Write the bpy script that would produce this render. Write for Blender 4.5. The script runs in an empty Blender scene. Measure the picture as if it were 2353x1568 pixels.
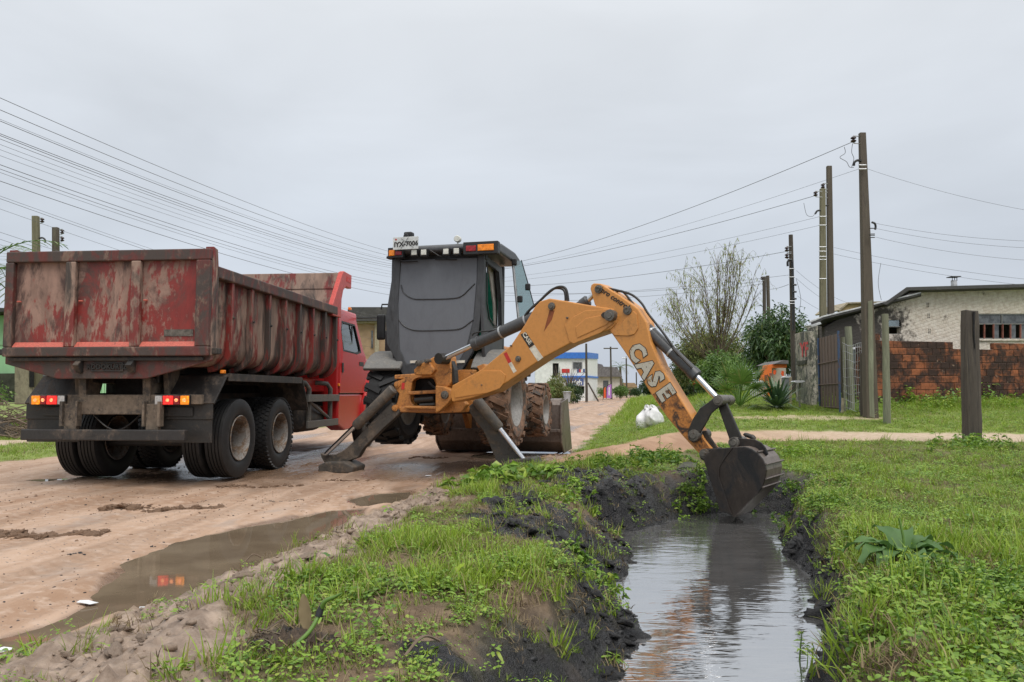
import bpy, bmesh, math, random
import numpy as np
from mathutils import Vector, Matrix, Euler, Quaternion
from mathutils.geometry import tessellate_polygon

scene = bpy.context.scene
COL = scene.collection
random.seed(7)
RNG = np.random.default_rng(11)
R = math.radians

# ------------------------------------------------------------------ camera
CAM_H = 1.12
FPX, CX, CY, HORY = 1838.0, 1176.5, 784.0, 903.5      # photograph measured on a 2353 px wide copy
PITCH = math.atan((HORY - CY) / FPX)
cam_d = bpy.data.cameras.new('camera')
cam = bpy.data.objects.new('camera', cam_d)
COL.objects.link(cam)
cam.location = (0, 0, CAM_H)
cam.rotation_euler = (math.pi / 2 + PITCH, 0, 0)
cam_d.sensor_width = 36.0
cam_d.lens = 36.0 * FPX / 2353.0
cam_d.clip_start = 0.05
cam_d.clip_end = 3000
scene.camera = cam

# ------------------------------------------------------------------ world: overcast sky
SUN_EL, SUN_AZ = R(58), R(155)
world = bpy.data.worlds.new('World')
scene.world = world
world.use_nodes = True
wt = world.node_tree
wt.nodes.clear()
def wn(t, **k):
    n = wt.nodes.new(t)
    for a, b in k.items():
        setattr(n, a, b)
    return n
w_out = wn('ShaderNodeOutputWorld')
w_bg = wn('ShaderNodeBackground')
w_sky = wn('ShaderNodeTexSky', sky_type='NISHITA', sun_disc=False)
w_sky.sun_elevation = SUN_EL
w_sky.sun_rotation = SUN_AZ
w_sky.air_density = 2.0
w_sky.dust_density = 5.0
w_tc = wn('ShaderNodeTexCoord')
w_sep = wn('ShaderNodeSeparateXYZ')
wt.links.new(w_tc.outputs['Generated'], w_sep.inputs[0])
w_ramp = wn('ShaderNodeValToRGB')
cr = w_ramp.color_ramp
cr.elements[0].position = 0.0
cr.elements[0].color = (0.450, 0.493, 0.560, 1)
cr.elements[1].position = 1.0
cr.elements[1].color = (1.10, 1.10, 1.09, 1)
for p, c in ((0.16, (0.468, 0.510, 0.574)), (0.30, (0.530, 0.563, 0.612)), (0.48, (0.590, 0.612, 0.640)), (0.62, (0.74, 0.755, 0.77))):
    e = cr.elements.new(p)
    e.color = (*c, 1)
wt.links.new(w_sep.outputs['Z'], w_ramp.inputs[0])
w_map = wn('ShaderNodeMapping')
w_map.inputs['Scale'].default_value = (1.6, 1.6, 5.0)
wt.links.new(w_tc.outputs['Generated'], w_map.inputs['Vector'])
w_noise = wn('ShaderNodeTexNoise')
w_noise.inputs['Scale'].default_value = 1.25
w_noise.inputs['Detail'].default_value = 5
w_noise.inputs['Distortion'].default_value = 0.5
wt.links.new(w_map.outputs[0], w_noise.inputs['Vector'])
w_mr = wn('ShaderNodeMapRange')
w_mr.inputs['From Min'].default_value = 0.25
w_mr.inputs['From Max'].default_value = 0.75
w_mr.inputs['To Min'].default_value = 0.88
w_mr.inputs['To Max'].default_value = 1.11
wt.links.new(w_noise.outputs['Fac'], w_mr.inputs['Value'])
w_mul = wn('ShaderNodeVectorMath', operation='SCALE')
wt.links.new(w_ramp.outputs['Color'], w_mul.inputs[0])
wt.links.new(w_mr.outputs[0], w_mul.inputs['Scale'])
w_sc = wn('ShaderNodeVectorMath', operation='SCALE')
w_sc.inputs['Scale'].default_value = 0.08
wt.links.new(w_sky.outputs['Color'], w_sc.inputs[0])
w_mix = wn('ShaderNodeMix', data_type='RGBA')
w_mix.inputs[0].default_value = 0.93
wt.links.new(w_sc.outputs[0], w_mix.inputs[6])
wt.links.new(w_mul.outputs[0], w_mix.inputs[7])
wt.links.new(w_mix.outputs[2], w_bg.inputs['Color'])
w_bg.inputs['Strength'].default_value = 1.0
wt.links.new(w_bg.outputs[0], w_out.inputs['Surface'])

sun_d = bpy.data.lights.new('sun', 'SUN')
sun_d.energy = 1.5
sun_d.angle = R(38)
sun_d.color = (1.0, 0.965, 0.92)
sun = bpy.data.objects.new('sun', sun_d)
COL.objects.link(sun)
sdir = Vector((math.sin(SUN_AZ) * math.cos(SUN_EL), math.cos(SUN_AZ) * math.cos(SUN_EL), math.sin(SUN_EL)))
sun.rotation_euler = sdir.to_track_quat('Z', 'Y').to_euler()
sun.location = (0, -10, 30)

vs = scene.view_settings
vs.view_transform = 'Standard'
vs.look = 'None'
vs.exposure = 0.45
vs.gamma = 1.0
vs.use_curve_mapping = False
scene.render.engine = 'CYCLES'
cyc = scene.cycles
cyc.max_bounces = 6
cyc.diffuse_bounces = 3
cyc.glossy_bounces = 3
cyc.transmission_bounces = 4
cyc.transparent_max_bounces = 8
cyc.use_denoising = True
cyc.caustics_reflective = False
cyc.caustics_refractive = False
cyc.sample_clamp_indirect = 5

# ------------------------------------------------------------------ photo pixel -> direction
SP, CP = math.sin(PITCH), math.cos(PITCH)
def ray(px, py):
    a, b = (px - CX) / FPX, (CY - py) / FPX
    d = Vector((a, CP - b * SP, SP + b * CP))
    return d / d.y                      # per metre of depth
def at(px, py, Y):                      # the point at depth Y
    d = ray(px, py)
    return Vector((d.x * Y, Y, CAM_H + d.z * Y))
def gz(px, py, z):                      # the point on the level z
    d = ray(px, py)
    t = (z - CAM_H) / d.z
    return Vector((d.x * t, t, z))

# ------------------------------------------------------------------ numpy noise
def _hash(ix, iy, seed):
    h = (ix.astype(np.int64) * 374761393 + iy.astype(np.int64) * 668265263 + seed * 974711) & 0x7fffffff
    h = ((h ^ (h >> 13)) * 1274126177) & 0x7fffffff
    return ((h ^ (h >> 16)) & 0xffff) / 65535.0
def vnoise(x, y, seed=0):
    x = np.asarray(x, float); y = np.asarray(y, float)
    ix, iy = np.floor(x), np.floor(y)
    fx, fy = x - ix, y - iy
    fx = fx * fx * fx * (fx * (fx * 6 - 15) + 10); fy = fy * fy * fy * (fy * (fy * 6 - 15) + 10)
    a = _hash(ix, iy, seed); b = _hash(ix + 1, iy, seed)
    c = _hash(ix, iy + 1, seed); d = _hash(ix + 1, iy + 1, seed)
    return (a * (1 - fx) + b * fx) * (1 - fy) + (c * (1 - fx) + d * fx) * fy
def fbm(x, y, seed=0, oct=4, gain=0.5):
    x = np.asarray(x, float); y = np.asarray(y, float)
    s = 0.0; a = 1.0; t = 0.0
    for o in range(oct):
        ca, sa = math.cos(0.6 * o), math.sin(0.6 * o)
        s = s + a * vnoise((x * ca - y * sa) * 2.03 ** o, (x * sa + y * ca) * 2.03 ** o, seed + o * 17)
        t += a; a *= gain
    return s / t
def ridged(x, y, seed=0, oct=4):
    x = np.asarray(x, float); y = np.asarray(y, float)
    s = 0.0; a = 1.0; t = 0.0
    for o in range(oct):
        n = 1 - np.abs(2 * vnoise(x * 2.1 ** o, y * 2.1 ** o, seed + o * 13) - 1)
        s = s + a * n * n; t += a; a *= 0.5
    return s / t
def sstep(a, b, x):
    t = np.clip((np.asarray(x, float) - a) / (b - a), 0, 1)
    return t * t * (3 - 2 * t)
def poly_sd(x, y, poly):                # signed distance, negative inside
    x = np.asarray(x, float); y = np.asarray(y, float)
    d2 = np.full(x.shape, 1e18); ins = np.zeros(x.shape, bool)
    n = len(poly)
    for i in range(n):
        ax, ay = poly[i]; bx, by = poly[(i + 1) % n]
        ex, ey = bx - ax, by - ay
        t = np.clip(((x - ax) * ex + (y - ay) * ey) / (ex * ex + ey * ey + 1e-12), 0, 1)
        dx, dy = x - ax - t * ex, y - ay - t * ey
        d2 = np.minimum(d2, dx * dx + dy * dy)
        c = ((ay > y) != (by > y)) & (x < (bx - ax) * (y - ay) / (by - ay + 1e-12) + ax)
        ins ^= c
    d = np.sqrt(d2)
    return np.where(ins, -d, d)

# ------------------------------------------------------------------ mesh builder
class MB:
    def __init__(s):
        s.v = []; s.f = []
    def add(s, vs, fs):
        b = len(s.v)
        s.v.extend([tuple(p) for p in vs])
        s.f.extend([tuple(i + b for i in f) for f in fs])
        return s
    def box(s, c, size, rot=None):
        c = Vector(c); h = Vector(size) / 2
        m = rot if rot is not None else Matrix.Identity(3)
        P = [c + m @ Vector((h.x * i, h.y * j, h.z * k)) for i in (-1, 1) for j in (-1, 1) for k in (-1, 1)]
        return s.add(P, [(0, 1, 3, 2), (4, 6, 7, 5), (0, 4, 5, 1), (2, 3, 7, 6), (0, 2, 6, 4), (1, 5, 7, 3)])
    def bx(s, x0, x1, y0, y1, z0, z1):
        return s.box(((x0 + x1) / 2, (y0 + y1) / 2, (z0 + z1) / 2), (abs(x1 - x0), abs(y1 - y0), abs(z1 - z0)))
    def prism(s, pts, vec):             # closed polygon pushed along vec
        pts = [Vector(p) for p in pts]; vec = Vector(vec); n = len(pts)
        nrm = Vector((0, 0, 0))
        for i in range(n):
            nrm += pts[i].cross(pts[(i + 1) % n])
        if nrm.dot(vec) > 0:
            pts = pts[::-1]
        fs = [tuple(range(n)), tuple(range(2 * n - 1, n - 1, -1))]
        for i in range(n):
            j = (i + 1) % n
            fs.append((i, n + i, n + j, j))
        return s.add(pts + [p + vec for p in pts], fs)
    def ring(s, outer, inner, vec):     # frame between two polygons of equal count, pushed along vec
        o = [Vector(p) for p in outer]; q = [Vector(p) for p in inner]; vec = Vector(vec); n = len(o)
        P = o + q + [p + vec for p in o] + [p + vec for p in q]
        fs = []
        for i in range(n):
            j = (i + 1) % n
            fs += [(i, j, n + j, n + i), (2 * n + i, 3 * n + i, 3 * n + j, 2 * n + j),
                   (i, 2 * n + i, 2 * n + j, j), (n + i, n + j, 3 * n + j, 3 * n + i)]
        return s.add(P, fs)
    def tube(s, pts, r, n=8, cap=True, flat=None):
        pts = [Vector(p) for p in pts]; m = len(pts)
        rs = r if isinstance(r, (list, tuple)) else [r] * m
        up = None; rings = []
        for i in range(m):
            t = (pts[min(i + 1, m - 1)] - pts[max(i - 1, 0)])
            if t.length < 1e-9:
                t = Vector((0, 0, 1))
            t.normalize()
            if up is None:
                up = Vector((0, 0, 1)) if abs(t.z) < 0.9 else Vector((1, 0, 0))
            a = t.cross(up)
            if a.length < 1e-6:
                a = t.orthogonal()
            a.normalize(); b = a.cross(t).normalized(); up = b
            rings.append([pts[i] + (a * math.cos(2 * math.pi * k / n) + b * math.sin(2 * math.pi * k / n) * (flat or 1)) * rs[i] for k in range(n)])
        V = [p for rg in rings for p in rg]; F = []
        for i in range(m - 1):
            for k in range(n):
                l = (k + 1) % n
                F.append((i * n + k, i * n + l, (i + 1) * n + l, (i + 1) * n + k))
        if cap:
            F.append(tuple(range(n - 1, -1, -1)))
            F.append(tuple(range((m - 1) * n, m * n)))
        return s.add(V, F)
    def lathe(s, prof, center, axis, n=32, closed=False):   # prof: (radius, along)
        axis = Vector(axis).normalized(); c = Vector(center)
        a = axis.orthogonal().normalized(); b = axis.cross(a)
        V = []; F = []; m = len(prof)
        for r, h in prof:
            for k in range(n):
                t = 2 * math.pi * k / n
                V.append(c + axis * h + (a * math.cos(t) + b * math.sin(t)) * r)
        for i in range(m - 1 + (1 if closed else 0)):
            i2 = (i + 1) % m
            for k in range(n):
                l = (k + 1) % n
                F.append((i * n + k, i * n + l, i2 * n + l, i2 * n + k))
        if not closed:
            if prof[0][0] > 1e-6: F.append(tuple(range(n - 1, -1, -1)))
            if prof[-1][0] > 1e-6: F.append(tuple(range((m - 1) * n, m * n)))
        return s.add(V, F)
    def cyl(s, p0, p1, r, n=16):
        return s.tube([p0, p1], r, n)
    def quad(s, a, b, c, d):
        return s.add([a, b, c, d], [(0, 1, 2, 3)])
    def xform(s, m):
        s.v = [tuple(m @ Vector(p)) for p in s.v]
        return s
    def mesh(s, name, mat=None, smooth=None):
        me = bpy.data.meshes.new(name)
        me.from_pydata(s.v, [], s.f)
        if smooth is not None:
            me.shade_smooth()
            if smooth < 180:
                me.set_sharp_from_angle(angle=R(smooth))
        if mat is not None:
            me.materials.append(mat)
        return me
    def obj(s, name, mat, parent=None, smooth=None, bevel=0, seg=2, local=None):
        if local is not None:
            s.xform(local)
        me = s.mesh(name, mat, smooth)
        return link(name, me, parent, bevel, seg)

def link(name, me, parent=None, bevel=0, seg=2):
    o = bpy.data.objects.new(name, me)
    COL.objects.link(o)
    if parent is not None:
        o.parent = parent
    if bevel:
        b = o.modifiers.new('bevel', 'BEVEL')
        b.width = bevel; b.segments = seg; b.limit_method = 'ANGLE'; b.angle_limit = R(35)
        b.use_clamp_overlap = True
    return o
def tag(o, label, cat, group=None, kind=None):
    o['label'] = label
    if cat: o['category'] = cat
    if group: o['group'] = group
    if kind: o['kind'] = kind
    return o
def thing(name, label, cat, loc=(0, 0, 0), rz=0.0, group=None):
    o = bpy.data.objects.new(name, None)
    COL.objects.link(o)
    o.empty_display_size = 0.2
    o.location = loc; o.rotation_euler = (0, 0, rz)
    tag(o, label, cat, group)
    return o
def root_inv(o):
    return (Matrix.Translation(o.location) @ Euler(o.rotation_euler).to_matrix().to_4x4()).inverted()
def struct(o):
    o['kind'] = 'structure'
    return o
def np_mesh(name, V, F, mat=None, smooth=False):            # V (n,3), F (m,k) arrays
    me = bpy.data.meshes.new(name)
    V = np.asarray(V, np.float32); F = np.asarray(F, np.int32)
    m, k = F.shape
    me.vertices.add(len(V)); me.vertices.foreach_set('co', V.ravel())
    me.loops.add(m * k); me.loops.foreach_set('vertex_index', F.ravel())
    me.polygons.add(m)
    me.polygons.foreach_set('loop_start', np.arange(0, m * k, k, dtype=np.int32))
    if smooth:
        me.polygons.foreach_set('use_smooth', np.ones(m, bool))
    me.update(calc_edges=True)
    if mat: me.materials.append(mat)
    return me
# ------------------------------------------------------------------ materials
class MT:
    def __init__(s, name):
        s.m = bpy.data.materials.new(name); s.m.use_nodes = True
        s.t = s.m.node_tree; s.b = s.t.nodes['Principled BSDF']
        s.o = s.t.nodes['Material Output']; s._tc = None
    def n(s, typ, **k):
        nd = s.t.nodes.new(typ)
        for a, b in k.items():
            setattr(nd, a, b)
        return nd
    def put(s, sock, v):
        if hasattr(v, 'is_linked') or isinstance(v, bpy.types.NodeSocket):
            s.t.links.new(v, sock)
        elif v is not None:
            if isinstance(v, (tuple, list)) and len(v) == 3 and sock.type == 'RGBA':
                v = (*v, 1)
            sock.default_value = v
    def co(s, scale=(1, 1, 1), kind='Object', rot=(0, 0, 0)):
        if s._tc is None:
            s._tc = s.n('ShaderNodeTexCoord')
        mp = s.n('ShaderNodeMapping')
        mp.inputs['Scale'].default_value = scale
        mp.inputs['Rotation'].default_value = rot
        s.t.links.new(s._tc.outputs[kind], mp.inputs['Vector'])
        return mp.outputs[0]
    def noise(s, scale, detail=4, rough=0.55, dist=0.0, vec=None):
        nd = s.n('ShaderNodeTexNoise')
        nd.inputs['Scale'].default_value = scale; nd.inputs['Detail'].default_value = detail
        nd.inputs['Roughness'].default_value = rough; nd.inputs['Distortion'].default_value = dist
        s.t.links.new(vec if vec is not None else s.co(), nd.inputs['Vector'])
        return nd.outputs['Fac']
    def voro(s, scale, vec=None, feature='F1', out='Distance'):
        nd = s.n('ShaderNodeTexVoronoi', feature=feature)
        nd.inputs['Scale'].default_value = scale
        s.t.links.new(vec if vec is not None else s.co(), nd.inputs['Vector'])
        return nd.outputs[out]
    def ramp(s, fac, a, b, lo=0.0, hi=1.0):
        nd = s.n('ShaderNodeMapRange'); nd.clamp = True; nd.interpolation_type = 'SMOOTHSTEP'
        s.put(nd.inputs['Value'], fac)
        nd.inputs['From Min'].default_value = a; nd.inputs['From Max'].default_value = b
        nd.inputs['To Min'].default_value = lo; nd.inputs['To Max'].default_value = hi
        return nd.outputs[0]
    def mix(s, fac, a, b, mode='MIX'):
        nd = s.n('ShaderNodeMix', data_type='RGBA', blend_type=mode)
        s.put(nd.inputs[0], fac); s.put(nd.inputs[6], a); s.put(nd.inputs[7], b)
        return nd.outputs[2]
    def math(s, op, a, b=None):
        nd = s.n('ShaderNodeMath', operation=op)
        s.put(nd.inputs[0], a)
        if b is not None: s.put(nd.inputs[1], b)
        return nd.outputs[0]
    def attr(s, name, out='Fac'):
        nd = s.n('ShaderNodeAttribute'); nd.attribute_name = name
        return nd.outputs[out]
    def bump(s, h, strength=0.3, dist=0.02):
        nd = s.n('ShaderNodeBump')
        nd.inputs['Strength'].default_value = strength; nd.inputs['Distance'].default_value = dist
        s.put(nd.inputs['Height'], h)
        s.t.links.new(nd.outputs[0], s.b.inputs['Normal'])
        return nd
    def done(s, col=None, rough=None, metal=None, **k):
        if col is not None: s.put(s.b.inputs['Base Color'], col)
        if rough is not None: s.put(s.b.inputs['Roughness'], rough)
        if metal is not None: s.put(s.b.inputs['Metallic'], metal)
        for a, b in k.items():
            s.put(s.b.inputs[a.replace('_', ' ')], b)
        return s.m

def plain(name, col, rough=0.7, metal=0.0, var=0.25, scale=6, bump=0.15, bscale=40, stretch=(1, 1, 1), **k):
    t = MT(name)
    v = t.co(stretch)
    n1 = t.noise(scale, 6, 0.6, 0.3, v)
    f = t.ramp(n1, 0.3, 0.7, 1 - var, 1 + var)
    c = t.n('ShaderNodeVectorMath', operation='SCALE')
    c.inputs[0].default_value = col
    t.put(c.inputs['Scale'], f)
    if bump:
        t.bump(t.noise(bscale, 4, 0.6, 0, v), bump, 0.01)
    r = t.ramp(t.noise(scale * 2.3, 4, 0.6, 0, v), 0.3, 0.7, max(rough - 0.12, 0.02), min(rough + 0.12, 1))
    return t.done(c.outputs[0], r, metal, **k)

def layered(name, base, dirt, dark, dirt_lo, dirt_hi, dark_lo, dark_hi, scale=2.2, stretch=(1, 1, 0.35), rough=0.55, spots=0.0, metal=0.0, bump=0.35, fleck=0.62, scratch=None):
    """paint under dried mud and dark wet grime, all with soft ragged borders"""
    t = MT(name)
    v = t.co(stretch)
    big = t.noise(scale, 7, 0.68, 0.6, v)
    fine = t.noise(scale * 9, 6, 0.7, 0.2, v)
    col = t.mix(t.ramp(fine, 0.3, 0.75), base, tuple(c * fleck for c in base))
    m = t.math('ADD', t.math('MULTIPLY', big, 0.72), t.math('MULTIPLY', fine, 0.28))
    df = t.ramp(m, dirt_lo, dirt_hi)
    dcol = t.mix(t.ramp(t.noise(scale * 4, 5, 0.6, 0, v), 0.3, 0.7), dirt, tuple(c * 0.6 for c in dirt))
    col = t.mix(df, col, dcol)
    v2 = t.co(stretch, rot=(0, 0, 0.7))
    big2 = t.noise(scale * 1.5, 7, 0.7, 0.9, v2)
    kf = t.ramp(big2, dark_lo, dark_hi)
    col = t.mix(kf, col, dark)
    if spots:
        sp = t.voro(scale * 7, t.co((1, 1, 0.6)))
        sf = t.ramp(t.math('ADD', sp, t.math('MULTIPLY', fine, 0.25)), spots + 0.12, spots, 0, 1)
        col = t.mix(sf, col, dark)
    if scratch:
        for rot, sc in (((0.3, 0.9, 0.2), 5.0), ((-0.5, -0.4, 0.8), 7.0), ((0.9, 0.1, -0.6), 4.0)):
            sn = t.noise(sc, 3, 0.6, 0.15, t.co((1.0, 16.0, 16.0), rot=rot))
            col = t.mix(t.ramp(sn, 0.69, 0.735, 0, 0.75), col, scratch)
    t.bump(t.math('ADD', m, t.math('MULTIPLY', df, 0.25)), bump, 0.015)
    r = t.mix(df, (rough,) * 3, (0.85,) * 3)
    r = t.mix(kf, r, (0.6,) * 3)
    return t.done(col, r, metal)

def glow(name, col, strength, rough=0.15):
    t = MT(name)
    v = t.voro(38, t.co())
    c = t.mix(t.ramp(v, 0.1, 0.6), tuple(min(1, x * 1.15) for x in col), tuple(x * 0.55 for x in col))
    return t.done(c, rough, 0, Emission_Color=c, Emission_Strength=strength)

M = {}
RED = (0.50, 0.028, 0.024)
TAN = (0.36, 0.215, 0.165)
DARKMUD = (0.052, 0.040, 0.034)
M['truck_bed'] = layered('bed paint under mud', (0.20, 0.030, 0.025), (0.33, 0.225, 0.175), DARKMUD, 0.465, 0.52, 0.46, 0.62, 1.7, (1, 1, 0.30), 0.5, 0.10)
M['truck_panel'] = layered('tailgate paint under mud', (0.24, 0.028, 0.022), (0.34, 0.215, 0.170), (0.075, 0.042, 0.035), 0.470, 0.515, 0.47, 0.62, 1.35, (1.0, 1, 0.38), 0.45, 0.075)
M['truck_frame'] = layered('bed frame under mud', (0.13, 0.032, 0.026), (0.25, 0.165, 0.125), (0.058, 0.042, 0.036), 0.51, 0.58, 0.40, 0.56, 3.0, (1, 1, 0.5), 0.55, 0.0)
M['truck_rib'] = layered('grimy red rib', (0.22, 0.028, 0.023), (0.22, 0.14, 0.11), (0.050, 0.036, 0.030), 0.50, 0.58, 0.43, 0.55, 2.6, (1, 1, 0.25), 0.5)
M['truck_pink'] = layered('scuffed red ledge', (0.60, 0.15, 0.11), (0.36, 0.18, 0.13), (0.10, 0.05, 0.04), 0.58, 0.68, 0.60, 0.72, 5, (1, 1, 1), 0.45)
M['truck_red'] = layered('red cab paint', (0.47, 0.022, 0.022), (0.30, 0.10, 0.08), (0.12, 0.02, 0.02), 0.64, 0.80, 0.68, 0.85, 2.2, (1, 1, 0.6), 0.25, bump=0.03, fleck=0.85)
M['truck_red_worn'] = layered('worn red guard paint', (0.56, 0.060, 0.045), (0.34, 0.19, 0.15), (0.09, 0.04, 0.035), 0.58, 0.72, 0.60, 0.75, 3, (1, 1, 0.6), 0.4, bump=0.1)
M['chassis'] = layered('muddy chassis steel', (0.030, 0.028, 0.027), (0.13, 0.10, 0.078), (0.018, 0.016, 0.015), 0.48, 0.62, 0.52, 0.68, 3.0, (1, 1, 0.7), 0.55)
M['chassis_tan'] = layered('mud caked steel', (0.05, 0.042, 0.036), (0.20, 0.155, 0.115), (0.045, 0.036, 0.030), 0.38, 0.52, 0.60, 0.68, 4.0, (1, 1, 0.8), 0.6, 0.12)
M['flap'] = layered('black rubber flap', (0.026, 0.024, 0.022), (0.085, 0.068, 0.055), (0.014, 0.013, 0.013), 0.50, 0.62, 0.55, 0.7, 5.0, (1, 1, 0.8), 0.5)
M['tyre'] = layered('tyre rubber', (0.020, 0.020, 0.021), (0.055, 0.046, 0.039), (0.012, 0.012, 0.012), 0.55, 0.72, 0.5, 0.7, 4.0, (1, 1, 1), 0.55, bump=0.2)
M['tyre_mud'] = layered('tyre caked with wet clay', (0.055, 0.048, 0.042), (0.235, 0.135, 0.085), (0.07, 0.045, 0.034), 0.44, 0.52, 0.60, 0.70, 4.0, (1, 1, 1), 0.6, bump=0.6)
M['pin_steel'] = layered('greasy pin steel', (0.17, 0.155, 0.135), (0.12, 0.085, 0.06), (0.035, 0.03, 0.026), 0.5, 0.62, 0.55, 0.68, 7, (1, 1, 1), 0.4, metal=0.4)
M['rim'] = layered('muddy steel rim', (0.27, 0.25, 0.23), (0.22, 0.15, 0.10), (0.07, 0.055, 0.045), 0.46, 0.56, 0.55, 0.66, 5.0, (1, 1, 1), 0.42, metal=0.25)
M['rim_grey'] = layered('grey painted rim', (0.26, 0.25, 0.235), (0.17, 0.135, 0.11), (0.06, 0.05, 0.045), 0.52, 0.68, 0.58, 0.72, 3.5, (1, 1, 0.5), 0.5)
M['grey_rail'] = layered('grey side rail', (0.11, 0.105, 0.095), (0.21, 0.17, 0.13), (0.04, 0.036, 0.03), 0.50, 0.62, 0.58, 0.70, 5.0, (1, 1, 1), 0.5)
M['orange'] = layered('orange machine paint', (0.62, 0.270, 0.068), (0.47, 0.225, 0.085), (0.13, 0.065, 0.030), 0.54, 0.70, 0.655, 0.74, 2.4, (1, 1, 1), 0.40, bump=0.04, fleck=0.88, scratch=(0.20, 0.11, 0.055))
M['orange_worn'] = layered('oily orange paint', (0.56, 0.235, 0.060), (0.36, 0.15, 0.055), (0.045, 0.026, 0.016), 0.50, 0.66, 0.56, 0.68, 4.5, (1, 1, 1), 0.42, bump=0.15)
M['steel_dark'] = layered('dark worked steel', (0.040, 0.036, 0.032), (0.085, 0.064, 0.046), (0.016, 0.015, 0.015), 0.50, 0.66, 0.54, 0.7, 2.6, (1, 1, 0.6), 0.42, metal=0.25, bump=0.25)
M['steel_bucket'] = layered('digging bucket steel', (0.050, 0.039, 0.033), (0.105, 0.070, 0.048), (0.013, 0.013, 0.014), 0.52, 0.68, 0.50, 0.66, 2.0, (1, 1, 0.7), 0.38, metal=0.35, bump=0.5)
M['bucket_back'] = layered('worn bucket shell', (0.20, 0.165, 0.145), (0.17, 0.12, 0.09), (0.05, 0.04, 0.034), 0.5, 0.66, 0.56, 0.7, 2.4, (1, 1, 0.6), 0.40, metal=0.4, bump=0.2)
M['grey_cyl'] = layered('grey hydraulic barrel', (0.072, 0.074, 0.078), (0.15, 0.125, 0.10), (0.035, 0.034, 0.033), 0.56, 0.72, 0.6, 0.76, 4, (1, 1, 1), 0.42, bump=0.08)
M['tan_cyl'] = layered('mud coated barrel', (0.115, 0.105, 0.093), (0.195, 0.158, 0.124), (0.055, 0.048, 0.041), 0.46, 0.60, 0.58, 0.7, 6, (1, 1, 1), 0.6, bump=0.2)
M['leg_steel'] = layered('muddy stabiliser steel', (0.075, 0.067, 0.058), (0.165, 0.128, 0.097), (0.040, 0.033, 0.028), 0.49, 0.60, 0.54, 0.66, 4.5, (1, 1, 1), 0.55, bump=0.4)
M['chrome'] = plain('bright piston rod', (0.62, 0.64, 0.67), 0.16, 1.0, 0.08, 8, 0)
M['cab_grey'] = layered('dark grey cab shell', (0.066, 0.069, 0.074), (0.10, 0.095, 0.088), (0.025, 0.025, 0.026), 0.60, 0.76, 0.60, 0.76, 2.5, (1, 1, 0.35), 0.45, bump=0.05)
M['cab_panel'] = layered('grey sheet over the rear window', (0.140, 0.150, 0.168), (0.25, 0.255, 0.26), (0.112, 0.120, 0.136), 0.70, 0.73, 0.45, 0.80, 3.2, (1, 1, 0.45), 0.42, bump=0.02, fleck=0.93)
M['cab_inside'] = plain('pale cab lining', (0.42, 0.39, 0.35), 0.8)
M['fender'] = layered('dusty grey fender', (0.19, 0.185, 0.175), (0.27, 0.245, 0.21), (0.10, 0.09, 0.08), 0.5, 0.64, 0.6, 0.72, 5, (1, 1, 1), 0.75, bump=0.25)
M['black'] = plain('black plastic', (0.016, 0.016, 0.017), 0.5, 0, 0.3, 8, 0.1)
M['dark'] = plain('near-black shade', (0.010, 0.009, 0.009), 0.8)  # near-black colour standing in for the shade of hollows and openings
M['hose'] = plain('rubber hose', (0.020, 0.020, 0.020), 0.45, 0, 0.3, 20, 0.1)
M['white'] = plain('white paint', (0.72, 0.73, 0.72), 0.6, 0, 0.10, 3, 0.08)
M['cream'] = plain('cream decal', (0.62, 0.58, 0.49), 0.5, 0, 0.30, 14, 0.05)
M['cream_worn'] = layered('worn cream lettering', (0.55, 0.51, 0.42), (0.40, 0.24, 0.10), (0.16, 0.09, 0.05), 0.54, 0.62, 0.58, 0.66, 7, (1, 1, 1), 0.5, bump=0.03, fleck=0.8, scratch=(0.12, 0.08, 0.05))
M['decal_red'] = plain('red decal', (0.50, 0.03, 0.025), 0.45, 0, 0.15, 14, 0)
M['decal_black'] = plain('black lettering', (0.02, 0.018, 0.016), 0.5, 0, 0.2, 14, 0)
M['plate_white'] = plain('plate enamel', (0.55, 0.57, 0.56), 0.4, 0, 0.12, 9, 0)
M['lens_red'] = glow('lit red lens', (1.0, 0.030, 0.022), 0.75)
M['lens_amber'] = glow('lit amber lens', (1.0, 0.27, 0.01), 0.8)
M['lens_bulb'] = glow('lit bulb', (1.0, 0.30, 0.12), 1.5)
M['lens_darkred'] = plain('dull red lens', (0.30, 0.015, 0.02), 0.2, 0, 0.35, 25, 0.1)
M['lens_orange'] = plain('orange lens', (0.85, 0.25, 0.015), 0.2, 0, 0.25, 30, 0.2)
M['lens_clear'] = plain('clear lens', (0.45, 0.44, 0.43), 0.2, 0, 0.25, 25, 0.2)
M['worklight'] = plain('work light lens', (0.62, 0.62, 0.56), 0.15, 0, 0.2, 30, 0.2)

def glass(name, tint, alpha_mix=0.5, rough=0.03):
    t = MT(name)
    tr = t.n('ShaderNodeBsdfTransparent'); tr.inputs[0].default_value = (*tint, 1)
    gl = t.n('ShaderNodeBsdfGlossy'); gl.inputs['Roughness'].default_value = rough
    gl.inputs['Color'].default_value = (0.9, 0.95, 0.95, 1)
    fr = t.n('ShaderNodeFresnel'); fr.inputs['IOR'].default_value = 1.5
    mx = t.n('ShaderNodeMixShader')
    f = t.ramp(fr.outputs[0], 0.0, 1.0, alpha_mix * 0.3, 1.0)
    t.put(mx.inputs[0], f)
    t.t.links.new(tr.outputs[0], mx.inputs[1]); t.t.links.new(gl.outputs[0], mx.inputs[2])
    t.t.links.new(mx.outputs[0], t.o.inputs['Surface'])
    return t.m
M['glass'] = glass('window glass', (0.55, 0.63, 0.62), 0.7)
M['glass_green'] = glass('green tinted glass', (0.08, 0.26, 0.19), 0.4)
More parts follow.
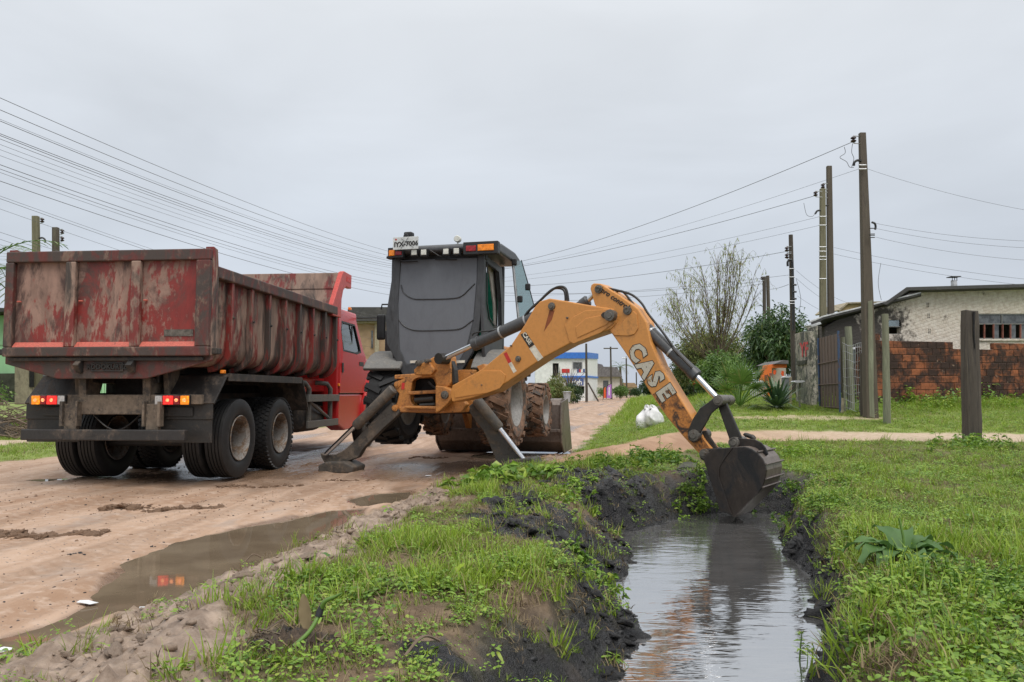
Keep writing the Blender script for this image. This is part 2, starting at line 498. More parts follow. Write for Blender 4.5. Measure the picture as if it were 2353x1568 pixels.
M['glass_pale'] = glass('pale green door glass', (0.33, 0.47, 0.46), 1.0)
M['glass_dirty'] = plain('dusty window pane', (0.09, 0.095, 0.10), 0.18, 0, 0.5, 5, 0.03)

M['wood_pole'] = layered('weathered pole', (0.105, 0.086, 0.064), (0.165, 0.145, 0.105), (0.035, 0.029, 0.023), 0.5, 0.66, 0.55, 0.72, 3.0, (3, 3, 0.15), 0.85, bump=0.6)
M['wood_dark'] = layered('dark old timber', (0.085, 0.070, 0.056), (0.155, 0.130, 0.100), (0.018, 0.015, 0.013), 0.5, 0.66, 0.5, 0.68, 3.5, (4, 4, 0.18), 0.85, bump=0.8)
M['wood_moss'] = layered('lichened timber', (0.19, 0.195, 0.135), (0.27, 0.285, 0.20), (0.07, 0.06, 0.042), 0.42, 0.6, 0.58, 0.7, 4.0, (4, 4, 0.25), 0.9, bump=0.7)
M['concrete_pole'] = layered('greenish concrete pole', (0.20, 0.185, 0.115), (0.15, 0.135, 0.08), (0.08, 0.07, 0.045), 0.5, 0.68, 0.58, 0.75, 3.0, (2, 2, 0.2), 0.85, bump=0.2)
M['ceramic'] = plain('brown insulator', (0.035, 0.018, 0.014), 0.3)
M['wire'] = plain('overhead cable', (0.11, 0.115, 0.125), 0.6, 0, 0.1, 3, 0)
M['galv'] = plain('galvanised steel', (0.40, 0.41, 0.42), 0.45, 0.5, 0.2, 6, 0.05)

M['brick'] = layered('hollow clay brick', (0.40, 0.13, 0.050), (0.22, 0.072, 0.036), (0.040, 0.021, 0.016), 0.50, 0.64, 0.49, 0.62, 0.75, (1, 1, 1.2), 0.85, bump=0.3)
M['mortar'] = layered('dark mortar', (0.13, 0.085, 0.060), (0.20, 0.14, 0.10), (0.035, 0.026, 0.022), 0.5, 0.66, 0.45, 0.62, 0.9, (1, 1, 1), 0.95)
M['brick_buff'] = plain('buff brick', (0.43, 0.32, 0.16), 0.9, 0, 0.25, 2)
M['limewash'] = layered('limewashed brick', (0.60, 0.545, 0.455), (0.47, 0.40, 0.325), (0.090, 0.078, 0.068), 0.52, 0.64, 0.585, 0.70, 1.0, (1, 1, 1), 0.9, bump=0.5)
M['limewash_black'] = layered('mould stained limewash', (0.46, 0.42, 0.36), (0.22, 0.20, 0.175), (0.055, 0.050, 0.045), 0.45, 0.60, 0.46, 0.60, 1.3, (1, 1, 0.7), 0.9, bump=0.5)
M['render_old'] = layered('crumbling mossy render', (0.43, 0.39, 0.33), (0.19, 0.195, 0.145), (0.050, 0.052, 0.042), 0.47, 0.55, 0.47, 0.57, 2.6, (1, 1, 0.6), 0.95, bump=0.8)
M['roof_dark'] = layered('weathered fibre roof', (0.065, 0.063, 0.062), (0.12, 0.115, 0.11), (0.03, 0.03, 0.03), 0.5, 0.7, 0.55, 0.7, 2, (1, 1, 1), 0.8)
M['roof_edge'] = plain('pale roof edge', (0.45, 0.46, 0.47), 0.6)
M['rust_gate'] = layered('rusty painted sheet', (0.150, 0.098, 0.074), (0.125, 0.145, 0.165), (0.085, 0.050, 0.036), 0.56, 0.66, 0.55, 0.70, 2.2, (3, 3, 0.3), 0.7, bump=0.2)
M['orange_wall'] = plain('orange house paint', (0.80, 0.20, 0.045), 0.7, 0, 0.12, 2)
M['green_wall'] = plain('pale green house paint', (0.36, 0.62, 0.36), 0.8, 0, 0.10, 2)
M['stone_dark'] = plain('dark stone plinth', (0.06, 0.062, 0.045), 0.9, 0, 0.4, 6)
M['plaster_tan'] = layered('tan plaster', (0.40, 0.345, 0.245), (0.30, 0.26, 0.19), (0.14, 0.12, 0.085), 0.5, 0.65, 0.6, 0.72, 1.6, (1, 1, 0.5), 0.9)
M['plaster_brown'] = plain('brown plaster', (0.33, 0.225, 0.14), 0.85, 0, 0.2, 2)
M['blue_paint'] = plain('blue fascia paint', (0.035, 0.16, 0.56), 0.5, 0, 0.15, 3, 0.05)
M['sign_blue'] = plain('dark blue sign', (0.06, 0.10, 0.26), 0.5, 0, 0.15, 3, 0.05)
M['tile_grey'] = plain('grey roof tiles', (0.15, 0.14, 0.145), 0.85, 0, 0.25, 3)
M['beige'] = plain('beige house paint', (0.55, 0.52, 0.46), 0.8, 0, 0.15, 2)
M['purple'] = plain('purple banner cloth', (0.40, 0.18, 0.50), 0.7, 0, 0.1, 3, 0.1)
M['orange_cloth'] = plain('orange cloth', (0.85, 0.13, 0.035), 0.8, 0, 0.15, 8, 0.1)
M['sack'] = plain('white woven sack', (0.66, 0.66, 0.67), 0.55, 0, 0.16, 9, 1.0, 9)
M['bin'] = plain('grey bin plastic', (0.36, 0.38, 0.40), 0.5, 0, 0.1, 5, 0.05)
M['meter'] = plain('grey meter box', (0.15, 0.165, 0.17), 0.5, 0, 0.25, 5, 0.05)
M['brush'] = layered('dry brushwood', (0.19, 0.140, 0.100), (0.29, 0.225, 0.165), (0.075, 0.040, 0.030), 0.5, 0.62, 0.55, 0.7, 3, (1, 1, 1), 0.9)
M['bark'] = plain('tree bark', (0.14, 0.110, 0.080), 0.9, 0, 0.35, 8, 0.5, 30)
M['skin'] = plain('skin', (0.35, 0.20, 0.14), 0.6)
M['cloth_dark'] = plain('dark work clothes', (0.035, 0.04, 0.055), 0.85)
M['litter'] = plain('white litter', (0.66, 0.68, 0.70), 0.5, 0, 0.1, 9, 0.2)

def leafmat(name, a, b, c=None, rough=0.5, trans=0.3, pscale=1.3):
    t = MT(name)
    oi = t.n('ShaderNodeObjectInfo')
    geo = t.n('ShaderNodeNewGeometry')
    rnd = geo.outputs['Random Per Island']
    pn = t.n('ShaderNodeTexNoise'); pn.inputs['Scale'].default_value = pscale; pn.inputs['Detail'].default_value = 3
    t.t.links.new(geo.outputs['Position'], pn.inputs['Vector'])
    f = t.math('ADD', t.math('MULTIPLY', rnd, 0.45), t.math('ADD', t.math('MULTIPLY', oi.outputs['Random'], 0.3), t.math('MULTIPLY', pn.outputs[0], 0.35)))
    col = t.mix(t.ramp(f, 0.2, 0.85), a, b)
    if c is not None:
        col = t.mix(t.ramp(t.math('FRACT', t.math('MULTIPLY', t.math('ADD', rnd, oi.outputs['Random']), 7.31)), 0.82, 0.95), col, c)
    t.done(col, rough)
    tl = t.n('ShaderNodeBsdfTranslucent'); t.put(tl.inputs[0], col)
    mx = t.n('ShaderNodeMixShader'); mx.inputs[0].default_value = trans
    t.t.links.new(t.b.outputs[0], mx.inputs[1]); t.t.links.new(tl.outputs[0], mx.inputs[2])
    t.t.links.new(mx.outputs[0], t.o.inputs['Surface'])
    return t.m
M['grass'] = leafmat('grass blade', (0.125, 0.225, 0.018), (0.315, 0.440, 0.045), (0.33, 0.29, 0.11))
M['lawn'] = leafmat('lawn blade', (0.170, 0.270, 0.030), (0.320, 0.430, 0.065), (0.38, 0.33, 0.14))
M['weed'] = leafmat('weed leaf', (0.070, 0.165, 0.018), (0.250, 0.400, 0.045), (0.32, 0.40, 0.06), 0.42)
M['dock'] = leafmat('dock leaf', (0.055, 0.130, 0.032), (0.105, 0.205, 0.052), None, 0.55, 0.25)
M['straw'] = leafmat('dead grass', (0.16, 0.11, 0.06), (0.30, 0.235, 0.13), (0.09, 0.06, 0.04), 0.8, 0.15)
M['yellow_leaf'] = leafmat('yellow green leaf', (0.28, 0.42, 0.03), (0.40, 0.52, 0.04), None, 0.4, 0.35)
M['mango'] = leafmat('mango leaf', (0.022, 0.055, 0.020), (0.075, 0.145, 0.045), (0.15, 0.20, 0.06), 0.4, 0.2)
M['bush'] = leafmat('bush leaf', (0.045, 0.110, 0.022), (0.150, 0.260, 0.055), (0.18, 0.26, 0.06), 0.45, 0.25)
M['darkbush'] = leafmat('dark bush leaf', (0.020, 0.050, 0.018), (0.065, 0.120, 0.035), None, 0.5, 0.2)
M['willow'] = leafmat('willow leaf', (0.22, 0.28, 0.07), (0.36, 0.40, 0.13), (0.40, 0.33, 0.10), 0.55, 0.35)
M['olive'] = leafmat('olive foliage', (0.095, 0.13, 0.035), (0.21, 0.25, 0.08), (0.24, 0.22, 0.08), 0.55, 0.3)
M['palm'] = leafmat('palm leaf', (0.055, 0.125, 0.025), (0.15, 0.26, 0.055), (0.26, 0.27, 0.09), 0.4, 0.25)
M['agave'] = leafmat('agave leaf', (0.045, 0.10, 0.050), (0.10, 0.17, 0.085), None, 0.45, 0.15)
M['stem'] = plain('green stem', (0.10, 0.19, 0.03), 0.4, 0, 0.2, 10, 0.05)
# ------------------------------------------------------------------ lie of the land
WATER_Z, PUDDLE_Z = -0.22, -0.022
def curve(pts):
    ys = np.array([p[0] for p in pts]); xs = np.array([p[1] for p in pts])
    return lambda y: np.interp(y, ys, xs)
_edge = curve([(0, -2.35), (3.4, -2.2), (4.7, -1.85), (7.4, -1.4), (10.5, -0.75), (13, 0.30), (16.5, 1.35), (44, 5.8), (700, 110.8)])
_grassl = curve([(0, -0.85), (2.6, -0.98), (3.1, -1.02), (4, -1.12), (5.33, -0.98), (6.94, -0.55), (9.1, -0.55), (10.5, -0.2), (13, 0.55), (16.5, 1.5), (44, 5.9), (700, 111)])
_dl = curve([(0, -0.25), (3.0, 0.30), (3.7, 0.42), (4.06, 0.58), (4.5, 0.72), (4.96, 0.68), (5.5, 0.66), (6.2, 0.90), (7.1, 0.97), (7.8, 1.12), (8.4, 1.65), (9.0, 2.0), (10, 2.1)])
_dr = curve([(0, 0.6), (3.0, 1.15), (3.7, 1.34), (4.2, 1.62), (4.96, 1.88), (5.3, 1.95), (5.64, 2.10), (7.54, 2.52), (8.6, 2.92), (9.3, 3.15), (10, 3.2)])
_leftedge = curve([(0, -9.6), (12.8, -8.3), (26, -6.3), (60, -0.8), (700, 101)])
PUD1 = [gz(x, y, PUDDLE_Z)[:2] for x, y in ((15, 1505), (-30, 1475), (130, 1432), (215, 1385), (238, 1335), (295, 1293), (420, 1247), (560, 1210), (650, 1194), (760, 1174), (845, 1168), (835, 1186), (755, 1226), (660, 1268), (560, 1302), (480, 1345), (425, 1385), (330, 1400), (255, 1415), (170, 1448), (70, 1492))]
PUD2 = [gz(x, y, PUDDLE_Z)[:2] for x, y in ((798, 1148), (860, 1135), (945, 1128), (960, 1140), (905, 1160), (830, 1166))]
PUD3 = [gz(x, y, PUDDLE_Z)[:2] for x, y in ((20, 1105), (70, 1099), (150, 1096), (170, 1101), (100, 1107))]
PUD4 = [gz(x, y, PUDDLE_Z)[:2] for x, y in ((1060, 1052), (1110, 1036), (1200, 1030), (1330, 1036), (1320, 1046), (1200, 1050), (1130, 1056))]
PATH = [(0.4, 12.7), (1.9, 13.7), (3.7, 14.9), (5.2, 15.1), (9.2, 14.6), (16, 13.8), (40, 12)]
BLACK = [[gz(x, y, 0.1)[:2] for x, y in P] for P in (
    ((1095, 1215), (1200, 1150), (1300, 1190), (1390, 1210), (1440, 1330), (1380, 1380), (1250, 1280), (1120, 1260)),
    ((1230, 1110), (1390, 1095), (1520, 1115), (1570, 1190), (1480, 1230), (1400, 1180), (1270, 1150)),
    ((1130, 1150), (1200, 1130), (1240, 1150), (1180, 1180)),
    ((1330, 1330), (1440, 1330), (1500, 1450), (1460, 1530), (1380, 1540), (1300, 1420)),
    ((560, 1545), (650, 1500), (760, 1530), (780, 1580), (560, 1590)),
    ((900, 1562), (1010, 1555), (1080, 1590), (900, 1600)))]
def path_dist(x, y):
    d = np.full(np.shape(x), 1e9)
    for (ax, ay), (bx, by) in zip(PATH[:-1], PATH[1:]):
        ex, ey = bx - ax, by - ay
        t = np.clip(((x - ax) * ex + (y - ay) * ey) / (ex * ex + ey * ey), 0, 1)
        d = np.minimum(d, np.hypot(x - ax - t * ex, y - ay - t * ey))
    return d

def zones(x, y):
    """weights of the ground covers at world points"""
    wob = (fbm(x * 1.3, y * 1.3, 3, 4) - 0.5) * 0.5 + (fbm(x * 6, y * 6, 5, 3) - 0.5) * 0.18
    e = _edge(y) + wob * np.where(y < 9, 0.5, 1.0); gl = _grassl(y) + wob * 1.3
    dl, dr = _dl(y) + wob * 0.25, _dr(y) + wob * 0.35
    far = sstep(8.7, 9.5, y)
    Z = {}
    Z['road'] = sstep(0.06, -0.06, x - e) * sstep(-0.15, 0.15, x - _leftedge(y) - wob)
    Z['mud'] = sstep(-0.05, 0.06, x - e) * sstep(0.10, -0.12, x - gl) * (y < 60)
    ditch = sstep(-0.02, 0.02, x - dl) * sstep(0.02, -0.02, x - dr) * (1 - far)
    Z['ditch'] = ditch
    nearw = np.maximum(sstep(0.58, 0.22, (dl - x) + wob * 1.1) * (x < dl + 0.1), sstep(0.26, 0.05, (x - dr) + wob * 0.9) * (x > dr - 0.1)) * (1 - sstep(9.0, 9.6, y))
    blk = np.zeros(np.shape(x))
    for P in BLACK:
        blk = np.maximum(blk, sstep(0.06, -0.06, poly_sd(x, y, P) + wob * 0.42 + (fbm(x * 4.5, y * 4.5, 77, 3) - 0.5) * 0.30))
    endm = sstep(0.75, 0.35, np.hypot((x - 2.75) / 1.3, y - 9.25) + wob) 
    Z['black'] = np.clip(np.maximum(np.maximum(blk, nearw), np.maximum(ditch, endm)), 0, 1)
    pd = path_dist(x, y)
    Z['path'] = sstep(0.12, -0.12, pd - np.interp(x, [1.0, 2.5, 4.5], [1.55, 1.45, 1.25]) - wob * 0.9) * (1 - Z['road'])
    # worn strip in front of the gate, and a bare path on the far left
    Z['path'] = np.maximum(Z['path'], sstep(0.1, -0.1, np.hypot((x - 6.9) / 2.4, (y - 18.9) / 0.55) - 0.9 - wob) * 0.7)
    Z['path'] = np.maximum(Z['path'], sstep(0.1, -0.1, np.abs(x - _leftedge(y) + 3.1 - wob) - 0.45) * (y > 6) * (y < 60))
    lump = sstep(0.50, 0.64, fbm(x * 2.1, y * 2.1, 21, 4)) * (x < _dl(y) + 0.3) + 0.5 * sstep(0.56, 0.72, fbm(x * 1.9, y * 1.9, 23, 4)) * (x >= _dl(y) + 0.3)
    lump = lump * (x > gl) * (y < 13)
    Z['bare'] = lump * 0.85
    g = 1 - np.clip(Z['road'] + Z['mud'] + Z['black'] + Z['path'], 0, 1)
    Z['grass'] = np.clip(g - Z['bare'] * 0.8, 0, 1)
    return Z, e, gl, dl, dr, wob, far

def height(x, y, detail=True):
    x = np.asarray(x, float); y = np.asarray(y, float)
    Z, e, gl, dl, dr, wob, far = zones(x, y)
    # right hand land: flat verge, then the rise to the house plots
    right = 0.13 + 0.015 * np.clip(x - dr, 0, 8)
    right = right * (1 - sstep(10, 14.5, y)) + sstep(10, 14.5, y) * 0.30
    right = right + 0.07 * np.clip(y - 15.5, 0, 9.5)
    # across from the road edge
    s = x - e
    rise = sstep(0.0, 1.0, s / np.interp(y, [0, 9, 13, 16, 25, 60, 700], [1.0, 1.0, 1.8, 2.4, 4.0, 8, 8]))
    bank = 0.20 * sstep(0.15, 1.05, s) + 0.035 * np.exp(-((s - 0.30) / 0.16) ** 2)
    kfar = sstep(9.0, 13.0, y)
    left_bank = bank * (1 - kfar) + right * rise * kfar
    base_nd = np.where(s > 0, left_bank, 0.0)
    base_nd = base_nd * (1 - sstep(0.8, 3.2, x - 0.5 * (dl + dr)) ) + np.where(s > 0, right * rise, 0) * sstep(0.8, 3.2, x - 0.5 * (dl + dr))
    # ditch cut
    mid, half = 0.5 * (dl + dr), 0.5 * (dr - dl)
    t = (x - mid) / half
    bed = WATER_Z - 0.30 * np.clip(1 - t * t, 0, 1)
    lb = WATER_Z + (base_nd - WATER_Z) * sstep(0.0, 0.55, dl - x)
    rb = WATER_Z + (base_nd - WATER_Z) * sstep(-0.02, 0.36, x - dr) ** 0.8
    cut = np.where(np.abs(t) < 1, bed, np.where(t < 0, lb, rb))
    z = cut * (1 - far) + base_nd * far
    # left of the road
    z = np.where(s < -2, 0.06 * sstep(0.0, 0.8, _leftedge(y) - x) + 0.12 * sstep(2, 9, _leftedge(y) - x), z)
    # puddles
    for P, dep in ((PUD1, 0.065), (PUD2, 0.05), (PUD3, 0.035), (PUD4, 0.035)):
        sd = poly_sd(x, y, P) + (fbm(x * 5, y * 5, 9, 3) - 0.5) * 0.12
        z = z - dep * sstep(0.10, -0.16, sd) 
    # road relief: long wheel tracks along the travel direction
    u = x * 0.985 - y * 0.170
    rr = (fbm(u * 3.0, y * 0.22, 31, 4) - 0.5) * 0.065 + (fbm(x * 0.5, y * 0.5, 33, 3) - 0.5) * 0.05
    z = z + Z['road'] * rr * sstep(1.0, 3.0, y) * (0.25 + 0.75 * sstep(-6.5, -5.5, x))
    if detail:
        ac, al = x * 0.97 - y * 0.24, x * 0.24 + y * 0.97
        cl = ridged(ac * 5.0 + (fbm(x * 2, y * 2, 40, 3) - 0.5) * 1.2, al * 1.5, 41, 5) - 0.45
        fine = ridged(ac * 15, al * 7, 43, 4) - 0.45
        z = z + Z['mud'] * (cl * 0.095 + fine * 0.055 + 0.03 * (fbm(x * 26, y * 26, 45, 2) - 0.5)) * (1 - sstep(16, 24, y))
        bl = Z['black'] * (1 - 0.6 * Z['ditch'])
        z = z + bl * (0.11 * (ridged(x * 2.6, y * 2.6, 47, 5) - 0.42) + 0.05 * (ridged(x * 9, y * 9, 53, 4) - 0.4) + 0.03 * (fbm(x * 24, y * 24, 59, 2) - 0.5)) * (y < 14)
        gb = np.clip(Z['grass'] + Z['bare'], 0, 1)
        z = z + gb * (fbm(x * 2.2, y * 2.2, 57, 4) - 0.5) * np.where(y < 13, 0.12, 0.07)
        z = z + (fbm(x * 14, y * 14, 61, 3) - 0.5) * 0.012 * sstep(30, 12, y)
    return z
def hz(x, y):
    return float(height(np.array([x]), np.array([y]))[0])
def ground_at(px, py, lo=1.5, hi=120.0):         # where the sight line of a photo pixel meets the land
    d = ray(px, py)
    ts = np.geomspace(lo, hi, 1500)
    dz = CAM_H + d.z * ts - height(d.x * ts, ts, False)
    i = int(np.argmax(dz < 0)) if (dz < 0).any() else len(ts) - 1
    t = ts[i]
    return Vector((d.x * t, t, hz(d.x * t, t)))

# ------------------------------------------------------------------ ground sheet
def axis_lines(lo, d0, d1, hi, step, grow, cap=40.0):
    a = list(np.arange(d0, d1, step))
    st = step; p = d1; up = []
    while p < hi:
        up.append(p); st = min(st * grow, cap); p += st
    up.append(hi)
    st = step; p = d0; dn = []
    while p > lo:
        st = min(st * grow, cap); p -= st; dn.append(max(p, lo))
    return np.array(dn[::-1] + a + up)
gx = axis_lines(-420, -2.8, 3.6, 420, 0.026, 1.04)
gy = np.concatenate([np.arange(-6, 1.4, 0.3), np.arange(1.4, 4, 0.020), np.arange(4, 7, 0.027), axis_lines(7, 7, 11, 800, 0.04, 1.028)])
GX, GY = np.meshgrid(gx, gy)
gxf, gyf = GX.ravel(), GY.ravel()
gzf = height(gxf, gyf)
gZ, *_ = zones(gxf, gyf)
nxg, nyg = len(gx), len(gy)
ii, jj = np.meshgrid(np.arange(nxg - 1), np.arange(nyg - 1))
q0 = (jj * nxg + ii).ravel()
quads = np.stack([q0, q0 + 1, q0 + 1 + nxg, q0 + nxg], 1)

def ground_material():
    t = MT('wet earth, mud and turf')
    geo = t.n('ShaderNodeNewGeometry'); pos = geo.outputs['Position']
    def mp(scale, rot=0.0):
        m_ = t.n('ShaderNodeMapping'); m_.inputs['Scale'].default_value = scale; m_.inputs['Rotation'].default_value = (0, 0, rot)
        t.t.links.new(pos, m_.inputs['Vector']); return m_.outputs[0]
    P = mp((1, 1, 1)); along = mp((1, 0.13, 1), 0.16)
    n_small = t.noise(9, 6, 0.65, 0.3, P); n_big = t.noise(0.8, 5, 0.6, 0.4, P)
    n_track = t.noise(2.6, 6, 0.62, 0.5, along); n_fine = t.noise(55, 4, 0.7, 0, P)
    # road: sandy pinkish clay with darker damp bands
    road = t.mix(t.ramp(n_track, 0.32, 0.68), (0.300, 0.180, 0.110), (0.475, 0.330, 0.238))
    road = t.mix(t.ramp(n_small, 0.45, 0.75), road, (0.50, 0.37, 0.285))
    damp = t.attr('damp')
    road = t.mix(t.ramp(n_fine, 0.62, 0.78, 0, 0.5), road, (0.22, 0.155, 0.115))
    grit = t.voro(26, P)
    clus = t.noise(1.7, 4, 0.6, 0.4, mp((1, 0.7, 1), 0.3))
    road = t.mix(t.ramp(t.math('ADD', grit, t.math('MULTIPLY', clus, 0.55)), 0.46, 0.36, 0, 0.85), road, (0.135, 0.120, 0.115))
    road = t.mix(t.ramp(clus, 0.56, 0.70, 0, 0.45), road, (0.30, 0.255, 0.225))
    sepp = t.n('ShaderNodeSeparateXYZ'); t.t.links.new(pos, sepp.inputs[0])
    u_ = t.math('SUBTRACT', t.math('MULTIPLY', sepp.outputs['X'], 0.985), t.math('MULTIPLY', sepp.outputs['Y'], 0.17))
    u_ = t.math('ADD', u_, t.math('MULTIPLY', t.noise(0.35, 2, 0.5, 0, P), 0.9))
    trk = None
    for c0 in (-6.9, -5.7, -5.2, -4.1, -3.4):
        w_ = t.ramp(t.math('ABSOLUTE', t.math('SUBTRACT', u_, c0)), 0.16, 0.10, 0, 1)
        trk = w_ if trk is None else t.math('MAXIMUM', trk, w_)
    lug = t.math('SINE', t.math('MULTIPLY', t.math('ADD', sepp.outputs['Y'], t.math('MULTIPLY', t.math('ABSOLUTE', t.math('SINE', t.math('MULTIPLY', u_, 9.0))), 0.12)), 58.0))
    lugs = t.math('MULTIPLY', t.math('MULTIPLY', lug, trk), t.math('MULTIPLY', t.ramp(clus, 0.35, 0.6), t.attr('road')))
    road = t.mix(t.math('MULTIPLY', trk, 0.22), road, (0.22, 0.15, 0.105))
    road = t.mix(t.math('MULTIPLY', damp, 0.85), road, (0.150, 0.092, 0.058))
    mud = t.mix(t.ramp(n_small, 0.35, 0.7), (0.185, 0.132, 0.096), (0.39, 0.295, 0.225))
    mud = t.mix(t.ramp(n_big, 0.5, 0.75, 0, 0.7), mud, (0.15, 0.105, 0.078))
    black = t.mix(t.ramp(n_small, 0.42, 0.75), (0.010, 0.010, 0.012), (0.040, 0.038, 0.039))
    black = t.mix(t.ramp(n_big, 0.52, 0.72, 0, 0.7), black, (0.110, 0.080, 0.058))
    soil = t.mix(t.ramp(n_small, 0.35, 0.7), (0.085, 0.068, 0.034), (0.150, 0.130, 0.060))
    turf_far = t.mix(t.ramp(n_big, 0.35, 0.65), (0.130, 0.195, 0.030), (0.220, 0.290, 0.058))
    turf_far = t.mix(t.ramp(n_small, 0.45, 0.8, 0, 0.6), turf_far, (0.24, 0.235, 0.10))
    soil = t.mix(t.attr('fartur'), soil, turf_far)
    bare = t.mix(t.ramp(n_small, 0.35, 0.7), (0.105, 0.068, 0.042), (0.22, 0.150, 0.095))
    soil = t.mix(t.attr('bare'), soil, bare)
    path = t.mix(t.ramp(n_small, 0.35, 0.7), (0.40, 0.30, 0.205), (0.54, 0.44, 0.33))
    path = t.mix(t.attr('pathred'), path, t.mix(t.ramp(n_track, 0.3, 0.7), (0.30, 0.175, 0.105), (0.44, 0.28, 0.18)))
    c = t.mix(t.attr('path'), soil, path)
    c = t.mix(t.attr('mud'), c, mud)
    c = t.mix(t.attr('road'), c, road)
    c = t.mix(t.attr('black'), c, black)
    wet = t.attr('wet')
    rough = t.ramp(t.math('ADD', wet, t.math('MULTIPLY', n_small, 0.35)), 0.2, 1.05, 0.92, 0.16)
    hgt = t.math('ADD', t.math('MULTIPLY', n_small, 0.7), t.math('MULTIPLY', n_fine, 0.3))
    hgt = t.math('ADD', hgt, t.math('MULTIPLY', n_track, 0.8))
    bk_ = t.math('MULTIPLY', t.attr('black'), t.math('MULTIPLY', t.math('ADD', t.noise(24, 6, 0.75, 0.8, P), n_fine), 1.1))
    hgt = t.math('ADD', hgt, bk_)
    hgt = t.math('ADD', hgt, t.math('MULTIPLY', lugs, 0.22))
    t.bump(hgt, 0.75, 0.024)
    return t.done(c, rough)
M['ground'] = ground_material()
attrs = {k: gZ[k] for k in ('road', 'mud', 'black', 'path', 'bare')}
attrs['fartur'] = sstep(10, 17, gyf) * 0.85
attrs['fartur'] = np.maximum(attrs['fartur'], (gxf < _leftedge(gyf)) * 0.85)
attrs['pathred'] = sstep(7.5, 2.5, gxf) * (gxf > _edge(gyf) - 1)
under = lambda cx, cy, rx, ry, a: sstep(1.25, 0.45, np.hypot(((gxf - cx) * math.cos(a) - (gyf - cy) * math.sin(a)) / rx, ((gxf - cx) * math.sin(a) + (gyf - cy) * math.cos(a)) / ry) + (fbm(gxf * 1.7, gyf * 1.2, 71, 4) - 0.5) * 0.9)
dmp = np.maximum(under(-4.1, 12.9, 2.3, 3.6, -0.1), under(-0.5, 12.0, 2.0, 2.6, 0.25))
dmp = np.maximum(dmp, sstep(0.05, -0.02, np.minimum(poly_sd(gxf, gyf, PUD1), poly_sd(gxf, gyf, PUD2))) * 0.9)
dmp = np.maximum(dmp, sstep(0.60, 0.72, fbm((gxf * 0.985 - gyf * 0.17) * 1.5, gyf * 0.16, 73, 4)) * 0.75)
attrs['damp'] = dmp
attrs['wet'] = np.clip(gZ['black'] * 1.0 + gZ['road'] * (0.28 + 0.55 * dmp) + gZ['mud'] * 0.50, 0, 1)
qc = lambda k: gZ[k][quads].mean(1)
qroad, qmud, qblk, qpath = qc('road'), qc('mud'), qc('black'), qc('path')
cls = np.zeros(len(quads), int)
cls[qpath > 0.5] = 1
cls[qmud > 0.5] = 2
cls[qroad > 0.5] = 3
cls[qblk > 0.5] = 4
for k, nm in enumerate(('ground', 'footpath', 'muddy_verge', 'dirt_road', 'ditch_bank')):
    F = quads[cls == k]
    used = np.unique(F)
    remap = np.full(len(gxf), -1, np.int64); remap[used] = np.arange(len(used))
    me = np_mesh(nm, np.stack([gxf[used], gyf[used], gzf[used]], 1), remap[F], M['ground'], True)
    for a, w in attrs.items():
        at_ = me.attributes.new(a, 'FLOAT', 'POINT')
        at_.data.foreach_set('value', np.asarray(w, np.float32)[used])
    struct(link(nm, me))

# ------------------------------------------------------------------ water
def puddle_mat():
    t = MT('silty puddle')
    v = t.co((1, 1, 1))
    c = t.mix(t.ramp(t.noise(2.2, 4, 0.6, 0.5, v), 0.3, 0.7), (0.145, 0.108, 0.073), (0.205, 0.158, 0.108))
    t.bump(t.noise(7, 2, 0.5, 0, v), 0.02, 0.01)
    return t.done(c, 0.035, 0, IOR=1.33, Specular_IOR_Level=0.55)
M['puddle'] = puddle_mat()
def ditch_mat():
    t = MT('grey ditch water')
    geo = t.n('ShaderNodeNewGeometry')
    mp = t.n('ShaderNodeMapping'); mp.inputs['Rotation'].default_value = (0, 0, 0.12); mp.inputs['Scale'].default_value = (1, 3.4, 1)
    t.t.links.new(geo.outputs['Position'], mp.inputs['Vector'])
    n1 = t.noise(2.1, 3, 0.55, 0.6, mp.outputs[0]); n2 = t.noise(7.5, 3, 0.5, 0.3, mp.outputs[0])
    sx = t.n('ShaderNodeSeparateXYZ'); t.t.links.new(geo.outputs['Position'], sx.inputs[0])
    # rings spreading from the bucket
    dv = t.n('ShaderNodeVectorMath', operation='DISTANCE'); t.t.links.new(geo.outputs['Position'], dv.inputs[0])
    dv.inputs[1].default_value = (2.35, 8.75, WATER_Z)
    dn = t.math('ADD', dv.outputs['Value'], t.math('MULTIPLY', n1, 0.22))
    wv = t.math('SINE', t.math('MULTIPLY', dn, 38.0))
    fall = t.ramp(dv.outputs['Value'], 0.6, 2.6, 1.0, 0.0)
    amp = t.math('MULTIPLY', t.math('MULTIPLY', wv, fall), 0.20)
    h = t.math('ADD', t.math('ADD', t.math('MULTIPLY', n1, 1.3), t.math('MULTIPLY', n2, 0.16)), amp)
    t.bump(h, 0.10, 0.04)
    scum = t.voro(58, geo.outputs['Position'])
    sf = t.ramp(t.math('ADD', scum, t.math('MULTIPLY', t.noise(3.0, 3, 0.6, 0, geo.outputs['Position']), 0.30)), 0.235, 0.20, 0, 1)
    sf = t.math('MULTIPLY', sf, t.ramp(sx.outputs['Y'], 6.5, 7.8, 0.12, 1.0))
    c = t.mix(t.ramp(n1, 0.3, 0.7), (0.075, 0.073, 0.072), (0.105, 0.103, 0.102))
    c = t.mix(sf, c, (0.5, 0.5, 0.49))
    r = t.mix(sf, (0.03,) * 3, (0.6,) * 3)
    return t.done(c, r, 0, IOR=8.0)
M['ditch_water'] = ditch_mat()
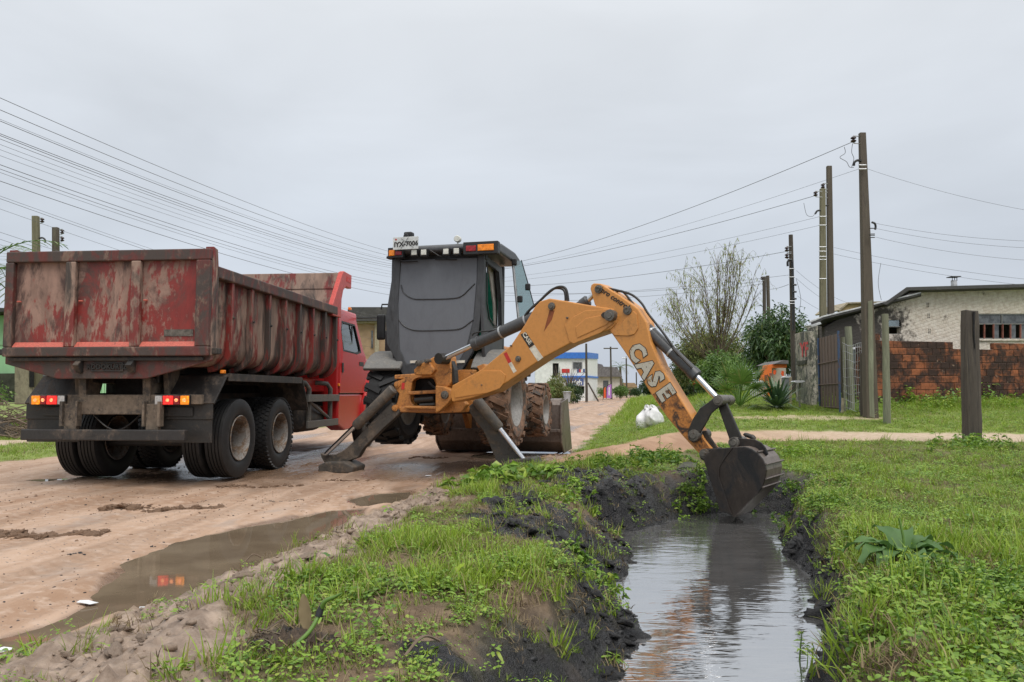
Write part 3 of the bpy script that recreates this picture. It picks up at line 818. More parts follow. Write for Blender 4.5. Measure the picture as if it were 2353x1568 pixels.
def sheet(name, P, z, mat, grow=0.3):
    P = [Vector((x, y)) for x, y in P]
    c = sum(P, Vector((0, 0))) / len(P)
    n = len(P); out = []
    area = sum(P[i].x * P[(i + 1) % n].y - P[(i + 1) % n].x * P[i].y for i in range(n))
    for i in range(n):
        tdir = (P[(i + 1) % n] - P[i - 1]).normalized()
        nr = Vector((tdir.y, -tdir.x)) * (1 if area > 0 else -1)
        out.append(P[i] + nr * grow)
    if area < 0: out = out[::-1]
    me = bpy.data.meshes.new(name)
    me.from_pydata([(p.x, p.y, z) for p in out], [], [tuple(range(n))])
    me.materials.append(mat)
    return struct(link(name, me))
for P in (PUD1, PUD2, PUD3, PUD4):
    sheet('puddle_water', P, PUDDLE_Z - 0.004, M['puddle'], 0.10)
wy = np.linspace(1.2, 9.7, 35)
sheet('ditch_water', [(float(_dl(y)), y) for y in wy] + [(float(_dr(y)), y) for y in wy[::-1]], WATER_Z, M['ditch_water'], 0.32)
# ------------------------------------------------------------------ text
def text_obj(name, s, size, mat, parent, origin, xdir, ydir, extrude=0.003, offset=0.0, shear=0.0, align='CENTER', spacing=1.0):
    cu = bpy.data.curves.new(name, 'FONT')
    cu.body = s; cu.size = size; cu.extrude = extrude; cu.offset = offset; cu.shear = shear
    cu.align_x = align; cu.align_y = 'CENTER'; cu.resolution_u = 2; cu.space_character = spacing
    tmp = bpy.data.objects.new('tmp', cu); COL.objects.link(tmp)
    bpy.context.view_layer.update()
    me = bpy.data.meshes.new_from_object(tmp.evaluated_get(bpy.context.evaluated_depsgraph_get()))
    bpy.data.objects.remove(tmp); bpy.data.curves.remove(cu)
    x = Vector(xdir).normalized(); y = Vector(ydir); y = (y - x * y.dot(x)).normalized(); z = x.cross(y)
    m = Matrix((x, y, z)).transposed().to_4x4(); m.translation = Vector(origin)
    me.transform(m); me.materials.clear(); me.materials.append(mat); me.name = name
    return link(name, me, parent)

# ------------------------------------------------------------------ wheels
def tyre_profile(ro, ri, w, shoulder=0.03, grooves=0, gd=0.014):
    h = w / 2
    p = [(ri, -h * 0.72), (ri + 0.02, -h * 0.86), (ri + (ro - ri) * 0.35, -h * 0.99), (ri + (ro - ri) * 0.62, -h), (ro - shoulder * 1.3, -h * 0.94), (ro - shoulder * 0.35, -h * 0.86)]
    tw = h * 0.82
    if grooves:
        n = grooves
        st = 2 * tw / (n + 1)
        p.append((ro, -tw))
        for g in range(1, n + 1):
            c = -tw + st * g; gw = st * 0.13
            p += [(ro + 0.004, c - gw * 1.2), (ro - gd, c - gw), (ro - gd, c + gw), (ro + 0.004, c + gw * 1.2)]
        p.append((ro, tw))
    else:
        p += [(ro, -tw), (ro + 0.006, 0), (ro, tw)]
    p += [(ro - shoulder * 0.35, h * 0.86), (ro - shoulder * 1.3, h * 0.94), (ri + (ro - ri) * 0.62, h), (ri + (ro - ri) * 0.35, h * 0.99), (ri + 0.02, h * 0.86), (ri, h * 0.72)]
    return p
def add_lugs(mb, ro, w, n, depth, size, skew=0.0, rows=(-0.3, 0.3), stagger=True):
    for r_i, c in enumerate(rows):
        for k in range(n):
            a = 2 * math.pi * (k + (0.5 * r_i if stagger else 0)) / n
            rad = Vector((0, math.cos(a), math.sin(a))); tan = Vector((0, -math.sin(a), math.cos(a))); ax = Vector((1, 0, 0))
            sk = skew * (1 if c > 0 else -1)
            ax2 = (ax * math.cos(sk) + tan * math.sin(sk)).normalized(); tan2 = rad.cross(ax2)
            m = Matrix((ax2, tan2, rad)).transposed()
            mb.box(ax * (c * w) + rad * (ro + depth / 2 - 0.006), (size[0], size[1], depth), m)
_wheel_cache = {}
def wheel_mesh(kind):
    if kind in _wheel_cache: return _wheel_cache[kind]
    ty, rm, hb = MB(), MB(), MB()
    if kind in ('rib', 'block', 'steer'):
        ro, ri, w = 0.515, 0.285, 0.27
        ty.lathe(tyre_profile(ro, ri, w, 0.035, 4 if kind != 'block' else 0), (0, 0, 0), (1, 0, 0), 56, closed=True)
        if kind == 'block':
            add_lugs(ty, ro, w, 46, 0.022, (0.062, 0.046, 0.022), 0.35, (-0.36, -0.12, 0.12, 0.36))
        prof = [(0.285, -0.115), (0.292, -0.125), (0.300, -0.12), (0.275, -0.10), (0.262, 0.0), (0.262, 0.06), (0.262, 0.095), (0.290, 0.11), (0.300, 0.128), (0.290, 0.134), (0.278, 0.118), (0.252, 0.095), (0.240, 0.02), (0.232, -0.12)]
        rm.lathe(prof[:-1] + [prof[-1], (0.232, -0.13), (0.28, -0.118)], (0, 0, 0), (1, 0, 0), 40, closed=True)
        hb.lathe([(0.236, -0.135), (0.236, -0.11), (0.20, -0.105), (0.13, -0.12), (0.125, -0.06), (0.10, -0.02), (0.0, -0.015)], (0, 0, 0), (1, 0, 0), 30)
        for k in range(10):
            a = 2 * math.pi * k / 10
            c = Vector((-0.115, math.cos(a) * 0.165, math.sin(a) * 0.165))
            hb.cyl(c, c + Vector((0.03, 0, 0)), 0.014, 6)
        mt, mr = M['tyre'], M['rim']
    elif kind in ('loader_rear', 'loader_rear_clean'):
        ro, ri, w = 0.635, 0.36, 0.49
        ty.lathe(tyre_profile(ro, ri, w, 0.07), (0, 0, 0), (1, 0, 0), 48, closed=True)
        add_lugs(ty, ro, w, 20, 0.042, (0.27, 0.075, 0.042), 0.42, (-0.215, 0.215))
        add_lugs(ty, ro - 0.03, w, 20, 0.05, (0.07, 0.085, 0.05), 0.0, (-0.44, 0.44))
        prof = [(0.36, -0.20), (0.375, -0.215), (0.345, -0.17), (0.34, 0.0), (0.34, 0.14), (0.372, 0.19), (0.385, 0.215), (0.37, 0.218), (0.33, 0.16), (0.30, 0.03), (0.22, -0.03), (0.15, -0.03), (0.14, 0.05), (0.11, 0.07), (0, 0.075)]
        rm.lathe(prof, (0, 0, 0), (1, 0, 0), 40)
        for k in range(8):
            a = 2 * math.pi * k / 8
            c = Vector((-0.03, math.cos(a) * 0.185, math.sin(a) * 0.185)); rm.cyl(c, c + Vector((0.03, 0, 0)), 0.018, 6)
        mt, mr = (M['tyre_mud'] if kind == 'loader_rear' else M['tyre']), M['rim_grey']
    else:
        ro, ri, w = 0.445, 0.24, 0.34
        ty.lathe(tyre_profile(ro, ri, w, 0.06), (0, 0, 0), (1, 0, 0), 40, closed=True)
        add_lugs(ty, ro, w, 17, 0.034, (0.19, 0.075, 0.034), 0.45, (-0.21, 0.21))
        add_lugs(ty, ro - 0.03, w, 17, 0.05, (0.05, 0.08, 0.05), 0.0, (-0.44, 0.44))
        prof = [(0.24, -0.13), (0.255, -0.145), (0.23, -0.10), (0.225, 0.09), (0.25, 0.14), (0.262, 0.155), (0.245, 0.155), (0.215, 0.10), (0.20, 0.04), (0.12, 0.02), (0.10, 0.06), (0.07, 0.075), (0, 0.08)]
        rm.lathe(prof, (0, 0, 0), (1, 0, 0), 32)
        mt, mr = M['tyre_mud'], M['rim_grey']
    a = ty.mesh('tyre', mt, 40); b = rm.mesh('wheel', mr, 35)
    c = hb.mesh('hub', M['chassis'], 35) if hb.v else None
    _wheel_cache[kind] = (b, a, c)
    return b, a, c
def add_wheel(parent, kind, loc, flip=False, spin=0.0, tyre_mat=None):
    b, a, h = wheel_mesh(kind)
    o = link('wheel', b, parent)
    o.location = loc
    o.rotation_euler = (spin, 0, math.pi if flip else 0)
    t = link('tyre', a, o)
    if h is not None: link('hub', h, o)
    return o

# ------------------------------------------------------------------ dump truck
T_HEAD = R(5.5)
corner = at(487, 700, 9.39)
_rz = Matrix.Rotation(-T_HEAD, 3, 'Z')
T_ORG = corner - _rz @ Vector((1.30, 0, 0)); T_ORG.z = 0.0
truck = thing('dump_truck', 'mud-streaked red tipper truck with lit tail lights standing on the dirt road', 'truck', T_ORG, -T_HEAD)
tk = truck
# tipper body: U-section shell
def u_section(hw, ztop, zbend, zbot, n=6):
    rr = zbend - zbot
    pts = [(hw, ztop), (hw, zbend)]
    for k in range(1, n + 1):
        a = math.pi / 2 * k / n
        pts.append((hw - rr + rr * math.cos(a), zbend - rr * math.sin(a)))
    return pts
out_r = u_section(1.20, 2.56, 1.68, 1.44)
in_r = u_section(1.17, 2.56, 1.69, 1.47)
prof = out_r + [(-x, z) for x, z in out_r[::-1]]
profi = in_r + [(-x, z) for x, z in in_r[::-1]]
poly = prof + profi[::-1]
BED_L = 4.95
MB().prism([(x, 0.06, z) for x, z in poly], (0, BED_L - 0.06, 0)).obj('bed_shell', M['truck_bed'], tk, smooth=40)
rib_y = [0.62 + 0.595 * k for k in range(8)]
rib_o, rib_i = u_section(1.278, 2.50, 1.68, 1.375, 6), u_section(1.195, 2.50, 1.68, 1.445, 6)
for side in (1, -1):
    for y in rib_y:
        pp = [(side * x, y - 0.03, z) for x, z in rib_o] + [(side * x, y - 0.03, z) for x, z in rib_i[::-1]]
        MB().prism(pp, (0, 0.06, 0)).obj('rib', M['truck_rib'], tk, smooth=40, bevel=0.008)
    MB().bx(side * 1.16, side * 1.30, 0.12, 4.75, 2.50, 2.645).obj('top_rail', M['truck_frame'], tk, bevel=0.015)
    cp = MB().prism([(side * 1.195, 0.0, 1.56), (side * 1.195, 0.16, 1.56), (side * 1.195, 0.17, 2.56), (side * 1.195, 0.13, 2.84), (side * 1.195, 0.02, 2.86)], (side * 0.105, 0, 0))
    cp.obj('corner_post', M['truck_bed'], tk, bevel=0.01)
    for y in rib_y:
        b = MB().cyl((side * 1.255, y, 2.06), (side * 1.30, y, 2.06), 0.016, 8)
        b.obj('hook', M['chassis'], tk)
# long beams under the body
for side in (1, -1):
    MB().bx(side * 0.36, side * 0.50, 0.3, 4.9, 1.24, 1.45).obj('floor_beam', M['chassis'], tk, bevel=0.01)
# tailgate: frame, three sunk panels, ledge
TG0, TG1 = 1.555, 2.82
tgf = MB().bx(-1.27, 1.30, -0.07, 0.0, TG1 - 0.13, TG1)
tg = tgf.obj('tailgate', M['truck_frame'], tk, bevel=0.012)
MB().bx(-1.27, 1.30, -0.08, 0.0, TG0, TG0 + 0.11).obj('bottom_rail', M['truck_frame'], tg, bevel=0.012)
edges = [-1.30, -1.17, -0.475, -0.365, 0.365, 0.475, 1.13, 1.30]
edges = [(-1.27, -1.165), (-0.50, -0.375), (0.325, 0.44), (1.13, 1.30)]
for a, b in edges:
    MB().bx(a, b, -0.075, 0.0, TG0 + 0.112, TG1 - 0.132).obj('stile', M['truck_frame'] if a in (-1.27, 1.13) else M['truck_bed'], tg, bevel=0.012)
for k in range(3):
    a, b = edges[k][1] + 0.003, edges[k + 1][0] - 0.003
    MB().bx(a - 0.05, b + 0.05, 0.002, 0.025, TG0 + 0.06, TG1 - 0.05).obj('panel', M['truck_panel'], tg)
    MB().prism([(a, -0.062, TG0 + 0.112), (a, 0.0, TG0 + 0.175), (a, 0.0, TG0 + 0.112)], (b - a, 0, 0)).obj('ledge', M['truck_pink'], tg, bevel=0.004)
    for xx in (a + 0.02, b - 0.02):
        MB().cyl((xx, -0.02, 2.22), (xx + 0.05, -0.02, 2.22), 0.010, 6).obj('hook', M['truck_pink'], tg)
for xx in (0.72,):
    MB().bx(xx, xx + 0.36, -0.006, 0.0, 1.79, 1.87).obj('reflector', plain('dirty reflector', (0.10, 0.09, 0.075), 0.6, 0, 0.6, 12), tg)
for xx in (0.72,):
    pass
# apron under the tailgate
ap = MB().prism([(-1.30, 0.02, 1.57), (1.30, 0.02, 1.57), (1.30, 0.02, 1.50), (0.50, 0.02, 1.29), (-0.62, 0.02, 1.29), (-1.30, 0.02, 1.47)], (0, 0.05, 0)).obj('apron', M['truck_frame'], tk, bevel=0.01)
MB().bx(-1.22, 1.22, -0.03, 0.018, 1.500, 1.545).obj('hinge_bar', M['chassis'], tk, bevel=0.01)
for xx in (-0.36, 0.30):
    MB().prism([(xx, -0.10, 1.45), (xx, 0.02, 1.55), (xx, 0.02, 1.36), (xx, -0.02, 1.36)], (0.07, 0, 0)).obj('latch', M['chassis'], tk, bevel=0.006)
MB().ring([(-0.185, 0.016, 1.485), (0.215, 0.016, 1.485), (0.215, 0.016, 1.375), (-0.185, 0.016, 1.375)], [(-0.17, 0.016, 1.47), (0.20, 0.016, 1.47), (0.20, 0.016, 1.39), (-0.17, 0.016, 1.39)], (0, -0.012, 0)).obj('nameplate', M['flap'], ap, bevel=0.003)
text_obj('lettering', 'RODOKURTZ', 0.082, M['decal_black'], ap, (0.015, 0.008, 1.43), (1, 0, 0), (0, 0, 1), 0.006, 0.003)
# hydraulic corner latch on the right
MB().bx(1.22, 1.36, 0.02, 0.16, 1.58, 1.65).obj('side_latch', M['chassis'], tk, bevel=0.006)
MB().bx(-1.42, -1.30, 0.02, 0.10, 1.58, 1.65).obj('side_latch', M['chassis'], tk, bevel=0.006)
# cab guard on the front wall
MB().prism([(-1.19, 4.90, 1.62), (-1.19, 4.98, 1.62), (-1.19, 4.98, 2.62), (-1.19, 5.10, 3.22), (-1.19, 5.06, 3.25), (-1.19, 4.90, 2.62)], (2.38, 0, 0)).obj('front_wall', M['truck_bed'], tk)
MB().prism([(-1.22, 4.98, 3.00), (-1.22, 5.02, 3.00), (-1.22, 5.55, 3.22), (-1.22, 5.55, 3.30), (-1.22, 5.03, 3.30)], (2.44, 0, 0)).obj('cab_guard', M['truck_bed'], tk, bevel=0.01)
for side in (1, -1):
    x0 = side * 1.20
    pp = [(x0, 4.50, 2.47), (x0, 4.97, 2.47), (x0, 4.99, 2.80), (x0, 5.08, 2.98), (x0, 5.24, 3.07), (x0, 5.56, 3.07), (x0, 5.58, 3.33), (x0, 5.12, 3.34), (x0, 5.04, 3.31), (x0, 4.50, 2.66)]
    MB().prism(pp, (side * 0.09, 0, 0)).obj('guard_plate', M['truck_red_worn'], tk, bevel=0.012)
MB().bx(1.290, 1.296, 5.27, 5.54, 3.17, 3.27).obj('maker_plate', M['decal_red'], tk, bevel=0.002)
# chassis
for side in (1, -1):
    MB().bx(side * 0.38, side * 0.47, 0.28, 8.3, 0.86, 1.12).obj('chassis_rail', M['chassis'], tk, bevel=0.008)
    MB().prism([(side * 0.36, 0.18, 1.30), (side * 0.36, 0.55, 1.30), (side * 0.36, 0.40, 0.92), (side * 0.36, 0.20, 0.92)], (side * 0.10, 0, 0)).obj('hinge_bracket', M['chassis_tan'], tk, bevel=0.008)
    MB().prism([(side * 0.54, 0.30, 1.44), (side * 0.54, 0.62, 1.44), (side * 0.54, 0.50, 1.08), (side * 0.54, 0.36, 1.08)], (side * 0.07, 0, 0)).obj('hinge_bracket', M['chassis_tan'], tk, bevel=0.01)
    MB().bx(side * 0.44, side * 0.60, 0.14, 0.20, 0.68, 0.99).obj('bumper_bracket', M['chassis_tan'], tk, bevel=0.006)
    MB().bx(side * 0.60, side * 0.635, 0.10, 0.20, 0.72, 1.02).obj('bracket_flange', M['chassis_tan'], tk, bevel=0.004)
    MB().bx(side * 0.41, side * 0.436, 0.10, 0.20, 0.72, 1.02).obj('bracket_flange', M['chassis_tan'], tk, bevel=0.004)
MB().bx(-0.44, 0.44, 0.19, 0.27, 0.86, 1.10).obj('rear_crossmember', M['chassis_tan'], tk, bevel=0.01)
MB().bx(-1.08, 0.98, 0.04, 0.135, 0.555, 0.685).obj('rear_bumper', M['chassis'], tk, bevel=0.012)
for ya in (1.10, 2.50):
    MB().bx(-0.80, 0.80, ya, ya + 0.2, 0.42, 0.62).obj('axle', M['chassis'], tk, bevel=0.03)
MB().bx(-0.335, 0.335, 0.75, 4.6, 1.02, 1.43).obj('hoist_frame', M['dark'], tk)  # underbody parts coloured near-black, added to darken the gap under the bed
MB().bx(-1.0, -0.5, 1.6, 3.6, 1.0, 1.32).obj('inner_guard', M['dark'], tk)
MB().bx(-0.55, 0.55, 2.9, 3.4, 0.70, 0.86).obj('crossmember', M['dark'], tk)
hp = [(-0.30 + 0.06 * k, 0.26, 0.86 - 0.19 * math.sin(math.pi * k / 10)) for k in range(11)]
MB().tube(hp, 0.010, 6).obj('air_hose', M['hose'], tk, smooth=60)
# fenders, flaps, lights
FX0, FX1 = 0.47, 1.22
for side in (1, -1):
    def sheetYZ(pts, th, nm, mat, x0=FX0, x1=FX1):
        up = []
        for i, (y, z) in enumerate(pts):
            a = Vector(pts[max(i - 1, 0)]); b = Vector(pts[min(i + 1, len(pts) - 1)])
            d = (b - a).normalized(); up.append((y - d.y * th, z + d.x * th))
        pg = [(side * x0, y, z) for y, z in pts] + [(side * x0, y, z) for y, z in up[::-1]]
        return MB().prism(pg, (side * (x1 - x0), 0, 0)).obj(nm, mat, tk, bevel=0.004)
    sheetYZ([(0.30, 0.98), (0.34, 1.03), (0.62, 1.315), (0.70, 1.335), (3.22, 1.335), (3.27, 1.32), (3.55, 0.84)], 0.028, 'fender', M['chassis'])
    MB().bx(side * 1.205, side * 1.225, 0.66, 3.24, 1.27, 1.365).obj('fender_lip', M['chassis'], tk, bevel=0.004)
    MB().bx(side * FX0, side * 1.20, 0.285, 0.31, 0.80, 0.985).obj('flap_plate', M['flap'], tk, bevel=0.006)
    MB().bx(side * (FX0 + 0.03), side * 1.19, 0.30, 0.318, 0.52, 0.82).obj('mud_flap', M['flap'], tk, bevel=0.004)
    MB().bx(side * 0.56, side * 0.96, 0.262, 0.283, 0.84, 0.95).obj('number_panel', M['flap'], tk, bevel=0.004)
    MB().bx(side * 0.46, side * 1.10, 0.20, 0.26, 0.985, 1.10).obj('light_bracket', M['chassis_tan'], tk, bevel=0.006)
    lx = 0.545 if side > 0 else 0.60
    lamp = MB().bx(side * lx, side * (lx + 0.43), 0.155, 0.198, 0.975, 1.095).obj('tail_light', M['black'], tk, bevel=0.006)
    for a, b, mt in ((0.0, 0.095, 'lens_clear'), (0.098, 0.235, 'lens_red'), (0.238, 0.315, 'lens_darkred'), (0.318, 0.43, 'lens_amber')):
        MB().bx(side * (lx + a + 0.004), side * (lx + b - 0.004), 0.135, 0.154, 0.982, 1.088).obj('lens', M[mt], lamp, bevel=0.006)
    for bxx in (0.165, 0.275, 0.375):
        MB().cyl((side * (lx + bxx), 0.128, 1.035), (side * (lx + bxx), 0.134, 1.035), 0.021, 12).obj('bulb', M['lens_bulb'], lamp)
    MB().box((side * 1.17, 0.60, 1.385), (0.05, 0.07, 0.045)).obj('marker_light', M['lens_orange'], tk, bevel=0.008)
# wheels
for side in (1, -1):
    for y, kind in ((1.24, 'rib'), (2.62, 'block')):
        z = 0.515 + 0.012 + 0.0
        add_wheel(tk, kind, (side * 1.00, y, z), side < 0, 0.3)
        add_wheel(tk, kind, (side * 0.70, y, z), side > 0, 0.7)
    add_wheel(tk, 'steer', (side * 1.02, 7.45, 0.515), side < 0, 0.2)
# side guard with bent tube frame
for side in (1, -1):
    x = side * 1.14
    for zz, y0, y1 in ((1.035, 3.72, 5.35), (0.60, 3.72, 5.30)):
        MB().bx(x - 0.02, x + 0.02, y0, y1, zz - 0.06, zz + 0.06).obj('guard_rail', M['grey_rail'], tk, bevel=0.006)
    for y in (3.92, 5.02):
        tp = [(side * 0.55, y - 0.28, 1.30), (side * 0.95, y - 0.22, 1.30), (side * 1.06, y - 0.10, 1.285), (side * 1.09, y, 1.20), (side * 1.09, y, 0.56)]
        MB().tube(tp, 0.042, 10).obj('guard_tube', M['grey_rail'], tk, smooth=60)
    MB().tube([(side * 1.09, 3.95, 0.98), (side * 1.09, 5.0, 0.66)], 0.028, 6).obj('guard_brace', M['grey_rail'], tk)
    MB().lathe([(0, 0), (0.20, 0.01), (0.24, 0.05), (0.24, 0.85), (0.20, 0.89), (0, 0.9)], (side * 0.82, 3.95, 0.70), (0, 1, 0), 20).obj('air_tank', M['chassis'], tk, smooth=50)
# spare tyre lying behind the guard
MB().lathe(tyre_profile(0.50, 0.28, 0.26, 0.035, 4), (0.35, 4.4, 0.66), (0, 0, 1), 40, closed=True).obj('spare_tyre', M['tyre'], tk, smooth=40)
# cab
cx = 1.17
door_out = [(5.34, 1.12), (5.34, 2.42), (5.46, 2.60), (6.52, 2.60), (6.86, 1.98), (7.02, 1.86), (7.02, 1.12)]
win_in = [(5.50, 1.90), (5.48, 2.30), (5.56, 2.47), (6.42, 2.47), (6.66, 2.02), (6.70, 1.93), (6.40, 1.88)]
for side in (1, -1):
    lean = lambda z: side * (cx - max(0, z - 1.9) * 0.10)
    O = [(lean(z), y, z) for y, z in door_out]; I = [(lean(z), y, z) for y, z in win_in]
    dr = MB().ring(O, I, (-side * 0.05, 0, 0)).obj('door', M['truck_red'], tk, bevel=0.01)
    MB().prism([(lean(z) - side * 0.025, y, z) for y, z in win_in], (-side * 0.006, 0, 0)).obj('window', M['glass'], dr)
    inn = [(5.53, 1.93), (5.51, 2.29), (5.58, 2.44), (6.40, 2.44), (6.62, 2.03), (6.64, 1.955), (6.38, 1.91)]
    MB().ring(I, [(lean(z), y, z) for y, z in inn], (-side * 0.02, 0, 0)).obj('window_seal', M['black'], dr)
    MB().bx(lean(2.2) - side * 0.03, lean(2.2) - side * 0.012, 6.18, 6.22, 1.92, 2.45).obj('window_bar', M['black'], dr)
    MB().bx(side * (cx + 0.002), side * (cx + 0.02), 5.42, 5.50, 1.50, 1.68).obj('door_handle', M['black'], dr, bevel=0.01)
    # lower cab skirt and wheel arch
    MB().prism([(side * (cx - 0.02), 5.30, 0.55), (side * (cx - 0.02), 5.30, 1.10), (side * (cx - 0.02), 6.86, 1.10), (side * (cx - 0.02), 6.80, 0.80), (side * (cx - 0.02), 6.78, 0.45), (side * (cx - 0.02), 5.75, 0.42)], (-side * 0.30, 0, 0)).obj('step_panel', M['truck_red'], tk, bevel=0.03)
    arch = [(6.80 + 0.0, 0.60)] + [(7.45 - 0.70 * math.cos(a), 0.62 + 0.78 * math.sin(a)) for a in np.linspace(0.0, math.pi, 11)]
    arci = [(7.45 - 0.60 * math.cos(a), 0.62 + 0.64 * math.sin(a)) for a in np.linspace(math.pi, 0.0, 11)]
    MB().prism([(side * 0.80, y, z) for y, z in arch[1:] + arci], (side * 0.42, 0, 0)).obj('front_fender', M['truck_red'], tk, smooth=40, bevel=0.015)
    MB().tube([(side * 1.10, 6.60, 2.62), (side * 1.42, 6.95, 2.66), (side * 1.62, 7.05, 2.62), (side * 1.66, 7.05, 2.45)], 0.016, 6).obj('mirror_arm', M['black'], tk, smooth=60)
    MB().box((side * 1.66, 7.05, 2.18), (0.20, 0.09, 0.46)).obj('mirror', M['black'], tk, bevel=0.04, seg=3)
    MB().box((side * 0.98, 6.5, 2.80), (0.05, 0.10, 0.05)).obj('marker_light', M['lens_orange'], tk, bevel=0.01)
    MB().box((side * 1.16, 5.30, 1.27), (0.035, 0.06, 0.05)).obj('marker_light', M['lens_orange'], tk, bevel=0.008)
    MB().bx(side * (cx + 0.001), side * (cx + 0.006), 6.55, 6.85, 1.66, 1.74).obj('badge', M['decal_black'], dr)
MB().prism([(-1.10, 5.30, 2.56), (-1.06, 5.42, 2.72), (1.06, 5.42, 2.72), (1.10, 5.30, 2.56)], (0, 1.30, 0.0)).obj('roof', M['truck_red'], tk, bevel=0.05, seg=3)
MB().bx(-1.15, 1.15, 5.26, 5.33, 1.00, 2.60).obj('cab_back', M['truck_red'], tk, bevel=0.03)
MB().bx(-0.9, 0.9, 3.9, 5.26, 1.14, 1.38).obj('lower_cab', M['truck_red'], tk, bevel=0.02)
MB().bx(-1.10, 1.10, 5.33, 7.0, 0.9, 1.12).obj('cab_floor', M['black'], tk)
MB().prism([(-1.08, 6.98, 1.0), (-1.08, 6.98, 1.90), (-1.08, 8.5, 1.72), (-1.08, 8.68, 1.6), (-1.08, 8.70, 0.62), (-1.08, 8.2, 0.62), (-1.08, 8.2, 1.0)], (2.16, 0, 0)).obj('hood', M['truck_red'], tk, bevel=0.06, seg=3)
MB().prism([(-1.05, 6.58, 2.55), (-1.05, 6.60, 2.55), (-1.05, 7.02, 1.90), (-1.05, 7.00, 1.90)], (2.10, 0, 0)).obj('windscreen', M['glass'], tk)
for xx in (-0.55, 0.45):
    MB().box((xx, 5.75, 1.75), (0.5, 0.14, 0.85)).box((xx, 6.0, 1.35), (0.5, 0.5, 0.14)).obj('seat', M['black'], tk, bevel=0.04)
# ------------------------------------------------------------------ backhoe loader
B_HEAD = R(14.5)
B_ORG = Vector((-1.23, 11.38, 0.0))
bh = thing('backhoe_loader', 'orange backhoe loader with dark grey cab, propped on stabiliser legs, digging the ditch', 'backhoe', B_ORG, -B_HEAD)
B_INV = root_inv(bh)
B_W = B_INV.inverted()
LIFT = 0.36
class VPlane:                       # upright plane through a point, running along a heading
    def __init__(s, p, ang):
        s.p = Vector((p[0], p[1], 0)); s.u = Vector((math.cos(ang), math.sin(ang), 0))
        s.n = Vector((s.u.y, -s.u.x, 0))           # towards the camera side
        if s.n.y > 0: s.n = -s.n
    def hit(s, px, py, off=0.0):    # world point where the sight line meets the plane shifted by off along n
        d = ray(px, py); q = s.p + s.n * off
        t = q.dot(s.n) / Vector((d.x, d.y, 0)).dot(s.n)
        return Vector((d.x * t, d.y * t, CAM_H + d.z * t))
    def mid(s, px, py, off):        # same point, moved back to the centre of the part
        return s.hit(px, py, off) - s.n * off
def slab(plane, pts, near, depth, name, mat, parent=bh, bevel=0.012, seg=2, smooth=None, inv=None):
    P = [plane.hit(x, y, near) for x, y in pts]
    return MB().prism(P, -plane.n * depth).obj(name, mat, parent, smooth=smooth, bevel=bevel, seg=seg, local=B_INV if inv is None else inv)
def pin(plane, px, py, near, r, length, mat='pin_steel', name='pin', parent=bh, head=True):
    c = plane.hit(px, py, near)
    mb = MB().lathe([(0, 0.030), (r * 0.55, 0.030), (r * 0.62, 0.018), (r, 0.016), (r * 1.05, 0.0), (r, -length), (0, -length)], c, plane.n, 20)
    return mb.obj(name, M[mat], parent, smooth=35, local=B_INV)
def smoothpath(P, n=8):
    P = [Vector(p) for p in P]; out = []
    for i in range(len(P) - 1):
        p0, p1, p2, p3 = P[max(i - 1, 0)], P[i], P[i + 1], P[min(i + 2, len(P) - 1)]
        for k in range(n):
            t = k / n
            out.append(0.5 * ((2 * p1) + (-p0 + p2) * t + (2 * p0 - 5 * p1 + 4 * p2 - p3) * t * t + (-p0 + 3 * p1 - 3 * p2 + p3) * t ** 3))
    out.append(P[-1]); return out

# wheels
for side, kind in ((1, 'loader_rear'), (-1, 'loader_rear_clean')):
    add_wheel(bh, kind, (side * 0.87, 1.0, 0.635 + LIFT), side < 0, 0.15)
    add_wheel(bh, 'loader_front', (side * 0.93, 3.12, 0.445 + LIFT + 0.02), side < 0, 0.4)
MB().bx(-0.75, 0.75, 0.88, 1.12, 0.86, 1.12).obj('axle', M['steel_dark'], bh, bevel=0.03)
MB().bx(-0.85, 0.85, 3.05, 3.2, 0.75, 0.92).obj('axle', M['steel_dark'], bh, bevel=0.03)
MB().bx(-0.35, 0.35, 0.15, 3.5, 0.95, 1.30).obj('main_frame', M['steel_dark'], bh, bevel=0.02)
MB().bx(-0.42, 0.42, 2.15, 3.75, 1.25, 1.95).obj('engine_hood', M['orange_worn'], bh, bevel=0.06, seg=3)
# loader arms and front bucket
for side in (1, -1):
    MB().prism([(side * 0.50, 2.1, 1.55), (side * 0.50, 2.3, 1.72), (side * 0.50, 3.4, 1.30), (side * 0.50, 4.0, 0.60), (side * 0.50, 3.95, 0.42), (side * 0.50, 3.75, 0.45), (side * 0.50, 3.2, 1.08)], (side * 0.10, 0, 0)).obj('loader_arm', M['orange_worn'], bh, bevel=0.012)
BW = 1.20
lb = [(3.92, 1.00), (4.02, 1.02), (4.45, 1.00), (4.45, 0.97), (4.10, 0.92), (3.93, 0.62), (3.98, 0.30), (4.12, 0.12), (4.85, 0.05), (4.85, 0.02), (4.10, 0.015), (3.86, 0.22), (3.80, 0.55), (3.84, 0.90)]
MB().prism([(-BW, y, z) for y, z in lb], (2 * BW, 0, 0)).obj('loader_bucket', M['bucket_back'], bh, smooth=30, bevel=0.006)
for side in (1, -1):
    MB().prism([(side * BW, y, z) for y, z in [(3.80, 0.95), (4.45, 1.02), (4.86, 0.03), (4.06, 0.0), (3.82, 0.20), (3.76, 0.55)]], (side * 0.03, 0, 0)).obj('bucket_end', M['bucket_back'], bh, bevel=0.006)
MB().bx(-BW, BW, 3.74, 3.80, 0.40, 0.46).obj('bucket_seam', M['bucket_back'], bh, bevel=0.01)

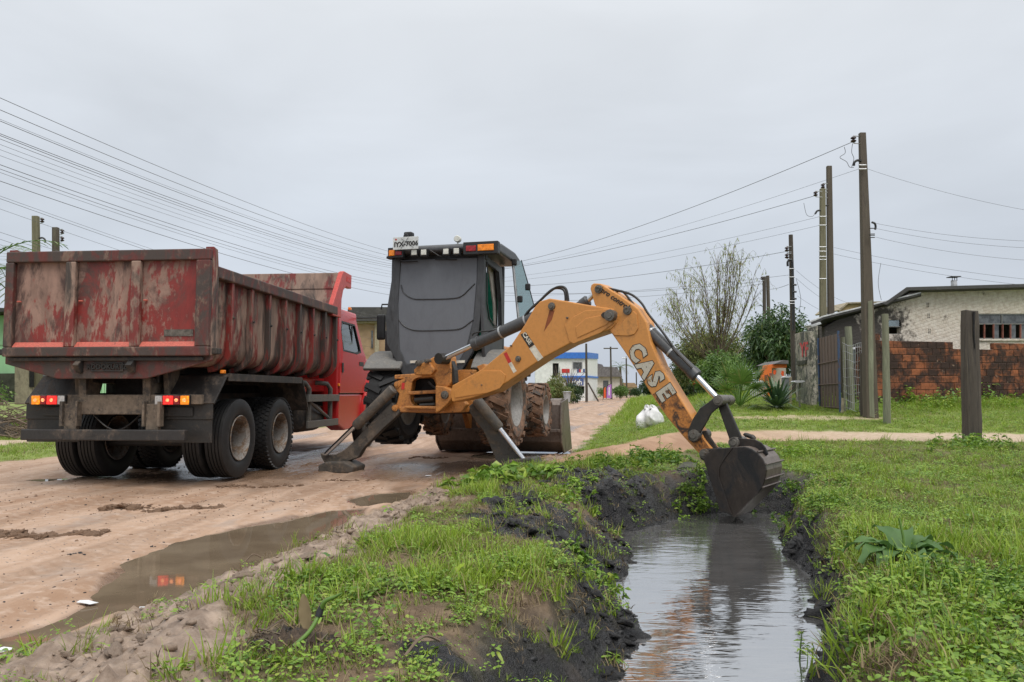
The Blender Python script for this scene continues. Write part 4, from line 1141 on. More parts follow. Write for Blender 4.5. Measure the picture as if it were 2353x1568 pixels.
# cab: posts, roof, panels (local frame, rear face at y = .5)
def bl(px, py, ly, dx=0.0):         # local point where a sight line meets the plane y = ly of the machine frame
    o = B_INV @ Vector((0, 0, CAM_H)); d = (B_INV.to_3x3() @ ray(px, py))
    t = (ly - o.y) / d.y
    return o + d * t
def blx(px, py, lx):                # same for the plane x = lx
    o = B_INV @ Vector((0, 0, CAM_H)); d = (B_INV.to_3x3() @ ray(px, py))
    t = (lx - o.x) / d.x
    return o + d * t
CY0 = 0.50
def cabslab(pts, ly, depth, name, mat, bevel=0.01, parent=bh, seg=2):
    P = [bl(x, y, ly) for x, y in pts]
    return MB().prism(P, (0, depth, 0)).obj(name, mat, parent, bevel=bevel, seg=seg)
panel = cabslab([(921, 598), (1097, 592), (1096, 640), (1088, 735), (1072, 800), (1050, 840), (935, 840), (917, 800), (913, 700)], CY0, 0.04, 'rear_window_cover', M['cab_panel'])
for yy, dyy in ((655, 33), (735, 25)):
    pts = [(917 + (5 if yy < 700 else 0), yy), (928, yy + dyy * 0.55), (948, yy + dyy - 2), (975, yy + dyy), (1040, yy + dyy - 2), (1062, yy + dyy * 0.75), (1078, yy + dyy * 0.3), (1091, yy - 3)]
    MB().tube(smoothpath([bl(x, y, CY0 - 0.004) for x, y in pts], 4), 0.010, 6).obj('cover_rib', M['cab_grey'], panel, smooth=60)
post_l = cabslab([(908, 588), (921, 588), (914, 700), (917, 800), (935, 838), (948, 860), (925, 862), (905, 820), (888, 790), (886, 730)], CY0 - 0.02, 0.10, 'cab_post', M['cab_grey'])
post_r = cabslab([(1097, 586), (1113, 584), (1108, 690), (1100, 760), (1085, 810), (1058, 858), (1040, 858), (1072, 800), (1088, 735), (1096, 640)], CY0 - 0.02, 0.10, 'cab_post', M['cab_grey'])
cabslab([(925, 836), (1060, 834), (1050, 862), (940, 864)], CY0 - 0.02, 0.10, 'lower_panel', M['cab_grey'])
cabslab([(905, 578), (1118, 570), (1116, 597), (908, 602)], CY0 + 0.02, 0.10, 'rear_header', M['black'])
# side walls: a ring with the quarter window on the right, plain on the left
xr = bl(1113, 640, CY0).x
zt = bl(1113, 584, CY0).z
def side_ring(x, nm):
    so = [(0.49, zt), (1.50, zt - 0.05), (1.62, zt - 0.6), (1.55, zt - 1.2), (1.42, zt - 1.75), (0.62, zt - 1.75), (0.50, zt - 1.3), (0.47, zt - 0.8)]
    si = [(0.60, zt - 0.10), (1.25, zt - 0.14), (1.40, zt - 0.6), (1.42, zt - 1.0), (1.28, zt - 1.04), (1.00, zt - 1.03), (0.72, zt - 0.93), (0.60, zt - 0.72)]
    sg = 1 if x > 0 else -1
    O = [(x, y, z) for y, z in so]; I = [(x, y, z) for y, z in si]
    o = MB().ring(O, I, (-sg * 0.05, 0, 0)).obj(nm, M['cab_grey'], bh, bevel=0.01)
    I2 = [(x + sg * 0.004, y, z) for y, z in si]
    cen = Vector((x + sg * 0.004, 1.0, zt - 0.55))
    I3 = [tuple(cen + (Vector(p) - cen) * 0.955) for p in I2]
    MB().ring(I2, I3, (sg * 0.015, 0, 0)).obj('window_seal', M['black'], o)
    if sg < 0:
        MB().prism([(x - sg * 0.025, y, z) for y, z in si], (sg * 0.005, 0, 0)).obj('quarter_window', M['glass_green'], o)
    return o
side_ring(xr, 'cab_side'); side_ring(-xr - 0.02, 'cab_side')
MB().bx(-xr + 0.05, xr - 0.1, 0.62, 1.5, 1.35, 1.42).obj('cab_floor', M['black'], bh)
for xf in (-xr, xr - 0.08):
    MB().prism([(xf, 1.60, zt - 0.02), (xf, 1.66, zt - 0.02), (xf, 1.60, zt - 1.7), (xf, 1.54, zt - 1.7)], (0.08, 0, 0)).obj('front_post', M['cab_grey'], bh)
MB().prism([(-xr + 0.1, 1.61, zt - 0.1), (-xr + 0.1, 1.615, zt - 0.1), (-xr + 0.1, 1.57, zt - 1.5), (-xr + 0.1, 1.565, zt - 1.5)], (2 * xr - 0.2, 0, 0)).obj('windscreen', M['glass_green'], bh)
MB().box((-0.15, 1.0, zt - 1.15), (0.5, 0.14, 0.6)).box((-0.15, 1.2, zt - 1.45), (0.5, 0.5, 0.14)).obj('seat', M['black'], bh, bevel=0.04)
# inner lining seen through the quarter window
MB().prism([(xr - 0.09, 0.95, zt - 0.08), (xr - 0.09, 1.50, zt - 0.10), (xr - 0.09, 1.56, zt - 1.1), (xr - 0.09, 1.40, zt - 1.1), (xr - 0.09, 1.33, zt - 0.65), (xr - 0.09, 1.10, zt - 0.22)], (-0.02, 0, 0)).obj('door_lining', M['cab_inside'], bh)
# roof
rl, rr_ = bl(893, 585, 0.36), bl(1142, 572, 0.36)
zr = rl.z
roof_pts = [(0.36, 0.0), (0.34, 0.075), (0.42, 0.12), (0.75, 0.16), (1.55, 0.16), (1.85, 0.10), (1.90, 0.02), (1.75, -0.03)]
MB().prism([(rl.x + 0.02, y, zr + z) for y, z in roof_pts], (rr_.x - rl.x - 0.04, 0, 0)).obj('roof', M['cab_grey'], bh, bevel=0.045, seg=3)
def lamp_box(px0, py0, px1, py1, name, mat, dy=0.30, depth=0.07, bevel=0.008, parent=bh):
    a, b = bl(px0, py0, dy), bl(px1, py1, dy)
    return MB().bx(a.x, b.x, dy, dy + depth, b.z, a.z).obj(name, mat, parent, bevel=bevel)
for x0, x1, y0, y1, big in ((893, 923, 573, 588, 0), (1066, 1141, 560, 578, 1)):
    h = lamp_box(x0 - 2, y0 - 3, x1 + 3, y1 + 4, 'tail_light', M['black'], 0.30, 0.12)
    if big:
        lamp_box(1070, 565, 1093, 577, 'red_lens', M['lens_darkred'], 0.285, 0.02, parent=h)
        lamp_box(1097, 562, 1134, 575, 'orange_lens', M['lens_orange'], 0.280, 0.025, parent=h)
    else:
        lamp_box(893, 575, 906, 588, 'orange_lens', M['lens_orange'], 0.285, 0.02, parent=h)
        lamp_box(908, 578, 922, 586, 'red_lens', M['lens_darkred'], 0.285, 0.02, parent=h)
for x0 in (939, 953 + 5, 1020 - 4, 1048 - 5):
    pass
for i, (x0, y0) in enumerate(((943, 572), (965, 572), (1016, 570), (1040, 569))):
    h = lamp_box(x0, y0, x0 + 16, y0 + 17, 'work_light', M['black'], 0.26, 0.09)
    lamp_box(x0 + 2, y0 + 2, x0 + 14, y0 + 14, 'lens', M['worklight'], 0.248, 0.014, parent=h)
pl = lamp_box(903, 546, 961, 572, 'licence_plate', M['plate_white'], 0.22, 0.012, 0.004)
text_obj('plate_text', 'IYX-7006', 0.098, M['decal_black'], pl, bl(933, 561, 0.217), (1, 0, 0.03), (0, 0, 1), 0.002, 0.003)
MB().cyl(bl(910, 551, 0.22), bl(910, 551, 0.214), 0.013, 12).obj('plate_seal', M['decal_red'], pl)
MB().tube([bl(922, 549, 0.212), bl(938, 560, 0.21), bl(950, 569, 0.212)], 0.003, 5).tube([bl(938, 546, 0.212), bl(930, 558, 0.21), bl(921, 571, 0.212)], 0.003, 5).obj('tie_wire', M['black'], pl)
lamp_box(927, 533, 946, 549, 'beacon_base', M['black'], 0.30, 0.12, 0.02)
MB().lathe([(0, 0), (0.035, 0.0), (0.045, 0.02), (0.045, 0.07), (0.03, 0.09), (0, 0.09)], bl(932, 543, 0.26), (0, 1, 0), 16).obj('camera_eye', M['black'], bh, smooth=40)
c = bl(1052, 550, 0.55)
MB().lathe([(0, -0.05), (0.042, -0.05), (0.05, -0.04), (0.05, 0.03), (0.03, 0.05), (0, 0.05)], c, (0, 1, 0), 16).tube([c, c - Vector((0, 0, 0.12))], 0.012, 6).obj('round_lamp', M['worklight'], bh, smooth=40)
MB().tube([bl(988, 575, 0.28), bl(1008, 588, 0.30), bl(1028, 595, 0.40)], 0.007, 5).obj('wiper_arm', M['black'], bh)
MB().tube([bl(1000, 597, 0.44), bl(1050, 597, 0.44)], 0.009, 5).tube([bl(920, 603, 0.44), bl(960, 601, 0.44)], 0.009, 5).obj('wiper_blade', M['black'], bh)
MB().lathe([(0, 0), (0.03, 0.01), (0.035, 0.06), (0.02, 0.12), (0, 0.13)], bl(906, 593, 0.40), (-1, 0, 0.1), 10).obj('side_lamp', M['black'], bh, smooth=50)
# side mirror on the left, open glass door on the right
mirr = MB().box(bl(876, 752, 1.3), (0.15, 0.07, 0.42)).obj('mirror', M['black'], bh, bevel=0.05, seg=3)
MB().tube([bl(876, 712, 1.3), bl(878, 700, 1.3), bl(905, 700, 1.3)], 0.014, 6).obj('mirror_arm', M['black'], bh)
dp = [(1180, 598), (1198, 600), (1226, 700), (1216, 716), (1203, 730), (1193, 735)]
def ddoor(x, y): return bl(x, y, 1.35 + (x - 1180) * 0.002)
MB().prism([ddoor(x, y) for x, y in dp], (0.004, 0.02, 0)).obj('door_glass', M['glass_pale'], bh)
MB().tube([ddoor(1178, 596), ddoor(1184, 660), ddoor(1192, 738)], 0.022, 8).obj('door_edge', M['galv'], bh)
MB().tube([ddoor(1198, 598), ddoor(1213, 650), ddoor(1227, 702)], 0.008, 6).obj('door_trim', M['black'], bh)
for x, y in ((1183, 603), (1196, 688), (1214, 660)):
    MB().box(ddoor(x, y) - Vector((0, 0.03, 0)), (0.08, 0.05, 0.10)).obj('door_latch', M['black'], bh, bevel=0.015)
# rear fenders
for side in (1, -1):
    fo = [(1.0 - 0.80 * math.cos(a), LIFT + 0.66 + 0.76 * math.sin(a)) for a in np.linspace(R(38), R(150), 10)]
    fi = [(1.0 - 0.74 * math.cos(a), LIFT + 0.66 + 0.70 * math.sin(a)) for a in np.linspace(R(150), R(38), 10)]
    MB().prism([(side * 0.55, y, z) for y, z in fo + fi], (side * 0.60, 0, 0)).obj('rear_fender', M['fender'], bh, smooth=40, bevel=0.015)

# stabiliser frame (upright plate across the rear)
SF = VPlane((B_W @ Vector((0, -0.02, 0)))[:2], -B_HEAD)
fo = [(905, 940), (912, 925), (917, 905), (908, 895), (905, 884), (912, 876), (925, 872), (935, 862), (975, 858), (1060, 850), (1088, 850), (1085, 900), (1085, 930), (1080, 945), (1065, 948), (1000, 950), (960, 949), (915, 947)]
fi_ = [(945, 925), (943, 912), (944, 900), (946, 885), (947, 878), (952, 872), (958, 869), (966, 867), (978, 867), (990, 868), (996, 872), (1000, 880), (1001, 890), (1000, 905), (1000, 935), (985, 938), (968, 934), (952, 932)]
P_o = [SF.hit(x, y, 0.05) for x, y in fo]; P_i = [SF.hit(x, y, 0.05) for x, y in fi_]
MB().ring(P_o, P_i, -SF.n * 0.16).obj('stabiliser_frame', M['orange_worn'], bh, local=B_INV, bevel=0.012)
slab(SF, [(940, 862), (1005, 862), (1005, 940), (940, 940)], -0.16, 0.03, 'frame_hole_shade', M['dark'], bevel=0)  # near-black sheet painting the shade seen through the frame opening
slab(SF, [(906, 862), (1050, 852), (1050, 866), (906, 872)], 0.02, 0.25, 'frame_beam', M['orange_worn'])
slab(SF, [(915, 935), (1070, 935), (1065, 948), (920, 948)], 0.10, 0.06, 'frame_foot', M['orange_worn'])
slab(SF, [(930, 933), (1005, 934), (1003, 941), (930, 939)], 0.20, 0.12, 'lower_tray', M['orange_worn'])
slab(SF, [(937, 900), (1003, 896), (1003, 904), (937, 908)], 0.14, 0.10, 'cross_bar', M['orange_worn'])
MB().tube([SF.hit(955, 920, 0.05), SF.hit(998, 916, 0.05)], 0.055, 10).tube([SF.hit(965, 932, 0.08), SF.hit(1000, 930, 0.08)], 0.03, 8).obj('swing_cylinder', M['steel_dark'], bh, local=B_INV, smooth=40)
MB().tube(smoothpath([SF.hit(985, 878, 0.02), SF.hit(992, 886, 0.08), SF.hit(1003, 894, 0.10)]), 0.016, 8).obj('hose', M['hose'], bh, local=B_INV, smooth=60)
slab(SF, [(923, 880), (930, 880), (929, 895), (922, 895)], 0.056, 0.004, 'warning_decal', M['decal_red'], bevel=0)
for x0 in (942, 1046):
    slab(VPlane((B_W @ Vector((0, 0.46, 0)))[:2], -B_HEAD), [(x0, 829), (x0 + 22, 828), (x0 + 22, 834), (x0, 835)], 0.0, 0.005, 'warning_decal', M['cream'], bevel=0)
for x, y in ((913, 884), (908, 942 - 4), (1072, 940)):
    pin(SF, x, y, 0.06, 0.045, 0.2, 'orange_worn')
# stabiliser legs
def leg(arm, barrel, rod, footpts, offp):
    slab(SF, arm, offp + 0.06, 0.13, 'stabiliser_leg', M['leg_steel'], bevel=0.012)
    b0, b1 = (SF.mid(*barrel[0], 0.02) for _ in (0,)).__next__(), SF.mid(*barrel[1], 0.02)
    MB().lathe([(0, 0), (0.055, 0.0), (0.075, 0.02), (0.075, (b1 - b0).length - 0.03), (0.06, (b1 - b0).length), (0, (b1 - b0).length)], b0 + SF.n * 0.10, b1 - b0, 18).obj('stabiliser_cylinder', M['tan_cyl'], bh, smooth=40, local=B_INV)
    r0, r1 = SF.mid(*rod[0], 0.02), SF.mid(*rod[1], 0.02)
    MB().cyl(r0 + SF.n * 0.10, r1 + SF.n * 0.10, 0.034, 14).obj('piston_rod', M['chrome'], bh, smooth=40, local=B_INV)
    P = [SF.hit(x, y, offp + 0.22) for x, y in footpts]
    MB().prism(P, -SF.n * 0.42).obj('stabiliser_foot', M['leg_steel'], bh, bevel=0.02, local=B_INV)
leg([(900, 925), (922, 947), (880, 985), (835, 1030), (822, 1052), (800, 1060), (770, 1072), (748, 1068), (738, 1052), (735, 1041), (748, 1046), (768, 1046), (790, 1035), (815, 1012), (855, 968)],
    ((910, 893), (822, 980)), ((824, 976), (755, 1043)), ((730, 1070), (748, 1062), (790, 1062), (812, 1074), (808, 1088), (732, 1089)), 0.0)
leg([(1072, 938), (1092, 922), (1104, 935), (1140, 985), (1180, 1035), (1212, 1062), (1200, 1082), (1165, 1088), (1143, 1068), (1128, 1030), (1110, 990), (1085, 958)],
    ((1098, 918), (1152, 985)), ((1148, 980), (1208, 1058)), ((1140, 1075), (1165, 1058), (1225, 1052), (1232, 1068), (1228, 1092), (1142, 1096)), 0.0)

# ---- boom plane
BA = -R(34)
P0 = at(975, 900, 11.0)
BP = VPlane((P0.x, P0.y), BA)
# swing tower
TW = VPlane((B_W @ Vector((0.12, -0.24, 0)))[:2], -B_HEAD - R(12))
slab(TW, [(966, 868), (972, 850), (980, 836), (985, 826), (1000, 818), (1010, 812), (1026, 813), (1034, 820), (1036, 850), (1036, 880), (1030, 890), (1002, 888), (998, 866)], 0.05, 0.18, 'swing_tower', M['orange_worn'], bevel=0.02, seg=3)
slab(TW, [(950, 850), (962, 838), (975, 832), (984, 828), (990, 840), (1000, 850), (990, 862), (952, 862)], 0.10, 0.20, 'tower_head', M['orange_worn'], bevel=0.015)
slab(TW, [(1000, 886), (1020, 888), (1036, 896), (1038, 915), (1030, 926), (1010, 945), (1000, 950)], 0.12, 0.10, 'swing_ear', M['orange_worn'], bevel=0.015)
slab(TW, [(1000, 945), (1030, 922), (1060, 915), (1072, 930), (1060, 948), (1010, 950)], -0.05, 0.10, 'swing_ear', M['orange_worn'], bevel=0.015)
slab(TW, [(1034, 820), (1044, 850), (1046, 880), (1040, 885), (1036, 850)], 0.02, 0.10, 'tower_flange', M['steel_dark'], bevel=0.006)
for x, y, r in ((961, 835, 0.040), (1013, 822, 0.055), (1022, 908, 0.055), (980, 830, 0.03)):
    pin(TW, x, y, 0.13, r, 0.2)
# boom
HB = 0.13
boom = slab(BP, [(1039, 924), (1034, 908), (1039, 886), (1105, 850), (1174, 793), (1206, 745), (1228, 706), (1240, 693), (1262, 686), (1300, 692), (1345, 700), (1390, 707), (1408, 710), (1420, 724), (1417, 742), (1404, 757), (1360, 772), (1307, 791), (1251, 821), (1196, 858), (1133, 900), (1080, 916)], HB, 2 * HB, 'boom', M['orange'], bevel=0.014)
def plate(pts, near, th, name, mat, parent, bevel=0.006):
    return slab(BP, pts, near + th, th, name, mat, parent, bevel)
plate([(1045, 915), (1043, 898), (1088, 868), (1110, 852), (1150, 852), (1162, 862), (1158, 880), (1148, 893), (1120, 903)], HB, 0.010, 'side_plate', M['orange'], boom)
plate([(1297, 748), (1318, 728), (1345, 714), (1400, 711), (1416, 724), (1412, 742), (1380, 765), (1318, 790), (1308, 785)], HB, 0.010, 'side_plate', M['orange'], boom)
plate([(1322, 752), (1345, 732), (1395, 722), (1406, 728), (1396, 745), (1326, 777)], HB + 0.010, 0.008, 'side_plate', M['orange'], boom)
plate([(1196, 769), (1208, 763), (1228, 792), (1216, 800)], HB, 0.002, 'decal', M['decal_black'], boom, 0)
plate([(1216, 801), (1228, 793), (1248, 822), (1236, 831)], HB, 0.002, 'decal', M['cream'], boom, 0)
plate([(1157, 813), (1164, 809), (1175, 831), (1168, 836)], HB, 0.002, 'decal', M['decal_red'], boom, 0)
plate([(1168, 836), (1175, 832), (1187, 853), (1180, 858)], HB, 0.002, 'decal', M['cream'], boom, 0)
def bp_text(s, p_c, p_x, p_up, size, mat, parent, near, **k):
    c = BP.hit(*p_c, near); x = BP.hit(*p_x, near) - c; u = BP.hit(*p_up, near) - c
    t3 = B_INV.to_3x3()
    return text_obj('lettering', s, size, mat, parent, B_INV @ c, t3 @ x, t3 @ u, **k)
bp_text('CASE', (1211, 778), (1221, 793), (1221, 771), 0.075, M['cream'], boom, HB + 0.005, extrude=0.002, offset=0.002)
for x, y, r in ((1268, 704, 0.045), (1191, 825, 0.036), (1304, 731, 0.012), (1175, 795, 0.010), (1108, 885, 0.008)):
    pin(BP, x, y, HB + 0.004, r, 0.04)
pin(BP, 1401, 725, HB + 0.06, 0.066, 0.30)
slab(BP, [(1380, 724), (1385, 718), (1403, 715), (1412, 722), (1408, 735), (1397, 737), (1384, 730)], HB + 0.035, 0.014, 'pin_keeper', M['steel_dark'], bevel=0.004)
rust = MT('rust streak'); rust_m = rust.done(rust.mix(rust.ramp(rust.noise(9, 5, 0.6), 0.3, 0.7), (0.30, 0.085, 0.030), (0.17, 0.05, 0.02)), 0.8)
plate([(1263, 712), (1274, 714), (1268, 735), (1258, 750), (1250, 762), (1256, 738)], HB, 0.0015, 'rust_stain', rust_m, boom, 0)
slab(BP, [(1095, 842), (1110, 836), (1118, 842), (1150, 838), (1140, 850), (1105, 862)], -0.05, 0.10, 'boom_bracket', M['orange'], boom, 0.01)
# dipper: two cheeks around the boom end, box below
HD = 0.115
dip_o = [(1356, 664), (1358, 655), (1364, 651), (1379, 652), (1420, 677), (1465, 709), (1485, 741), (1495, 786), (1517, 839), (1555, 903), (1592, 962), (1619, 1011), (1640, 1036), (1622, 1052), (1608, 1045), (1570, 1004), (1532, 959), (1495, 905), (1465, 856), (1435, 809), (1402, 762), (1383, 722), (1366, 700)]
dipper = slab(BP, dip_o, HD, 2 * HD, 'dipper', M['orange'], bevel=0.012)
slab(BP, [(1405, 764), (1425, 745), (1455, 715), (1463, 722), (1466, 755), (1458, 768), (1445, 772), (1412, 771)], HD + 0.012, 0.012, 'side_plate', M['orange'], dipper, 0.005)
worn = layered('scraped dipper end', (0.58, 0.22, 0.045), (0.24, 0.10, 0.04), (0.040, 0.024, 0.016), 0.45, 0.58, 0.47, 0.60, 3.2, (1, 1, 1), 0.4, bump=0.15)
slab(BP, [(1532, 890), (1552, 903), (1590, 964), (1616, 1010), (1634, 1034), (1620, 1046), (1610, 1041), (1572, 1002), (1535, 957), (1500, 906)], HD + 0.003, 0.003, 'worn_paint', worn, dipper, 0)
for x, y, r in ((1376, 665, 0.048), (1442, 714, 0.050)):
    pin(BP, x, y, HD + 0.004, r, 0.06, parent=bh)
# lettering on the dipper
d0, d1 = (1452, 790), (1528, 912)
for ch, (lx_, ly_) in zip('CASE', ((1463, 811), (1483, 846), (1505, 872), (1528, 903))):
    for size, mat, near, off in ((0.325, M['decal_black'], HD + 0.003, 0.021), (0.325, M['cream_worn'], HD + 0.006, 0.013)):
        c = BP.hit(lx_, ly_, near); x = BP.hit(lx_ + 22, ly_ + 35, near) - c; u = BP.hit(lx_ + 35, ly_ - 20, near) - c
        t3 = B_INV.to_3x3()
        text_obj('lettering', ch, size * 0.80, mat, dipper, B_INV @ c, t3 @ x, t3 @ u, extrude=0.0015, offset=off)
bp_text('pro control', (1412, 686), (1437, 703), (1422, 670), 0.088, M['decal_black'], dipper, HD + 0.004, extrude=0.0015, offset=0.002, shear=0.3)
# cylinders in the boom plane
def cylinder(p0, p1, r, q1, rr, near=0.0, mat='grey_cyl', nm='hydraulic_cylinder', band=True):
    a, b, c = BP.hit(*p0, near), BP.hit(*p1, near), BP.hit(*q1, near)
    L = (b - a).length
    o = MB().lathe([(0, 0), (r * 0.9, 0), (r, 0.03), (r, L - 0.10), (r * 1.10, L - 0.095), (r * 1.10, L - 0.01), (r * 0.9, L), (0, L)], a, b - a, 20).obj(nm, M[mat], bh, smooth=35, local=B_INV)
    MB().cyl(b - (b - a).normalized() * 0.03, c, rr, 14).obj('piston_rod', M['chrome'], o, smooth=40, local=B_INV)
    if band:
        for f in (0.30, 0.62):
            m_ = a + (b - a) * f
            MB().lathe([(r * 1.0, -0.012), (r * 1.06, -0.012), (r * 1.06, 0.012), (r, 0.012)], m_, b - a, 20).obj('clamp_band', M['galv'], o, smooth=35, local=B_INV)
    return o
cylinder((1268, 712), (1088, 793), 0.080, (1016, 826), 0.036, 0.0)
cylinder((1300, 728), (1352, 690), 0.062, (1376, 665), 0.034, 0.0, band=False)
cylinder((1452, 722), (1602, 866), 0.068, (1651, 919), 0.034, 0.0)
MB().lathe([(0, -0.09), (0.075, -0.09), (0.075, 0.09), (0, 0.09)], BP.hit(1017, 825, 0.0), BP.n, 16).obj('rod_eye', M['steel_dark'], bh, smooth=35, local=B_INV)
# hoses
def hose(pts, near, r=0.016, nm='hose'):
    P = [BP.hit(x, y, n_) for (x, y), n_ in zip(pts, near)]
    return MB().tube(smoothpath(P, 7), r, 8).obj(nm, M['hose'], bh, smooth=60, local=B_INV)
hose([(1196, 745), (1212, 718), (1232, 700), (1262, 672), (1282, 660), (1300, 664), (1306, 692)], [0.05] * 7)
hose([(1200, 742), (1218, 712), (1240, 692), (1268, 666), (1288, 663), (1298, 672), (1300, 694)], [-0.03] * 7)
hose([(1395, 663), (1420, 668), (1452, 678), (1474, 697), (1490, 722), (1520, 760), (1545, 795), (1560, 818)], [0.05] * 8, 0.014)
hose([(1412, 672), (1430, 670), (1448, 690), (1462, 708)], [0.0] * 4, 0.014)
hose([(1085, 772), (1090, 766), (1108, 762), (1130, 760), (1150, 755)], [0.06] * 5, 0.010)
MB().tube([BP.hit(1545, 800, 0.085), BP.hit(1590, 846, 0.085)], 0.014, 6).obj('steel_pipe', M['steel_dark'], bh, local=B_INV)
# bucket linkage
lk = M['steel_dark']
la = [(1581, 1010), (1579, 992), (1592, 962), (1608, 938), (1628, 924), (1645, 910), (1658, 914), (1659, 930), (1648, 938), (1634, 950), (1620, 976), (1606, 998), (1604, 1014), (1592, 1018)]
for near in (HD + 0.055, -HD - 0.015):
    o = slab(BP, la, near, 0.04, 'link_arm', lk, bevel=0.010)
lc = [(1600, 985), (1610, 990), (1636, 1030), (1628, 1040), (1608, 1020)]
for near in (0.05, -0.09):
    slab(BP, [(1612, 992), (1622, 990), (1648, 1030), (1640, 1040), (1622, 1030)], near + 0.03, 0.035, 'link_rod', lk, bevel=0.008)
lbk = [(1646, 925), (1656, 916), (1666, 920), (1702, 1002), (1704, 1014), (1690, 1022), (1676, 1012)]
for near in (0.075, -0.04):
    slab(BP, lbk, near, 0.045, 'link_arm', lk, bevel=0.010)
for x, y, r, nr in ((1594, 1001, 0.060, HD + 0.075), (1651, 920, 0.055, HD + 0.075)):
    pin(BP, x, y, nr, r, 2 * HD + 0.15)
# bucket
HW = 0.31
def bk(zx, zy): return ((1640 + zx / 5.6) / 1.088, (1040 + zy / 5.6) / 1.088)
side_pts = [bk(*p) for p in ((660, 600), (700, 540), (790, 465), (930, 450), (1070, 440), (1250, 435), (1330, 462), (1410, 515), (1490, 600), (1530, 680), (1545, 760), (1530, 880), (1490, 990), (1430, 1080), (1090, 1420), (1045, 1390), (1000, 1370), (900, 1340), (840, 1160), (760, 900), (700, 720))]
bucket = slab(BP, side_pts, HW, 0.035, 'bucket', M['steel_bucket'], bevel=0.008)
slab(BP, side_pts, -HW + 0.035, 0.035, 'bucket_side', M['steel_bucket'], bucket, 0.008)
shell_o = [bk(*p) for p in ((1060, 442), (1250, 432), (1335, 458), (1415, 510), (1497, 598), (1538, 680), (1553, 760), (1538, 882), (1496, 996), (1435, 1088), (1100, 1425))]
shell_i = [bk(*p) for p in ((1060, 470), (1240, 460), (1320, 485), (1395, 535), (1470, 615), (1510, 690), (1524, 760), (1510, 872), (1470, 980), (1410, 1070), (1085, 1400))]
slab(BP, shell_o + shell_i[::-1], HW - 0.035, 2 * HW - 0.07, 'bucket_shell', M['bucket_back'], bucket, 0.004)
for i in (3, 5, 7, 8):
    a = BP.hit(*shell_o[i], HW + 0.0); 
    o_dir = (a - BP.hit(*bk(1150, 800), HW)).normalized()
    MB().tube([a + o_dir * 0.004, a + o_dir * 0.004 - BP.n * (2 * HW)], 0.010, 6).obj('wear_strip', M['bucket_back'], bucket, local=B_INV)
slab(BP, [bk(*p) for p in ((660, 600), (790, 465), (1075, 445), (960, 600), (890, 720), (880, 850), (1060, 1380), (1000, 1370), (900, 1340), (840, 1160), (760, 900), (700, 720))], HW + 0.014, 0.014, 'side_cutter', M['steel_bucket'], bucket, 0.005)
for k in range(5):
    t_ = HW - 0.06 - k * (2 * HW - 0.12) / 4
    slab(BP, [bk(*p) for p in ((1040, 1350), (1110, 1380), (1075, 1470), (1050, 1500))], t_ + 0.03, 0.06, 'tooth', M['steel_dark'], bucket, 0.006)
ears = [bk(*p) for p in ((1035, 470), (1030, 400), (1045, 350), (1085, 310), (1130, 310), (1380, 330), (1470, 375), (1530, 450), (1565, 540), (1540, 560), (1500, 560), (1420, 500), (1250, 445))]
for near in (0.13, -0.09):
    slab(BP, ears, near, 0.035, 'bucket_ear', M['steel_bucket'], bucket, 0.006)
slab(BP, [bk(*p) for p in ((600, 560), (605, 510), (640, 465), (700, 458), (800, 460), (730, 540), (660, 640), (615, 600))], 0.16, 0.32, 'pivot_boss', M['steel_dark'], bucket, 0.02)
pin(BP, *bk(1090, 375), 0.15, 0.055, 0.30, parent=bucket)
pin(BP, *bk(675, 530), 0.18, 0.05, 0.36, parent=bucket)
hk = [BP.hit(*bk(*p), 0.06) for p in ((1375, 330), (1350, 300), (1300, 280), (1250, 262), (1232, 248))]
MB().tube(smoothpath(hk, 4), [0.028] * 6 + [0.024] * 6 + [0.018] * 4 + [0.012], 8).obj('lifting_hook', M['steel_dark'], bucket, smooth=60, local=B_INV)
# ------------------------------------------------------------------ helpers for the street
def holed(mb, outer, holes, vec):
    outer = [Vector(p) for p in outer]; holes = [[Vector(p) for p in h] for h in holes]; vec = Vector(vec)
    loops = [outer] + holes
    flat = [p for l in loops for p in l]; n = len(flat)
    tris = tessellate_polygon(loops)
    fs = [tuple(t) for t in tris] + [tuple(i + n for i in t[::-1]) for t in tris]
    b = 0
    for l in loops:
        m = len(l)
        for i in range(m):
            j = (i + 1) % m
            fs.append((b + i, b + j, n + b + j, n + b + i))
        b += m
    return mb.add(flat + [p + vec for p in flat], fs)
def wslab(plane, pts, near, depth, name, mat, parent=None, bevel=0.0, holes=(), smooth=None, vec=None):
    inv = root_inv(parent_root(parent)) if parent is not None else Matrix.Identity(4)
    P = [plane.hit(x, y, near) for x, y in pts]
    mb = MB()
    if holes:
        holed(mb, P, [[plane.hit(x, y, near) for x, y in h] for h in holes], -plane.n * depth)
    else:
        mb.prism(P, -plane.n * depth if vec is None else vec)
    return mb.obj(name, mat, parent, bevel=bevel, local=inv, smooth=smooth)
def parent_root(o):
    while o.parent is not None: o = o.parent
    return o
def rect(x0, y0, x1, y1): return [(x0, y0), (x1, y0), (x1, y1), (x0, y1)]
